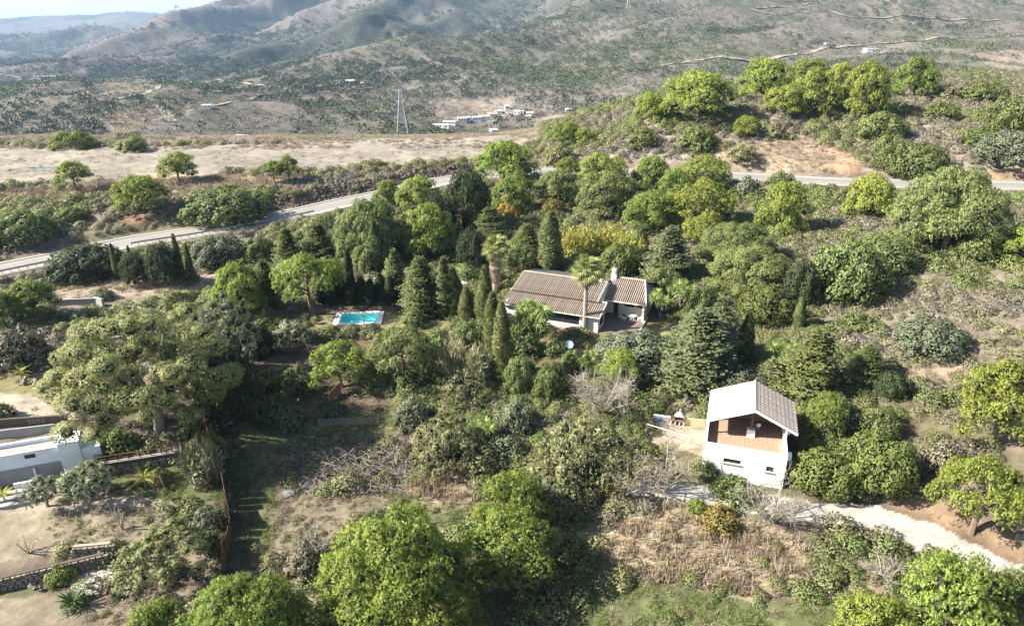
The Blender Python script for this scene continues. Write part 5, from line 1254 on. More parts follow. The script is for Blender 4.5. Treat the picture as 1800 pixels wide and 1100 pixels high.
# terrace garden path slab by the agaves
for n_, (px, py, sx, sy, lb) in enumerate([(528,563,1.6,.8,"pale stone slab at the left end of the pool lawn"),(738,548,2.2,.5,"long pale bench slab right of the kettle grill")]):
    g = ground(px, py); t = thing('stone_slab', lb, 'slab', tuple(g), .1); b = MB(); b.box(-sx/2,-sy/2,-.1,sx/2,sy/2,.12); b.build('slab_body', M_STONEL, t, bevel=.03)
# parked things behind the cypress row
g = ground(842, 506); t = thing('quad_bike', "small dark motor quad parked behind the shaggy palm", 'quad bike', tuple(g), .3); MBK = plain("black_rubber", (.03,.03,.03), rough=.8)
for sx in (-.55, .55):
    for sy in (-.35, .35):
        b = MB(); b.tube([(sx, sy - .1, .28), (sx, sy + .1, .28)], [.28, .28], 14); w = b.build('wheel', MBK, t); b = MB(); b.tube([(sx, sy - .11, .28), (sx, sy + .11, .28)], [.13, .13], 10); b.build('rim', M_METAL, w)
b = MB(); b.box(-.75,-.22,.4,.7,.22,.62); b.hexa([(-.3,-.15,.62),(.2,-.15,.62),(.2,.15,.62),(-.3,.15,.62)], [(-.35,-.12,.78),(.1,-.12,.75),(.1,.12,.75),(-.35,.12,.78)]); b.build('body', M_DARKW, t, bevel=.04); b = MB(); b.tube([(.35,-.35,.95),(.4,0,.9),(.35,.35,.95)], [.02]*3, 6); b.tube([(.5,0,.6),(.4,0,.9)], [.03,.02], 6); b.build('handlebar', M_METAL, t)
g = ground(816, 508); t = thing('parked_car', "pale blue car nose showing between two cypresses behind the villa", 'car', tuple(g), radians(35)); MC = plain("car_paint", (.55,.62,.72), rough=.3, bmp=0)
b = MB(); prof = [(-1.5,.25),(1.45,.25),(1.55,.55),(1.3,.72),(.7,.8),(.3,1.12),(-.8,1.15),(-1.35,.8),(-1.55,.6)]
b.add([(x, -.62, z) for x, z in prof] + [(x, .62, z) for x, z in prof], [tuple(range(9)), tuple(range(17, 8, -1))] + [(i, i + 9, (i + 1) % 9 + 9, (i + 1) % 9) for i in range(9)]); b.build('body', MC, t, bevel=.05)
wallbox(t, [(-.75,-.635,.82,.3,.635,1.06)], M_GLASS, 'window')
for sx in (-.95, .95):
    for sy in (-.6, .6): b = MB(); b.tube([(sx, sy - .08, .25), (sx, sy + .08, .25)], [.25, .25], 14); b.build('wheel', MBK, t)
for sy in (-.4, .4): b = MB(); b.box(1.44, sy - .12, .5, 1.56, sy + .12, .6); b.build('headlight', M_PLAST, t)

# --- left neighbour: flat-roofed building, walls, stairs
A = atz(0, 803, .8); B_ = atz(102, 785, .8); dA = (B_ - A); rzl = math.atan2(dA.y, dA.x); LL = dA.length
t = thing('flat_roofed_building', "long low whitewashed building with a flat grey roof at the left edge", 'building', (A.x, A.y, 0), rzl)
wallbox(t, [(-5,0,-2.7,1.85,.2,.8),(1.85,0,-2.7,2.75,.2,.12),(1.85,0,.55,2.75,.2,.8),(2.75,0,-2.7,LL,.2,.8)], M_WHITE2, 'front_wall')
wallbox(t, [(-5,2.0,-2.7,LL+.9,2.2,.88),(LL-.2,.2,-2.7,LL,2.0,.8)], M_WHITE2, 'rear_wall')
wallbox(t, [(-5,.2,.3,LL-.2,2.0,.55)], M_GREYW, 'roof'); b = MB(); b.box(-5,-.04,.8,LL,.24,.87); b.box(-5,1.96,.88,LL+.95,2.24,.95); b.build('coping', M_WHITE, t)
wallbox(t, [(LL,-.25,-2.7,LL+1.75,2.0,1.15)], M_WHITE2, 'raised_block'); wallbox(t, [(LL-.05,-.3,1.15,LL+1.8,0.0,1.22),(LL-.05,0.0,1.15,LL+.15,2.0,1.22)], M_WHITE, 'parapet_cap')
wallbox(t, [(LL+1.75,-.1,-2.7,LL+3.4,1.2,.2)], M_WHITE2, 'low_block'); wallbox(t, [(-5,-.12,-2.7,LL-.2,-.003,-.75)], M_GREYW, 'plinth_wall')
w = wallbox(t, [(1.85,-.02,.12,2.75,.06,.17),(1.85,-.02,.5,2.75,.06,.55),(1.85,-.02,.17,1.9,.06,.5),(2.7,-.02,.17,2.75,.06,.5),(2.27,-.02,.17,2.33,.06,.5)], M_BRICK, 'window_frame'); wallbox(w, [(1.9,.1,.17,2.7,.12,.5)], M_GLASS, 'pane')
wallbox(t, [(2.3,-.35,-2.7,2.45,-.12,-.9)], M_WHITE2, 'buttress')
# steps and patio walls in front
for q_, (v, z) in enumerate(((-1.6,-2.05),(-2.3,-2.2),(-3.0,-2.4))):
    wallbox(t, [(-5,v-.5,-3,3.6-q_*.2,v+.1,z)], M_GREYW, 'patio_step')
wallbox(t, [(.8,-1.4,-2.6,3.0,-1.2,-1.55)], M_WHITE2, 'patio_wall')
# retaining wall with painted digits
p = atz(-60, 775, -.6); q = atz(98, 756, -.6)
rw, L = wall_between(p, q, .75, .2, M_GREYW, 'retaining_wall', "weathered grey retaining wall behind the flat-roofed building", 'wall', below=1.2)
pw = atz(97, 770, .1); 
t = thing('pointed_buttress', "leaning mossy wall stub beside the steep steps", 'wall', pw, radians(62)); b = MB(); b.hexa([(-.9,-.09,-1.2),(1.1,-.09,-1.2),(1.1,.09,-1.2),(-.9,.09,-1.2)], [(-.9,-.09,.1),(1.1,-.09,1.0),(1.1,.09,1.0),(-.9,.09,.1)]); b.build('wall_body', plain("mossy_render", (.36,.38,.3), (.22,.24,.18), 1.5, .95, .3), t)
p = atz(-40, 752, .0); q = atz(120, 741, .0)
sw, L2 = wall_between(p, q, .85, .25, M_SOIL, 'digit_wall', "dark stained wall with the white painted digits 2006", 'wall', below=1.0)
fc = bpy.data.curves.new('digits', 'FONT'); fc.body = "2006"; fc.size = .68; fc.extrude = .004; fc.space_character = 1.25; fo = bpy.data.objects.new('digits', fc); COL.objects.link(fo); fc.materials.append(M_GREYW)
fo.parent = sw; fo.location = (L2 * .57, -.132, .12); fo.rotation_euler = (pi / 2, 0, 0)
s0 = atz(146, 800, -1.6); t = thing('outdoor_steps', "steep brown outdoor steps beside the flat-roofed building", 'steps', s0, radians(98))
for n_ in range(12): b = MB(); b.box(n_*.34,-.6,n_*.17-.4,n_*.34+.36,.6,n_*.17+.02); b.build('step', M_WOOD if n_ % 2 else M_PAVE, t)
# low block wall behind the eucalyptus (blue-grey), pillars at its right end
p = atz(97, 545, .2); q = atz(172, 542, .2)
wall_between(p, q, 1.55, .25, M_GREYW, 'block_wall', "blue-grey rendered wall left above the huge eucalyptus", 'wall', coping=M_GREYW)
p = atz(170, 541, .2); q = atz(184, 545, .2); wall_between(p, q, 1.75, .3, M_GREYW, 'gate_pier', "stubby grey pier at the right end of the blue-grey wall", 'pier')
for (px, py, px2, py2, h, lb) in ((182,575,245,570,.5,"low broken wall seen through the eucalyptus crown"),(150,610,225,600,.9,"pale ruin wall half hidden by the eucalyptus crown"),(230,545,300,556,.7,"white wall fragment behind the eucalyptus crown")):
    wall_between(atz(px,py,.4), atz(px2,py2,.4), h, .25, M_STONEL, 'ruin_wall', lb, 'wall', group='broken walls around the huge eucalyptus')

# stone pieces laid into walls
STM = []
for i_ in range(5):
    import bmesh
    bm = bmesh.new(); r_ = random.Random(i_)
    for _ in range(14): bm.verts.new((r_.uniform(-.5,.5), r_.uniform(-.5,.5), r_.uniform(-.5,.5)))
    for sx in (-.45,.45):
        for sy in (-.5,.5):
            for sz in (-.42,.42): bm.verts.new((sx*r_.uniform(.8,1), sy, sz*r_.uniform(.8,1)))
    bmesh.ops.convex_hull(bm, input=bm.verts); me = bpy.data.meshes.new('stone'); bm.to_mesh(me); bm.free(); me.materials.append(M_STONE); STM.append(me)
def stone_wall(p, q, h, label, sw_=.5, sh=.3, bulge=0, mat=None, ragged=0, name='stone_wall', drop=0):
    t, L = wall_between(p, q, h, .3, M_SOIL if not mat else mat, name, label, 'wall', below=.5); dz = (Vector(q) - Vector(p)).z
    rows = int((h + .3) / sh); r = random.Random(int(L * 100))
    for j in range(rows):
        x = -r.random() * .3
        while x < L:
            w = sw_ * r.uniform(.6, 1.4); o = link('stone', r.choice(STM), t); o.location = (x + w/2, -.17 + r.uniform(-.04, .03), -.3 + (j + .5) * sh + dz * x / L); o.scale = (w * .96, .26, sh * r.uniform(.85, 1)); o.rotation_euler = (r.uniform(-.06,.06), r.uniform(-.06,.06), 0); x += w
    return t, L, dz
sa, sb_ = atz(168, 838, -2.4), atz(330, 812, -2.35)
t, L, dz = stone_wall(sa, sb_, 1.35, "long field-stone retaining wall with a pale cap and railing", .62, .34)
b = MB(); b.hexa([(0,-.22,1.37),(L,-.22,dz+1.37),(L,.2,dz+1.37),(0,.2,1.37)], [(0,-.22,1.45),(L,-.22,dz+1.45),(L,.2,dz+1.45),(0,.2,1.45)]); b.build('coping', M_STONEL, t)
rl = thing('railing', "brown wooden railing along the top of the field-stone wall", 'railing', sa + Vector((0, 0, 1.45)), math.atan2((sb_-sa).y, (sb_-sa).x))
for n_ in range(9): b = MB(); b.beam((.3+n_*(L-.5)/8,.05,0),(.3+n_*(L-.5)/8,.05,.62),.08); b.build('post', M_DARKW, rl)
b = MB(); b.beam((.2,.05,.62),(L,.05,.62+dz),.06); b.build('top_rail', M_WOOD, rl)
b = MB(); b.beam((.2,.05,.3),(L*.5,.05,.3),.045); b.build('middle_rail', M_WOOD, rl)
sa, sb_ = atz(-70, 1052, -4.0), atz(188, 990, -3.9)
stone_wall(sa, sb_, 1.15, "long grey block wall holding the bank at the bottom left", .42, .2)
sa2 = atz(132, 968, -2.9); stone_wall(sa2, atz(196, 962, -2.9), .55, "short pale stone wall stub above the long block wall", .4, .25, mat=M_STONEL)
for k_, (px, py, n_, lb) in enumerate([(15,632,26,"heap of pale rubble stones at the left edge, upper"),(12,652,22,"heap of pale rubble stones at the left edge, lower"),(62,676,14,"line of pale stones bordering the sandy yard"),(78,1030,10,"small heap of orange stones on the lower lawn"),(155,990,8,"loose bricks at the end of the long block wall")]):
    g = ground(px, py); t = thing('stone_heap', lb, 'stones', tuple(g), 0, 'heaps of stones'); r = random.Random(k_); mm = {3: M_BRICK}.get(k_)
    for i_ in range(n_):
        me = r.choice(STM); o = link('stone', me, t); s = r.uniform(.3, .6); o.location = (r.gauss(0, .9 if k_ < 3 else .4), r.gauss(0, .35), .1 + r.random() * .35); o.scale = (s, s * .7, s * .6); o.rotation_euler = (r.random(), r.random(), r.random() * 6)
M_SLAB = plain("stone_paving", (.36,.34,.305), (.27,.25,.22), 2, .9, .2, rnd=.1)
g = ground(168, 1020); t = thing('stone_paving', "pale crazy paving around the low brick table", 'paving', (g.x, g.y, -4.02), .15); r = random.Random(2); q_ = MB(); q_.prism([(.33*cos(a_)*s_, .33*sin(a_)*s_) for a_, s_ in zip([0,.9,1.9,2.9,4.1,5.2], [1,.8,1,.85,1,.9])], 0, .06); pme = bpy.data.meshes.new('slab'); pme.from_pydata(q_.V, [], q_.F); pme.materials.append(M_SLAB); pme.update()
for i_ in range(-3, 4):
    for j_ in range(-3, 4):
        if abs(i_) + abs(j_) < 5: o = link('slab', pme, t); o.location = (i_ * .56 + (j_ % 2) * .28, j_ * .52, 0); o.rotation_euler = (0, 0, r.random() * 6)
g = ground(165, 1044); t = thing('brick_table', "low table with a stone top on red bricks beside the sago palm", 'table', tuple(g), .18)
for i_ in range(6): b = MB(); b.box(-.9 + i_*.32,-.3,0,-.6 + i_*.32,.25,.16); b.build('brick', M_BRICK, t)
b = MB(); b.box(-.85,-.3,.163,.55,.3,.25); b.build('table_top', M_STONEL, t, bevel=.03)
# post beside the yellow palm, wooden stake fence, bark mat
g = ground(292, 862); t = thing('wooden_pole', "bare pale pole leaning on the lawn below the stone wall", 'pole', tuple(g)); b = MB(); b.tube([(0,0,-.3),(-.35,.1,1.6)], [.06,.05], 7); b.build('pole', B_PALE, t)
def fence(P, h, label, name, mat, step, wd, group=None, rails=True):
    pts = [ground(*p) for p in P]; t = thing(name, label, 'fence', tuple(pts[0]), 0, group); o0 = pts[0]; cum = []
    q = MB(); q.hexa([(-wd/2,-.015,-.35),(wd/2,-.015,-.35),(wd/2,.015,-.35),(-wd/2,.015,-.35)], [(-wd/2,-.015,h),(wd/2,-.015,h),(wd/2,.015,h),(-wd/2,.015,h)]); me = bpy.data.meshes.new('panel' if wd > .3 else 'stake'); me.from_pydata(q.V, [], q.F); me.materials.append(mat); me.update(); r = random.Random(3)
    for a, b_ in zip(pts[:-1], pts[1:]):
        d = b_ - a; n = max(1, int(Vector((d.x, d.y, 0)).length / step)); rz = math.atan2(d.y, d.x)
        for i in range(n):
            p = a + d * ((i + .5) / n); o = link(me.name.split('.')[0], me, t); o.location = (p.x - o0.x, p.y - o0.y, gz(p.x, p.y) - o0.z); o.rotation_euler = (r.uniform(-.05,.05), r.uniform(-.03,.03), rz + r.uniform(-.04,.04)); o.scale = (1, 1, r.uniform(.88, 1.08))
        if rails: bb = MB(); bb.beam(a - o0 + Vector((0,0,h*.7)), b_ - o0 + Vector((0,0,h*.7)), .04); bb.build('rail', M_WOOD, t)
    return t
fence([(560,750),(600,748),(640,748),(668,746)], .95, "short fence of split wooden stakes above the brush pile", 'stake_fence', plain("weathered_stake", (.30,.235,.18), (.2,.155,.12), 3), .13, .09)
fence([(362,758),(372,790),(384,822),(394,860),(403,900),(408,935),(404,965),(392,1010)], 2.0, "rusty brown metal sheet fence dividing the two gardens", 'sheet_fence', M_RUST, .8, .82, rails=False)
fence([(310,1028),(352,1030),(360,1022)], .4, "low brick edging under the smaller eucalyptus", 'low_edging', M_BRICK, .3, .3, rails=False)
g = ground(590, 700); t = thing('reed_mat', "rolled out brown reed mat hanging on poles in the shaded garden", 'mat', tuple(g), radians(50)); b = MB(); b.hexa([(-.9,-.03,0),(.9,-.03,.2),(.9,.03,.2),(-.9,.03,0)], [(-.9,-.03,1.0),(.9,.25,1.5),(.9,.3,1.5),(-.9,.03,1.0)]); b.build('mat', plain("reed_mat", (.24,.14,.065), (.17,.1,.05), 5), t)
for x_ in (-.9, .9): b = MB(); b.tube([(x_,0,-.3),(x_,.1,1.5)], [.03,.03], 6); b.build('pole', B_GREY, t)
g = ground(508, 870); t = thing('board', "dark board leaning at the foot of the brush pile", 'board', tuple(g), .6); b = MB(); b.hexa([(-.5,-.35,0.02),(.5,-.35,0.02),(.5,.35,.25),(-.5,.35,.25)], [(-.5,-.36,.06),(.5,-.36,.06),(.5,.34,.3),(-.5,.34,.3)]); b.build('board_body', plain("grey_board", (.22,.23,.25)), t)
g = ground(538, 774); t = thing('tarpaulin', "crumpled blue tarpaulin above the brush pile", 'tarpaulin', tuple(g)); b = MB(); r = random.Random(8)
V_ = [(x_*.22 + r.uniform(-.05,.05), y_*.2, .1 + r.random()*.22) for y_ in range(4) for x_ in range(5)]; b.add(V_, [(y_*5+x_, y_*5+x_+1, y_*5+x_+6, y_*5+x_+5) for y_ in range(3) for x_ in range(4)]); b.add([(x,y,z-.1) for x,y,z in V_], [(y_*5+x_+5, y_*5+x_+6, y_*5+x_+1, y_*5+x_) for y_ in range(3) for x_ in range(4)]); b.build('sheet', plain("blue_tarp", (.05,.16,.45), rough=.6), t)
g = ground(470, 676); t = thing('white_sack', "small white sack lying in the deep shade", 'sack', tuple(g)); b = MB(); b.lathe([(.05,0),(.3,.08),(.34,.2),(.2,.38),(.06,.42)], 12); b.build('sack_body', M_PLAST, t, smooth=True)
# posts of the road barrier in the bend
for k_, px in enumerate((958, 1005)):
    g = ground(px, 297); t = thing('marker_post', ("white marker post at the road opening, nearer the dome pine", "white marker post at the road opening, nearer the grove")[k_], 'post', tuple(g)); b = MB(); b.box(-.1,-.06,-.1,.1,.06,.95); b.build('post_body', M_PLAST, t); b = MB(); b.box(-.105,-.065,.65,.105,.065,.8); b.build('band', M_DARKW, t)
# rail beside the road
rail_p = smooth_line(road_pts, 4)
def guard(i0, i1, off, label):
    P = rail_p[i0:i1]; d = np.gradient(P[:, :2], axis=0); d /= np.linalg.norm(d, axis=1, keepdims=True); N_ = np.stack([-d[:, 1], d[:, 0]], 1); Q = [Vector((p[0] + n[0]*off, p[1] + n[1]*off, p[2])) for p, n in zip(P, N_)]
    t = thing('guard_rail', label, 'guard rail', Q[0]); b = MB()
    for a, c in zip(Q[:-1], Q[1:]): b.beam(a - Q[0] + Vector((0,0,.62)), c - Q[0] + Vector((0,0,.62)), .06, .3)
    b.build('rail_beam', M_METAL, t)
    for a, c in zip(Q[:-1], Q[1:]):
        for f in (0, .5): p = a.lerp(c, f) - Q[0]; b = MB(); b.beam(p + Vector((0,.06,-.1)), p + Vector((0,.06,.7)), .1); b.build('post', M_METAL, t)
guard(4, 12, -3.3, "grey guard rail beside the road above the hedge"); guard(16, 30, -3.3, "grey guard rail along the rising road in the middle")

# --- far away: village, farm sheds, pylon
M_RTF = plain("far_red_roof", (.33,.24,.19), (.28,.2,.16), .3, .9, 0)
def far_house(px, py, Lm, Dm, Hm, rz, label, roof='flat', mat=None, nwin=3):
    g = ground_far(px, py); Lm *= .6; Hm *= .7; t = thing('far_house', label, 'house', tuple(g), rz, 'village houses in the valley'); m = mat or M_WHITE2
    b = MB(); b.box(-Lm/2,-Dm/2,-1.5,Lm/2,Dm/2,Hm); b.build('wall', m, t)
    if roof == 'gable':
        b = MB(); e = .4; b.add([(-Lm/2-e,-Dm/2-e,Hm),(Lm/2+e,-Dm/2-e,Hm),(Lm/2+e,Dm/2+e,Hm),(-Lm/2-e,Dm/2+e,Hm),(-Lm/2-e,0,Hm+Dm*.2),(Lm/2+e,0,Hm+Dm*.2)], [(0,1,5,4),(2,3,4,5),(0,4,3),(1,2,5),(3,2,1,0)]); b.build('roof', M_RTF, t)
    else:
        b = MB(); b.box(-Lm/2-.15,-Dm/2-.15,Hm,Lm/2+.15,Dm/2+.15,Hm+.3); b.build('roof', M_WHITE if roof == 'flat' else M_GREYW, t)
    for i in range(nwin):
        x = -Lm/2 + (i + .5) * Lm / nwin; b = MB(); b.box(x-.5,-Dm/2-.05,Hm*.4,x+.5,-Dm/2-.02,Hm*.8); b.build('window', M_GLASS, t)
FH = [(775,225,21,5,3.2,-.08,"long white shed with a flat roof, nearest in the valley village",'flat'),(790,219,16,5,3,-.05,"second white shed behind the long one",'flat'),
 (812,214,12,7,3.5,.1,"house with an orange-red roof left in the village",'gable'),(823,213,7,6,4,.05,"small white house beside the orange-red roof",'flat'),
 (838,213,12,6,4.2,.1,"white two-storey house in the village centre",'flat'),(852,211,14,6,4,.1,"white house row under the red roofs",'gable'),
 (866,206,14,7,4.5,.12,"highest red-roofed house of the village",'gable'),(876,201,11,6,4,.15,"pale house just above the highest red roof",'flat'),
 (891,193,7,6,5,.1,"cream block house at the village's top",'flat'),(912,201,15,7,4,-.1,"long cream house right of the village",'flat'),
 (932,204,11,7,3.6,-.15,"cream house at the village's right end",'gable'),(868,234,9,6,3.5,.3,"small stone hut in front of the village",'flat'),
 (421,247,14,9,3.5,-.1,"white farmhouse far behind the plateau",'flat'),(364,190,11,6,3,.1,"little white hut beside the valley track",'flat'),
 (612,146,26,8,3.5,0,"pale farm buildings beside the far road, left",'flat'),(638,149,18,8,3,.05,"pale farm buildings beside the far road, right",'flat'),
 (1531,91,24,8,4.5,.05,"solitary white house at the foot of the right slope",'flat'),(1000,197,10,6,3.5,0,"pale cottage in the trees right of the village",'flat'),
 (1080,196,12,7,3.5,.1,"sunlit hut on the slope left of the hilltop pines",'flat'),(1453,80,9,6,3,.1,"tiny hut beside the upper far road",'flat')]
for a_ in FH: far_house(*a_)
def pylon(px, py, hpx, label, dist=None):
    g = ground_far(px, py); R = math.sqrt(g.x**2 + g.y**2); Hm = hpx * R / CAM_F; t = thing('pylon', label, 'pylon', tuple(g), .1, 'power pylons'); w = Hm * .11; b = MB(); th = Hm * .0075
    lv = [0, .2, .38, .54, .68, .8, .9, 1.0]; W_ = [w * (1 - f) ** 1.15 * 1 + w * .16 for f in lv]
    for f0, f1, a, c in zip(lv[:-1], lv[1:], W_[:-1], W_[1:]):
        for s0, s1 in (((-1,-1),(1,-1)),((1,-1),(1,1)),((1,1),(-1,1)),((-1,1),(-1,-1))):
            A0 = (s0[0]*a, s0[1]*a, f0*Hm); B0 = (s1[0]*a, s1[1]*a, f0*Hm); A1 = (s0[0]*c, s0[1]*c, f1*Hm); B1 = (s1[0]*c, s1[1]*c, f1*Hm)
            b.beam(A0, A1, th * 1.5); b.beam(A0, B1, th); b.beam(B0, A1, th); b.beam(A1, B1, th)
    b.build('tower', plain("galvanised_steel", (.34,.35,.37), (.28,.28,.3), 1, .5, 0), t)
    for f in (.7, .82, .94):
        b = MB(); l = Hm * .13; z = f * Hm; b.beam((-l, 0, z), (l, 0, z), th * 1.2); b.beam((-l, 0, z), (0, 0, z + Hm * .05), th); b.beam((l, 0, z), (0, 0, z + Hm * .05), th); b.build('cross_arm', M_METAL, t)
pylon(708, 238, 74, "tall grey lattice pylon rising behind the gravel plateau")
pylon(1104, 17, 22, "tiny pylon on the far ridge near the top edge")
# far roads draped over the slopes
M_TRACK = plain("pale_track", (.235,.205,.165), (.19,.165,.135), .1, .95, 0)
def track(P, w, label=None):
    pts = [ground_far(*p) for p in P]
    s = smooth_line([tuple(p) for p in pts], 10); z = height(s[:, 0], s[:, 1]); s[:, 2] = z
    d = np.gradient(s[:, :2], axis=0); d /= np.maximum(np.linalg.norm(d, axis=1, keepdims=True), 1e-6); nr = np.stack([-d[:, 1], d[:, 0]], 1)
    rows = []
    for o in (-w, 0, w):
        xy = s[:, :2] + nr * o; rows.append(np.concatenate([xy, (np.maximum(height(xy[:, 0], xy[:, 1]), z) + np.where(xy[:, 1] > 650, .7, .35))[:, None]], 1))
    V = np.stack(rows, 1); n = len(s); I = np.arange(n * 3).reshape(n, 3); F = np.stack([I[:-1, :-1], I[1:, :-1], I[1:, 1:], I[:-1, 1:]], -1).reshape(-1, 4)
    link("track", npmesh("track", V.reshape(-1, 3), F, M_TRACK), kind='structure')
track([(-60,135),(20,135),(70,136),(140,137)], 4)
track([(178,142),(250,143),(340,147),(450,150),(520,151),(600,150),(655,149)], 3.5)
track([(720,141),(760,138),(800,137),(850,130),(890,127),(960,124),(1040,121),(1110,121),(1170,116),(1230,111)], 3)
track([(1200,112),(1300,106),(1370,101),(1430,92),(1455,84),(1520,80),(1600,73),(1680,68),(1800,62),(1900,58)], 5)
track([(1320,17),(1400,24),(1480,28),(1560,33),(1640,34),(1720,38),(1830,38)], 3.5)
track([(1330,15),(1400,12),(1440,5)], 3)
track([(276,143),(278,152),(262,162),(235,168),(205,175)], 2.5)
track([(262,186),(288,196),(303,214)], 3)
track([(330,197),(360,190),(400,181),(450,171),(500,162)], 2.2)
M_PUD = glass("puddle_water", (.08,.10,.13))
for px, py, rx, ry, lb in ((75,294,3.6,1.1,"shallow blue puddle beside the leftmost plateau tree"),(716,263,2.0,1.6,"small blue puddle on the plateau below the pylon")):
    g = ground(px, py); r = random.Random(px); zz = max(gz(g.x + rx*cos(a)*.8, g.y + ry*sin(a)*.8) for a in np.linspace(0, 6.28, 12)) + .02
    b = MB(); b.prism([(rx*cos(i*pi/12)*r.uniform(.85,1.1), ry*sin(i*pi/12)*r.uniform(.85,1.1)) for i in range(24)], -.02, .0); o = b.build('puddle', M_PUD, kind='structure'); o.location = (g.x, g.y, zz)

# ------------------------------------------------------------------ the air between here and the hills
hm, tt, b_, o_ = _nodes("air"); tt.nodes.remove(b_); pv = tt.nodes.new("ShaderNodeVolumePrincipled"); pv.inputs['Color'].default_value = (.44,.68,1,1); pv.inputs['Density'].default_value = .000072; pv.inputs['Anisotropy'].default_value = .2
tt.links.new(pv.outputs[0], o_.inputs['Volume'])
b = MB(); b.box(-16000,-80,-190,16000,9600,640); b.build('haze', hm, kind='stuff')

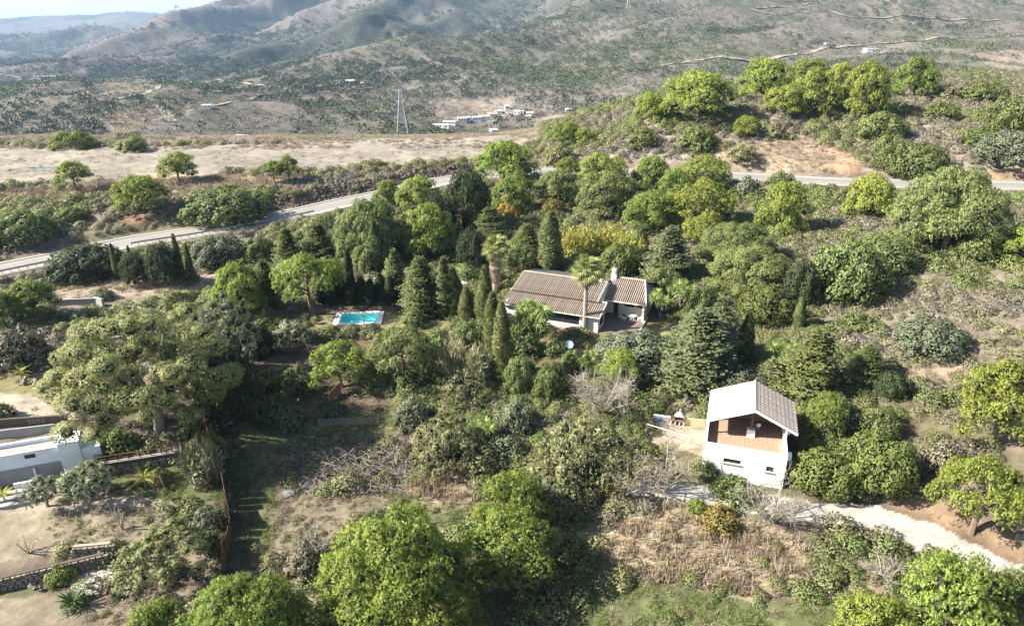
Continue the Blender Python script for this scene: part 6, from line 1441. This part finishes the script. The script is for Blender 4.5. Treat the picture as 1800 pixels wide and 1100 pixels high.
# ------------------------------------------------------------------ trees and shrubs of the photograph
PINES = [  # prototype, box of the crown, label
 ('pine_big', (565,882,828,1108), "biggest stone pine, a wide bright crown filling the bottom centre"),
 ('pine_big_y', (655,1008,855,1175), "yellow-green pine crown cut by the bottom edge, beside the biggest pine"),
 ('pine_mid', (833,820,968,935), "upper pine crown of the pair above the tree shadow at bottom centre"),
 ('pine_mid', (812,893,986,1006), "lower darker pine crown of the pair above the tree shadow at bottom centre"),
 ('pine_big', (300,1000,548,1200), "dense green pine crown cut by the bottom edge below the rusty fence"),
 ('pine_mid', (212,1045,345,1180), "small low pine crown at the bottom edge next to the sago palm"),
 ('pine_ragged', (1598,962,1775,1125), "loose green pine below the pale driveway at the bottom edge"),
 ('pine_mid_y', (1462,1040,1618,1170), "pale yellow pine top at the bottom edge between grass and ragged pine"),
 ('pine_ragged_g', (1748,962,1850,1130), "pine cut by the right edge just below the end of the driveway"),
 ('pine_umb_y', (1655,797,1815,905), "umbrella pine leaning on a visible bare trunk above the pale driveway"),
 ('pine_mid_y', (1693,632,1845,768), "round yellow-green pine on the scrub slope at the right edge"),
 ('pine_mid_y', (1764,390,1850,452), "small pine cut by the right edge on the upper scrub slope"),
 ('pine_big_g', (1583,293,1772,436), "widest pine below the road on the right, pale green and ragged"),
 ('pine_mid_y', (1495,303,1580,378), "round pine standing right against the road edge, left of the widest one"),
 ('pine_mid_y', (1336,318,1424,403), "single egg-shaped yellow pine below the road with a long black shadow"),
 ('pine_mid', (1165,127,1297,200), "large green pine at the front of the hilltop row, leftmost full crown"),
 ('pine_mid_y', (1115,163,1178,206), "low pine bush at the left end of the hilltop row"),
 ('pine_mid_y', (1296,103,1398,170), "broad pine second in the hilltop row"),
 ('pine_mid', (1388,104,1465,140), "dark topped pine behind the middle of the hilltop row"),
 ('pine_mid_y', (1344,148,1418,194), "short pine standing in front of the hilltop row"),
 ('pine_mid_y', (1386,124,1478,193), "middle pine of the hilltop row with two domes"),
 ('pine_mid_y', (1457,111,1503,152), "small pine crown squeezed between two larger hilltop pines"),
 ('pine_mid_y', (1474,110,1564,198), "tallest hilltop pine, bright with rounded puffs"),
 ('pine_mid', (1572,102,1650,165), "pine at the right end of the hilltop row"),
 ('pine_mid_y', (1290,205,1337,239), "tiny bright pine alone in the grey scrub of the hill"),
 ('pine_mid', (968,215,1024,250), "left one of two small pines at the foot of the hill"),
 ('pine_mid_y', (1006,224,1046,251), "right one of two small pines at the foot of the hill"),
 ('pine_mid', (826,248,942,318), "tall dome-shaped pine rising in front of the gravel plateau"),
 ('pine_mid', (862,302,940,368), "pine directly below the tall dome-shaped one, hiding the road"),
 ('pine_mid', (655,316,708,360), "left crown of the bright pine pair at the road bend"),
 ('pine_mid', (697,310,777,368), "right crown of the bright pine pair at the road bend"),
 ('pine_mid', (1012,268,1107,328), "dome pine in the grove right of the road opening"),
 ('pine_mid', (976,275,1026,308), "small pine top at the back of the grove by the road opening"),
 ('pine_mid_g', (940,298,1022,356), "leftmost pine of the grove, touching the road opening"),
 ('pine_mid_g', (1012,300,1126,370), "wide pine in the middle of the grove"),
 ('pine_mid', (1110,274,1184,326), "rounded pine in the rear of the grove, pale top"),
 ('pine_mid', (1155,296,1216,346), "pine wedged between the pale top and the dark green dome"),
 ('pine_mid', (1180,272,1288,332), "dark green dome pine at the far right of the grove"),
 ('pine_mid_y', (1168,316,1300,398), "wide light pine in the front right of the grove"),
 ('pine_mid', (1096,336,1200,404), "smooth pine above the end of the bamboo stand"),
 ('pine_mid_y', (1198,378,1278,428), "yellow-green pine just above the large grey-green pine"),
 ('pine_big_g', (1222,388,1365,462), "upper crown of the large grey-green pine behind the villa"),
 ('pine_big_g', (1245,428,1395,512), "lower crown of the large grey-green pine behind the villa"),
 ('pine_big_g', (588,348,710,452), "large grey-green pine left of the brightest dome by the road"),
 ('pine_big', (693,358,803,446), "brightest green dome pine just below the road bend"),
 ('pine_umb', (476,440,606,512), "flat umbrella pine with a tall bare trunk behind the pool"),
 ('pine_mid', (366,462,460,556), "bright pine beside the huge eucalyptus"),
 ('pine_mid', (6,488,96,548), "bright pine left of the blue-grey wall"),
 ('pine_mid', (-40,512,32,566), "pine cut by the left edge above the ruins"),
 ('pine_mid', (274,267,343,308), "round tree in the middle of the row on the plateau rim"),
 ('pine_mid', (95,283,156,318), "leftmost round tree on the plateau rim, beside the puddle"),
 ('pine_mid', (200,307,292,368), "round pine on the bank below the plateau, orange earth at its foot"),
 ('pine_mid', (459,283,500,308), "left stem of the twin trees on the plateau rim"),
 ('pine_mid', (486,273,525,304), "right stem of the twin trees on the plateau rim"),
 ('pine_umb', (88,235,162,258), "flat pine top showing over the far plateau edge"),
 ('pine_mid', (541,597,650,672), "dark green pine with pale stems below the pool"),
 ('pine_umb_g', (646,577,765,636), "sparse olive-green pine below the pool's right corner"),
 ('pine_mid_y', (1060,610,1132,672), "small vivid lime pine below the villa terrace"),
 ('pine_mid', (650,740,652,742), None),
 ('pine_ragged', (1420,688,1490,760), "upright pine just behind the white terrace house's right corner"),
]
for pr, bx, lb in PINES:
    if not lb: continue
    sm = bx[2] - bx[0] < 60
    place_tree(pr, bx, lb, clear=-1 if bx[1] == 235 else .42 if 'umb' in pr else .35 if bx[0] in (95, 459, 486) else .16 if bx[0] == 274 else (.08 if bx[1] < 480 or sm else .2), ratio=(.42, 1.1))
DARKS = [
 ('pine_ragged_d', (780,292,864,402), "near-black fir left of the tall dome-shaped pine"),
 ('pine_ragged_d', (735,340,800,420), "dark tree in the shadow right of the brightest dome pine"),
 ('pine_ragged_d', (800,400,860,470), "dark tree behind the shaggy palm"),
]
for pr, bx, lb in DARKS:
    place_tree(pr, bx, lb, name='dark_fir', group='dark evergreens around the villa', clear=.05, ratio=(.5, 1.6))
CON = [
 ('conifer', (832,362,898,434), "feathery conifer left of the orange-leaved tree"),
 ('conifer', (890,388,950,448), "broad green conifer between orange tree and big cypress"),
 ('conifer_o', (1128,392,1214,492), "blue-grey feathery conifer behind the right wing of the villa"),
 ('conifer', (674,436,716,512), "conifer at the left end of the clump behind the pool lawn"),
 ('conifer', (706,446,775,552), "widest feathery conifer of the clump behind the pool lawn"),
 ('conifer', (764,450,804,555), "tall thin conifer at the right end of the clump behind the pool lawn"),
 ('conifer', (482,398,530,462), "fir-like conifer above the umbrella pine, left"),
 ('conifer', (532,388,592,452), "fir-like conifer above the umbrella pine, right"),
 ('conifer_o', (1160,528,1290,672), "huge pale feathery conifer right of the villa lawn"),
 ('conifer_o', (1230,515,1310,640), "feathery conifer behind the huge pale one"),
 ('conifer', (1352,570,1470,700), "spreading conifer above the white terrace house roof"),
 ('conifer_o', (1310,625,1380,690), "grey conifer peeping over the terrace house ridge"),
 ('conifer', (452,455,500,540), "dark slim conifer between the bright pine and umbrella pine"),
 ('conifer', (1480,600,1545,672), "small conifer with yellow tips where the dark shade ends"),
]
for pr, bx, lb in CON: place_col(pr, bx, lb, name='conifer', group='feathery conifers', lift=.04)
CYPS = [
 ('cypress', (652,388,674,478), "tallest dark cypress of the pool group, pointed top"),
 ('cypress', (638,430,652,478), "short dark cypress beside the tallest one of the pool group"),
 ('cypress', (786,472,812,556), "slender cypress at the right end of the pool conifers"),
 ('cypress', (806,502,836,566), "lowest cypress left of the villa row"),
 ('cypress', (836,468,870,576), "tallest cypress right in front of the shaggy palm"),
 ('cypress', (850,514,884,622), "cypress second from the villa in the diagonal row"),
 ('cypress', (864,532,902,668), "nearest cypress of the diagonal row left of the villa"),
 ('cypress', (944,370,990,474), "fat columnar cypress above the villa roof"),
 ('cypress', (203,428,215,492), "thin cypress in the roadside hedge, first from the left"),
 ('cypress', (311,412,327,494), "pointed cypress in the roadside hedge, the tallest there"),
 ('cypress', (331,428,344,494), "dark cypress next to the tallest hedge cypress"),
 ('cypress', (231,432,243,492), "thin cypress in the roadside hedge with a bent stem"),
 ('cypress', (1290,548,1322,636), "cypress hidden among the trees right of the villa"),
 ('cypress', (1390,520,1412,580), "short cypress at the edge of the grove beside the shade"),
 ('cypress_d', (604,440,624,505), "cypress behind the umbrella pine's right side"),
 ('cypress_d', (572,450,592,520), "cypress behind the umbrella pine's trunk"),
]
for pr, bx, lb in CYPS: place_col(pr, bx, lb)
for i, x in enumerate(range(556, 800, 17)):
    place_col('cypress_d', (x, 478 + (i % 3) * 5, x + 24, 532 + (i % 2) * 3), "%s clipped cypress from the pine trunk end of the dark pool hedge" % "first second third fourth fifth sixth seventh eighth ninth tenth eleventh twelfth thirteenth fourteenth fifteenth".split()[i], name='hedge_cypress', group='dark hedge behind the pool lawn')
BRO = [ # proto, box, label, clear
 ('broad_d', (84,426,210,496), "dark wide tree at the left start of the roadside hedge", 0),
 ('pine_ragged_d', (210,440,262,498), "bushy hedge tree between the two thin cypresses", .1),
 ('pine_ragged_d', (256,424,312,492), "full green hedge tree on several thin stems", .25),
 ('broad_o', (336,410,432,470), "grey-green shrubby tree right of the hedge cypresses", 0),
 ('broad', (424,415,486,462), "low dark tree at the right end of the roadside hedge", 0),
 ('broad', (876,425,950,478), "leafy tree touching the villa roof's left corner", 0),
 ('broad_l', (1052,424,1132,490), "loose green tree behind the villa chimney", 0),
 ('broad_d', (1378,452,1445,546), "very dark tree at the grove's edge above the shade", 0),
 ('broad', (1425,422,1562,535), "large rounded carob in two domes on the open slope", 0),
 ('broad', (1500,412,1606,485), "lower dome leaning right out of the large carob", 0),
 ('broad_o', (1575,558,1695,625), "spreading grey-green carob alone on the scrub slope", 0),
 ('broad', (1535,238,1592,300), "dark round bush left of the largest hillside bush by the road", 0),
 ('broad', (1505,196,1592,246), "double bush halfway up the right hill", 0),
 ('broad', (1562,250,1662,312), "largest round bush just above the road on the right", 0),
 ('broad', (1740,170,1830,236), "dark rounded bush high at the right edge", 0),
 ('broad_o', (1722,230,1840,292), "wide bush below the dark one at the right edge", 0),
 ('broad', (1496,98,1576,138), "dark broad tree behind the hilltop pines", 0),
 ('broad', (320,326,468,398), "wide dark green thicket tree hanging over the road cutting", 0),
 ('broad', (-30,366,92,436), "big dark round bush cut by the left edge above the road", 0),
 ('broad_l', (98,365,148,393), "small yellow-green round bush above the road", 0),
 ('broad_or', (872,356,918,388), "tree with orange autumn leaves above the villa", 0),
 ('broad_y', (950,348,992,382), "pale yellow leafed tree right of the orange one", 0),
 ('broad_o', (1055,578,1200,660), "broad grey-green tree in front of the villa terrace", 0),
 ('broad', (1135,470,1200,525), "dark tree close behind the wing with the chimney", 0),
 ('broad_l', (1296,500,1402,575), "yellowish green tree in the middle of the right grove", 0),
 ('broad', (884,625,945,695), "fresh green fig-like tree below the last cypress", 0),
 ('broad_l', (930,640,1002,705), "light green tree right of the fig-like one", 0),
 ('broad_d', (1190,610,1262,690), "dark tree left above the terrace house roof", 0),
 ('broad_o', (1255,640,1352,692), "blue-grey leafy tree touching the terrace house ridge", 0),
 ('broad_o', (1425,692,1512,770), "silvery round tree right of the terrace house roof", 0),
 ('broad', (1505,710,1585,776), "dark green tree in the shaded dip right of the silvery one", 0),
 ('broad_l', (1392,782,1512,868), "rounded dense bush tree right beside the terrace house corner", 0),
 ('broad_l', (1480,757,1608,868), "double-topped leafy tree above the shaded lawn", 0),
 ('broad_d', (430,560,480,640), "dark tree in the shade between eucalyptus and agaves", 0),
 ('broad_d', (1150,590,1220,650), "dark crown under the huge pale conifer", 0),
 ('broad', (1205,500,1262,560), "leafy tree between yuccas and the grey-green pine", 0),
 ('broad', (620,420,690,480), "dark leafy tree in front of the grey-green pine by the road", 0),
 ('broad_d', (1540,650,1600,700), "dark low tree at the end of the long shade", 0),
 ('broad', (1095,400,1140,450), "small tree between bamboo and blue-grey conifer", 0),
]
for pr, bx, lb, cl in BRO:
    place_tree(pr, bx, lb, name='leafy_tree', group='broad-leaved trees', clear=cl, ratio=(.45, 1.3), bark=B_GREY)
BUS = [
 ('bush', (480,640,550,700), "shade bush beside the white sack"),
 ('bush_o', (560,705,610,738), "dull bush behind the stake fence, left"),
 ('bush_b', (470,712,540,750), "thorny bush at the shaded garden's lower rim"),
 ('bush', (690,640,760,690), "bush right of the sunlit patch in the lower garden"),
 ('bush', (900,575,960,630), "bush added to deepen the shade under the many-headed yucca"),  # this bush and the next are added to darken the villa garden
 ('bush', (955,590,1000,625), "bush added to deepen the shade left of the satellite dish"),
 ('bush', (985,612,1030,650), "low bush just under the satellite dish"),
 ('bush_l', (1125,590,1175,625), "light bush at the edge of the villa lawn"),
 ('bush_b', (690,610,750,660), "brownish bush on the dark slope under the lawn"),
 ('bush', (440,640,500,700), "bush in the dark gap right of the huge eucalyptus"),
 ('bush_o', (690,694,768,760), "silver-grey olive bush above the brush pile"),
 ('airy', (722,724,852,832), "big airy olive-brown shrub left of the long-leaved yucca"),
 ('airy', (765,640,870,712), "olive-green shrub below the nearest cypress"),
 ('bush_o', (872,700,952,765), "blue-grey shrub right of the long-leaved yucca"),
 ('bush_o', (850,760,925,812), "blue-grey shrub above the pine pair"),
 ('airy', (930,722,1110,872), "widest olive-yellow shrub in the garden's centre"),
 ('bush_b', (808,780,892,838), "low olive-brown bush just above the pine pair"),
 ('airy', (920,800,1060,905), "yellowish lower lobe of the widest garden shrub"),
 ('bush', (640,605,720,640), "small dark bush under the olive-green pine"),
 ('bush', (705,540,750,580), "rounded bush on the pool lawn near the kettle grill"),
 ('bush', (735,590,800,640), "dark laurel bush right below the pool lawn"),
 ('bush', (790,560,860,620), "bush at the feet of the cypress row"),
 ('bush', (600,568,640,590), "agave-grey hedge bush below the pool, left"),
 ('bush_o', (630,566,672,590), "hedge bush directly below the pool"),
 ('bush', (665,572,712,598), "hedge bush below the pool's right corner"),
 ('bush', (560,570,605,594), "hedge bush below the pool's left corner"),
 ('bush_l', (1216,798,1264,852), "laurel bush against the white house's left wall foot"),
 ('bush_l', (1252,838,1336,880), "round yellowish bush against the white front wall"),
 ('bush', (162,756,238,796), "oleander bush behind the stone wall railing"),
 ('bush_y', (320,752,396,820), "yellowish bamboo-like bush at the end of the stone wall"),
 ('bush_o', (330,885,400,945), "grey-green bush against the rusty fence"),
 ('bush', (355,925,410,980), "dark bush at the rusty fence's lower end"),
 ('bush_p', (78,990,134,1022), "bright green oleander in front of the block wall"),
 ('bush_h', (500,940,580,1020), "brittle grey bush left of the biggest pine"),
 ('bush_h', (1620,765,1700,840), "grey heath bush above the umbrella pine"),
 ('bush_h', (1560,780,1640,830), "grey heath bush right of the double-topped tree"),
 ('bush_b', (960,255,1010,290), "brown bush at the plateau's right end"),
 ('bush_l', (1100,225,1160,262), "olive patch of bush on the hill's left flank"),
 ('bush_l', (1190,222,1262,268), "wide yellowish bush below the tiny bright pine"),
 ('bush_b', (1345,214,1385,242), "yellow-brown bush right of the tiny bright pine"),
 ('bush_b', (1275,258,1335,275), "brown low bush left of the bare earth patch"),
 ('bush_l', (1625,180,1685,210), "yellow-green bush right below the hilltop pines"),
 ('bush_l', (1690,225,1760,252), "flat yellow-green bush between the two right-edge bushes"),
 ('bush_b', (1640,148,1700,178), "ochre bush on the hilltop right of the pines"),
 ('bush_l', (1690,145,1770,180), "light bush at the far end of the hilltop"),
 ('bush', (1345,300,1400,330), "dark bush touching the road between two pines"),
 ('bush_o', (1285,302,1340,360), "grey bush between the dome pine and egg-shaped pine"),
 ('bush_l', (1475,350,1530,385), "low bush at the foot of the road-edge pine"),
 ('bush_b', (1465,330,1500,360), "small brown bush below the road rail"),
 ('bush_l', (1600,400,1680,440), "yellowish scrub under the widest pine"),
 ('bush', (-20,700,22,745), "dark green shrub cut by the left edge near the painted digits"),
 ('bush', (1480,545,1540,580), "low shrub where scrub meets the long shade"),
 ('bush_l', (1500,470,1560,540), "yellow-green bush leaning on the large carob"),
 ('bush', (445,690,520,750), "dark berry bush in the shaded garden"),
 ('bush_l', (1240,430,1290,470), "light bush under the grey-green pine"),
 ('bush_h', (-20,570,80,650), "brown-grey thicket above the ruins at the left edge"),
 ('bush_o', (160,505,200,530), "grey shrub on the wall top behind the eucalyptus"),
 ('bush', (300,470,350,500), "bush behind the eucalyptus crown's top"),
 ('bush_l', (560,700,580,722), "tiny lime bush by the stake fence"),
 ('bush_b', (650,480,700,520), "dull shrub at the pool conifers' feet"),
 ('bush_y', (1225,885,1300,935), "golden yellow shrub below the white house"),
 ('bush_p', (1205,875,1245,900), "green shrub on the drive below the white house"),
 ('bush', (205,247,262,260), "low green bush on the plateau's far edge"),
 ('bush_h', (820,330,870,360), "grey brushwood under the tall dome pine"),
]
for pr, bx, lb in BUS:
    place_tree(pr, bx, lb, name='shrub', cat='shrub', group='garden and hillside shrubs', clear=-1, part='foliage', trunk=False, ratio=(.4, .8))
OLI = [((104,806,194,874), "larger olive tree beside the stone wall", .25), ((40,834,106,880), "smaller olive tree by the outdoor steps", .35),
       ((480,560,545,620), "pale grey-green shrubby olive left of the pool lawn", 0)]
for bx, lb, cl in OLI: place_tree('olive_p', bx, lb, name='olive_tree', group='olive trees', clear=cl, bark=B_GREY, part='crown')
place_col('bamboo', (982,392,1058,452), "yellow bamboo stand behind the villa, larger part", name='bamboo_stand', cat='plant', group='bamboo behind the villa')
place_col('bamboo', (1040,392,1098,446), "yellow bamboo stand behind the villa, middle part", name='bamboo_stand', cat='plant', group='bamboo behind the villa')
place_col('bamboo', (1080,405,1134,462), "yellow bamboo stand behind the villa, part nearest the blue-grey conifer", name='bamboo_stand', cat='plant', group='bamboo behind the villa')
place_col('reeds', (770,590,830,655), "pale reeds left of the nearest cypress", name='reed_clump', cat='plant', group='reed clumps')
place_col('reeds', (815,600,868,668), "pale reeds squeezed against the nearest cypress", name='reed_clump', cat='plant', group='reed clumps')
place_col('reeds', (330,765,392,845), "pale canes hanging over the rusty fence's upper end", name='reed_clump', cat='plant', group='reed clumps')
bare_tree((965,640,1145,765), "large leafless brown tree in front of the villa garden", L_OLBR, .35, n=(10, 10, 8))
bare_tree((1085,765,1240,905), "leafless grey tree with yellow leaves left of the white house", L_YEL, .55, n=(10, 10, 7))
bare_tree((1040,800,1150,900), "smaller leafless tree with yellow leaves above the tree shadow", L_YEL, .8, n=(8, 8, 6))
bare_tree((1280,828,1425,950), "grey leafless shrub in front of the white house's right corner", L_OLBR, .35, n=(10, 10, 8))
bare_tree((1395,655,1440,720), "pale dead tree behind the white house's right roof edge", None, 0, n=(5, 5, 3))
bare_tree((190,880,240,950), "thin dead sapling on the bank above the block wall", None, 0, n=(4, 4, 3))
bare_tree((1500,960,1600,1040), "grey brushy shrub under the drive's lower edge", None, 0, n=(8, 8, 6))
bare_tree((500,925,600,1015), "leafless grey shrub left of the biggest pine", None, 0, n=(9, 8, 6))
bare_tree((30,940,75,985), "small bare tree with few yellow leaves behind the block wall", L_YEL, .3, n=(5, 4, 3))
# the two eucalyptus trees
def euca(box, label, nl, seed, clear, zs):
    global RG
    x0, y0, x1, y1 = box; r = random.Random(seed)
    g = ground((x0 + x1) / 2 + (25 if zs else 30), y1 - (y1 - y0) * .12); R = g.y * CP + (CAM_H - g.z) * SP; dep = math.atan((CAM_H - g.z) / g.y)
    Wm = (x1 - x0) * R / CAM_F / 2 * .95; Hh = (y1 - y0) * R / CAM_F
    Hm = math.sqrt(max(Hh ** 2 - (2 * Wm * sin(dep)) ** 2, (.9 * Wm) ** 2)) / cos(dep)
    lum = []
    for i in range(nl):
        a = i * 2.39996 + r.uniform(-.3, .3); rr = Wm * math.sqrt((i + .5) / nl) * .86; rad = r.uniform(.08, .15) * Wm
        z = clear + (Hm - clear) * (1 - (rr / Wm) ** 2 * .75) * r.uniform(.45, 1.0) - rad
        lum.append((cos(a) * rr, sin(a) * rr, z, rad, rad * .75))
    t = thing('eucalyptus', label, 'tree', tuple(g), 0, 'eucalyptus trees')
    link('crown', crown('crown', lum, 26 if Wm > 6 else 34, 4, .19, .065, L_EUC, .1, .9, 'quad', low=-.8, fill=.35, droop=.25), t)
    b = MB(); r0 = .05 * Wm; b.tube([(0, 0, -.5), (0, 0, .2), (.2, 0, clear * .7), (.1, .2, clear * 1.1)], [r0 * 1.4, r0 * 1.1, r0 * .85, r0 * .7], 8); b.build('trunk', B_PALE, t)
    for i in range(9):
        q = lum[(i * 5 + 3) % nl]; e = Vector(q[:3]); s = Vector((.15, .1, clear * r.uniform(.7, 1.1))); m = s.lerp(e, .5) + Vector((r.uniform(-.4, .4), r.uniform(-.4, .4), .2))
        b = MB(); b.tube([s, m, e], [r0 * .5, r0 * .36, r0 * .14], 6)
        for k in range(3):
            q2 = min(lum, key=lambda l: (Vector(l[:3]) - e).length + r.uniform(0, 2.5)); st = m.lerp(e, r.uniform(.2, .9)); b.tube([st, Vector(q2[:3])], [r0 * .18, r0 * .07], 4)
        b.build('limb', B_PALE, t)
    return t
euca((72,505,440,792), "huge olive-green eucalyptus spreading over the left garden", 115, 4, 3.0, True)
euca((186,888,368,1034), "smaller eucalyptus with a leaning pale trunk above the sago palm", 55, 9, 1.6, True)
place_tree('airy_o', (330,520,456,650), "grey-green shaded tree behind the huge eucalyptus", name='leafy_tree', group='broad-leaved trees', clear=.1)
place_tree('broad_d', (345,610,450,740), "dark crown in the shade right of the huge eucalyptus", name='leafy_tree', group='broad-leaved trees', clear=.05)
# palms, yuccas, agaves
fan_palm(871,515, 7.2, "shaggy palm with a grey skirt of dead fronds down its trunk", 34, 130, 4.4, .42, s=1.75)
fan_palm(1027,583, 8.6, "tall slim fan palm standing in front of the villa wall", 34, 34, .8, .26, s=1.75)
yucca(938,606, "tall many-headed yucca hiding the villa's left wall", 26, 5.6, 2.3, s=1.5)
yucca(1160,560, "yucca clump at the villa's right end, nearest the wall", 14, 3.4, 1.5, s=1.3)
yucca(1195,548, "taller yucca right of the one at the villa's end", 14, 3.9, 1.7, s=1.35)
yucca(1172,522, "yucca half hidden behind the other two at the villa's end", 7, 3.0, 1.0, s=1.1)
yucca(1030,655, "yucca in front of the blue satellite dish", 9, 2.3, 1.3, s=1.1)
yucca(1060,668, "yucca between satellite dish and lime pine", 7, 1.8, 1.0, s=1.0)
yucca(850,775, "bright long-leaved yucca in the garden's centre", 11, 2.3, 1.2, s=1.15)
yucca(1365,645, "bright many-headed yucca deep in the right grove", 11, 2.8, 1.5, s=1.2)
yucca(1398,520, "yucca at the edge of the right grove, high up", 5, 2.2, .9, s=1.0)
yucca(1236,735, "small lime yucca by the patio wall beside the white house", 1, .4, .1, s=.9)
yucca(553,570, "small yucca on the pool lawn, left of the pool", 1, 1.1, .1, s=.9)
yucca(640,572, "single-stemmed young yucca in front of the pool", 1, 1.3, .1, s=.85)
for k, (px, py, lb, s) in enumerate([(512,548,"pale agave in the shade behind the pool lawn",1.3),(500,620,"big agave at the lawn's left end",1.5),(490,655,"grey agave below the big one",1.4),(530,590,"agave on the lawn's slope",1.0),(520,712,"blue agave in the dark lower garden",1.3),(540,650,"agave hidden under the dark pine",1.0),
     (1500,935,"green agave right below the driveway",1.0),(1470,928,"agave in the grey shrub's shade by the driveway",1.1),(835,655,"agave among the reeds",.9)]):
    g = ground(px, py); t = thing('agave', lb, 'plant', tuple(g), 0, 'agaves'); o = link('leaf_rosette', AGV, t); o.scale = (s, s, s); o.location = (0, 0, .05)
for px, py, lb, s in [(130,1066,"dark sago palm with a round head on the lower lawn",1.35),(205,1052,"small sago palm beside the low brick table",.6)]:
    g = ground(px, py); t = thing('sago_palm', lb, 'plant', tuple(g), 0, 'sago palms'); o = link('leaf_rosette', CYC, t); o.scale = (s, s, s); o.location = (0, 0, .25 * s)
    b = MB(); b.tube([(0, 0, -.2), (0, 0, .3 * s)], [.16 * s, .14 * s], 8); b.build('trunk', B_PALM, t)
for px, py, lb, s, hh in [(257,858,"young yellow palm on the lawn below the stone wall",1.0,1.0),(10,886,"young yellow palm cut by the left edge",.8,.9),(38,668,"small yellow palm near the ruins",.75,1.0)]:
    g = ground(px, py); t = thing('young_palm', lb, 'plant', tuple(g), 0, 'young yellow palms'); b = MB(); b.tube([(0, 0, -.2), (.05, 0, hh)], [.09, .06], 7); b.build('trunk', B_PALM, t)
    for i in range(9):
        o = link('frond', FEA, t); o.location = (.05, 0, hh); o.scale = (s * .8,) * 3
        o.rotation_euler = (Matrix.Rotation(i * 2.4, 4, 'Z') @ Matrix.Rotation(-.9 + .1 * i, 4, 'Y')).to_euler()
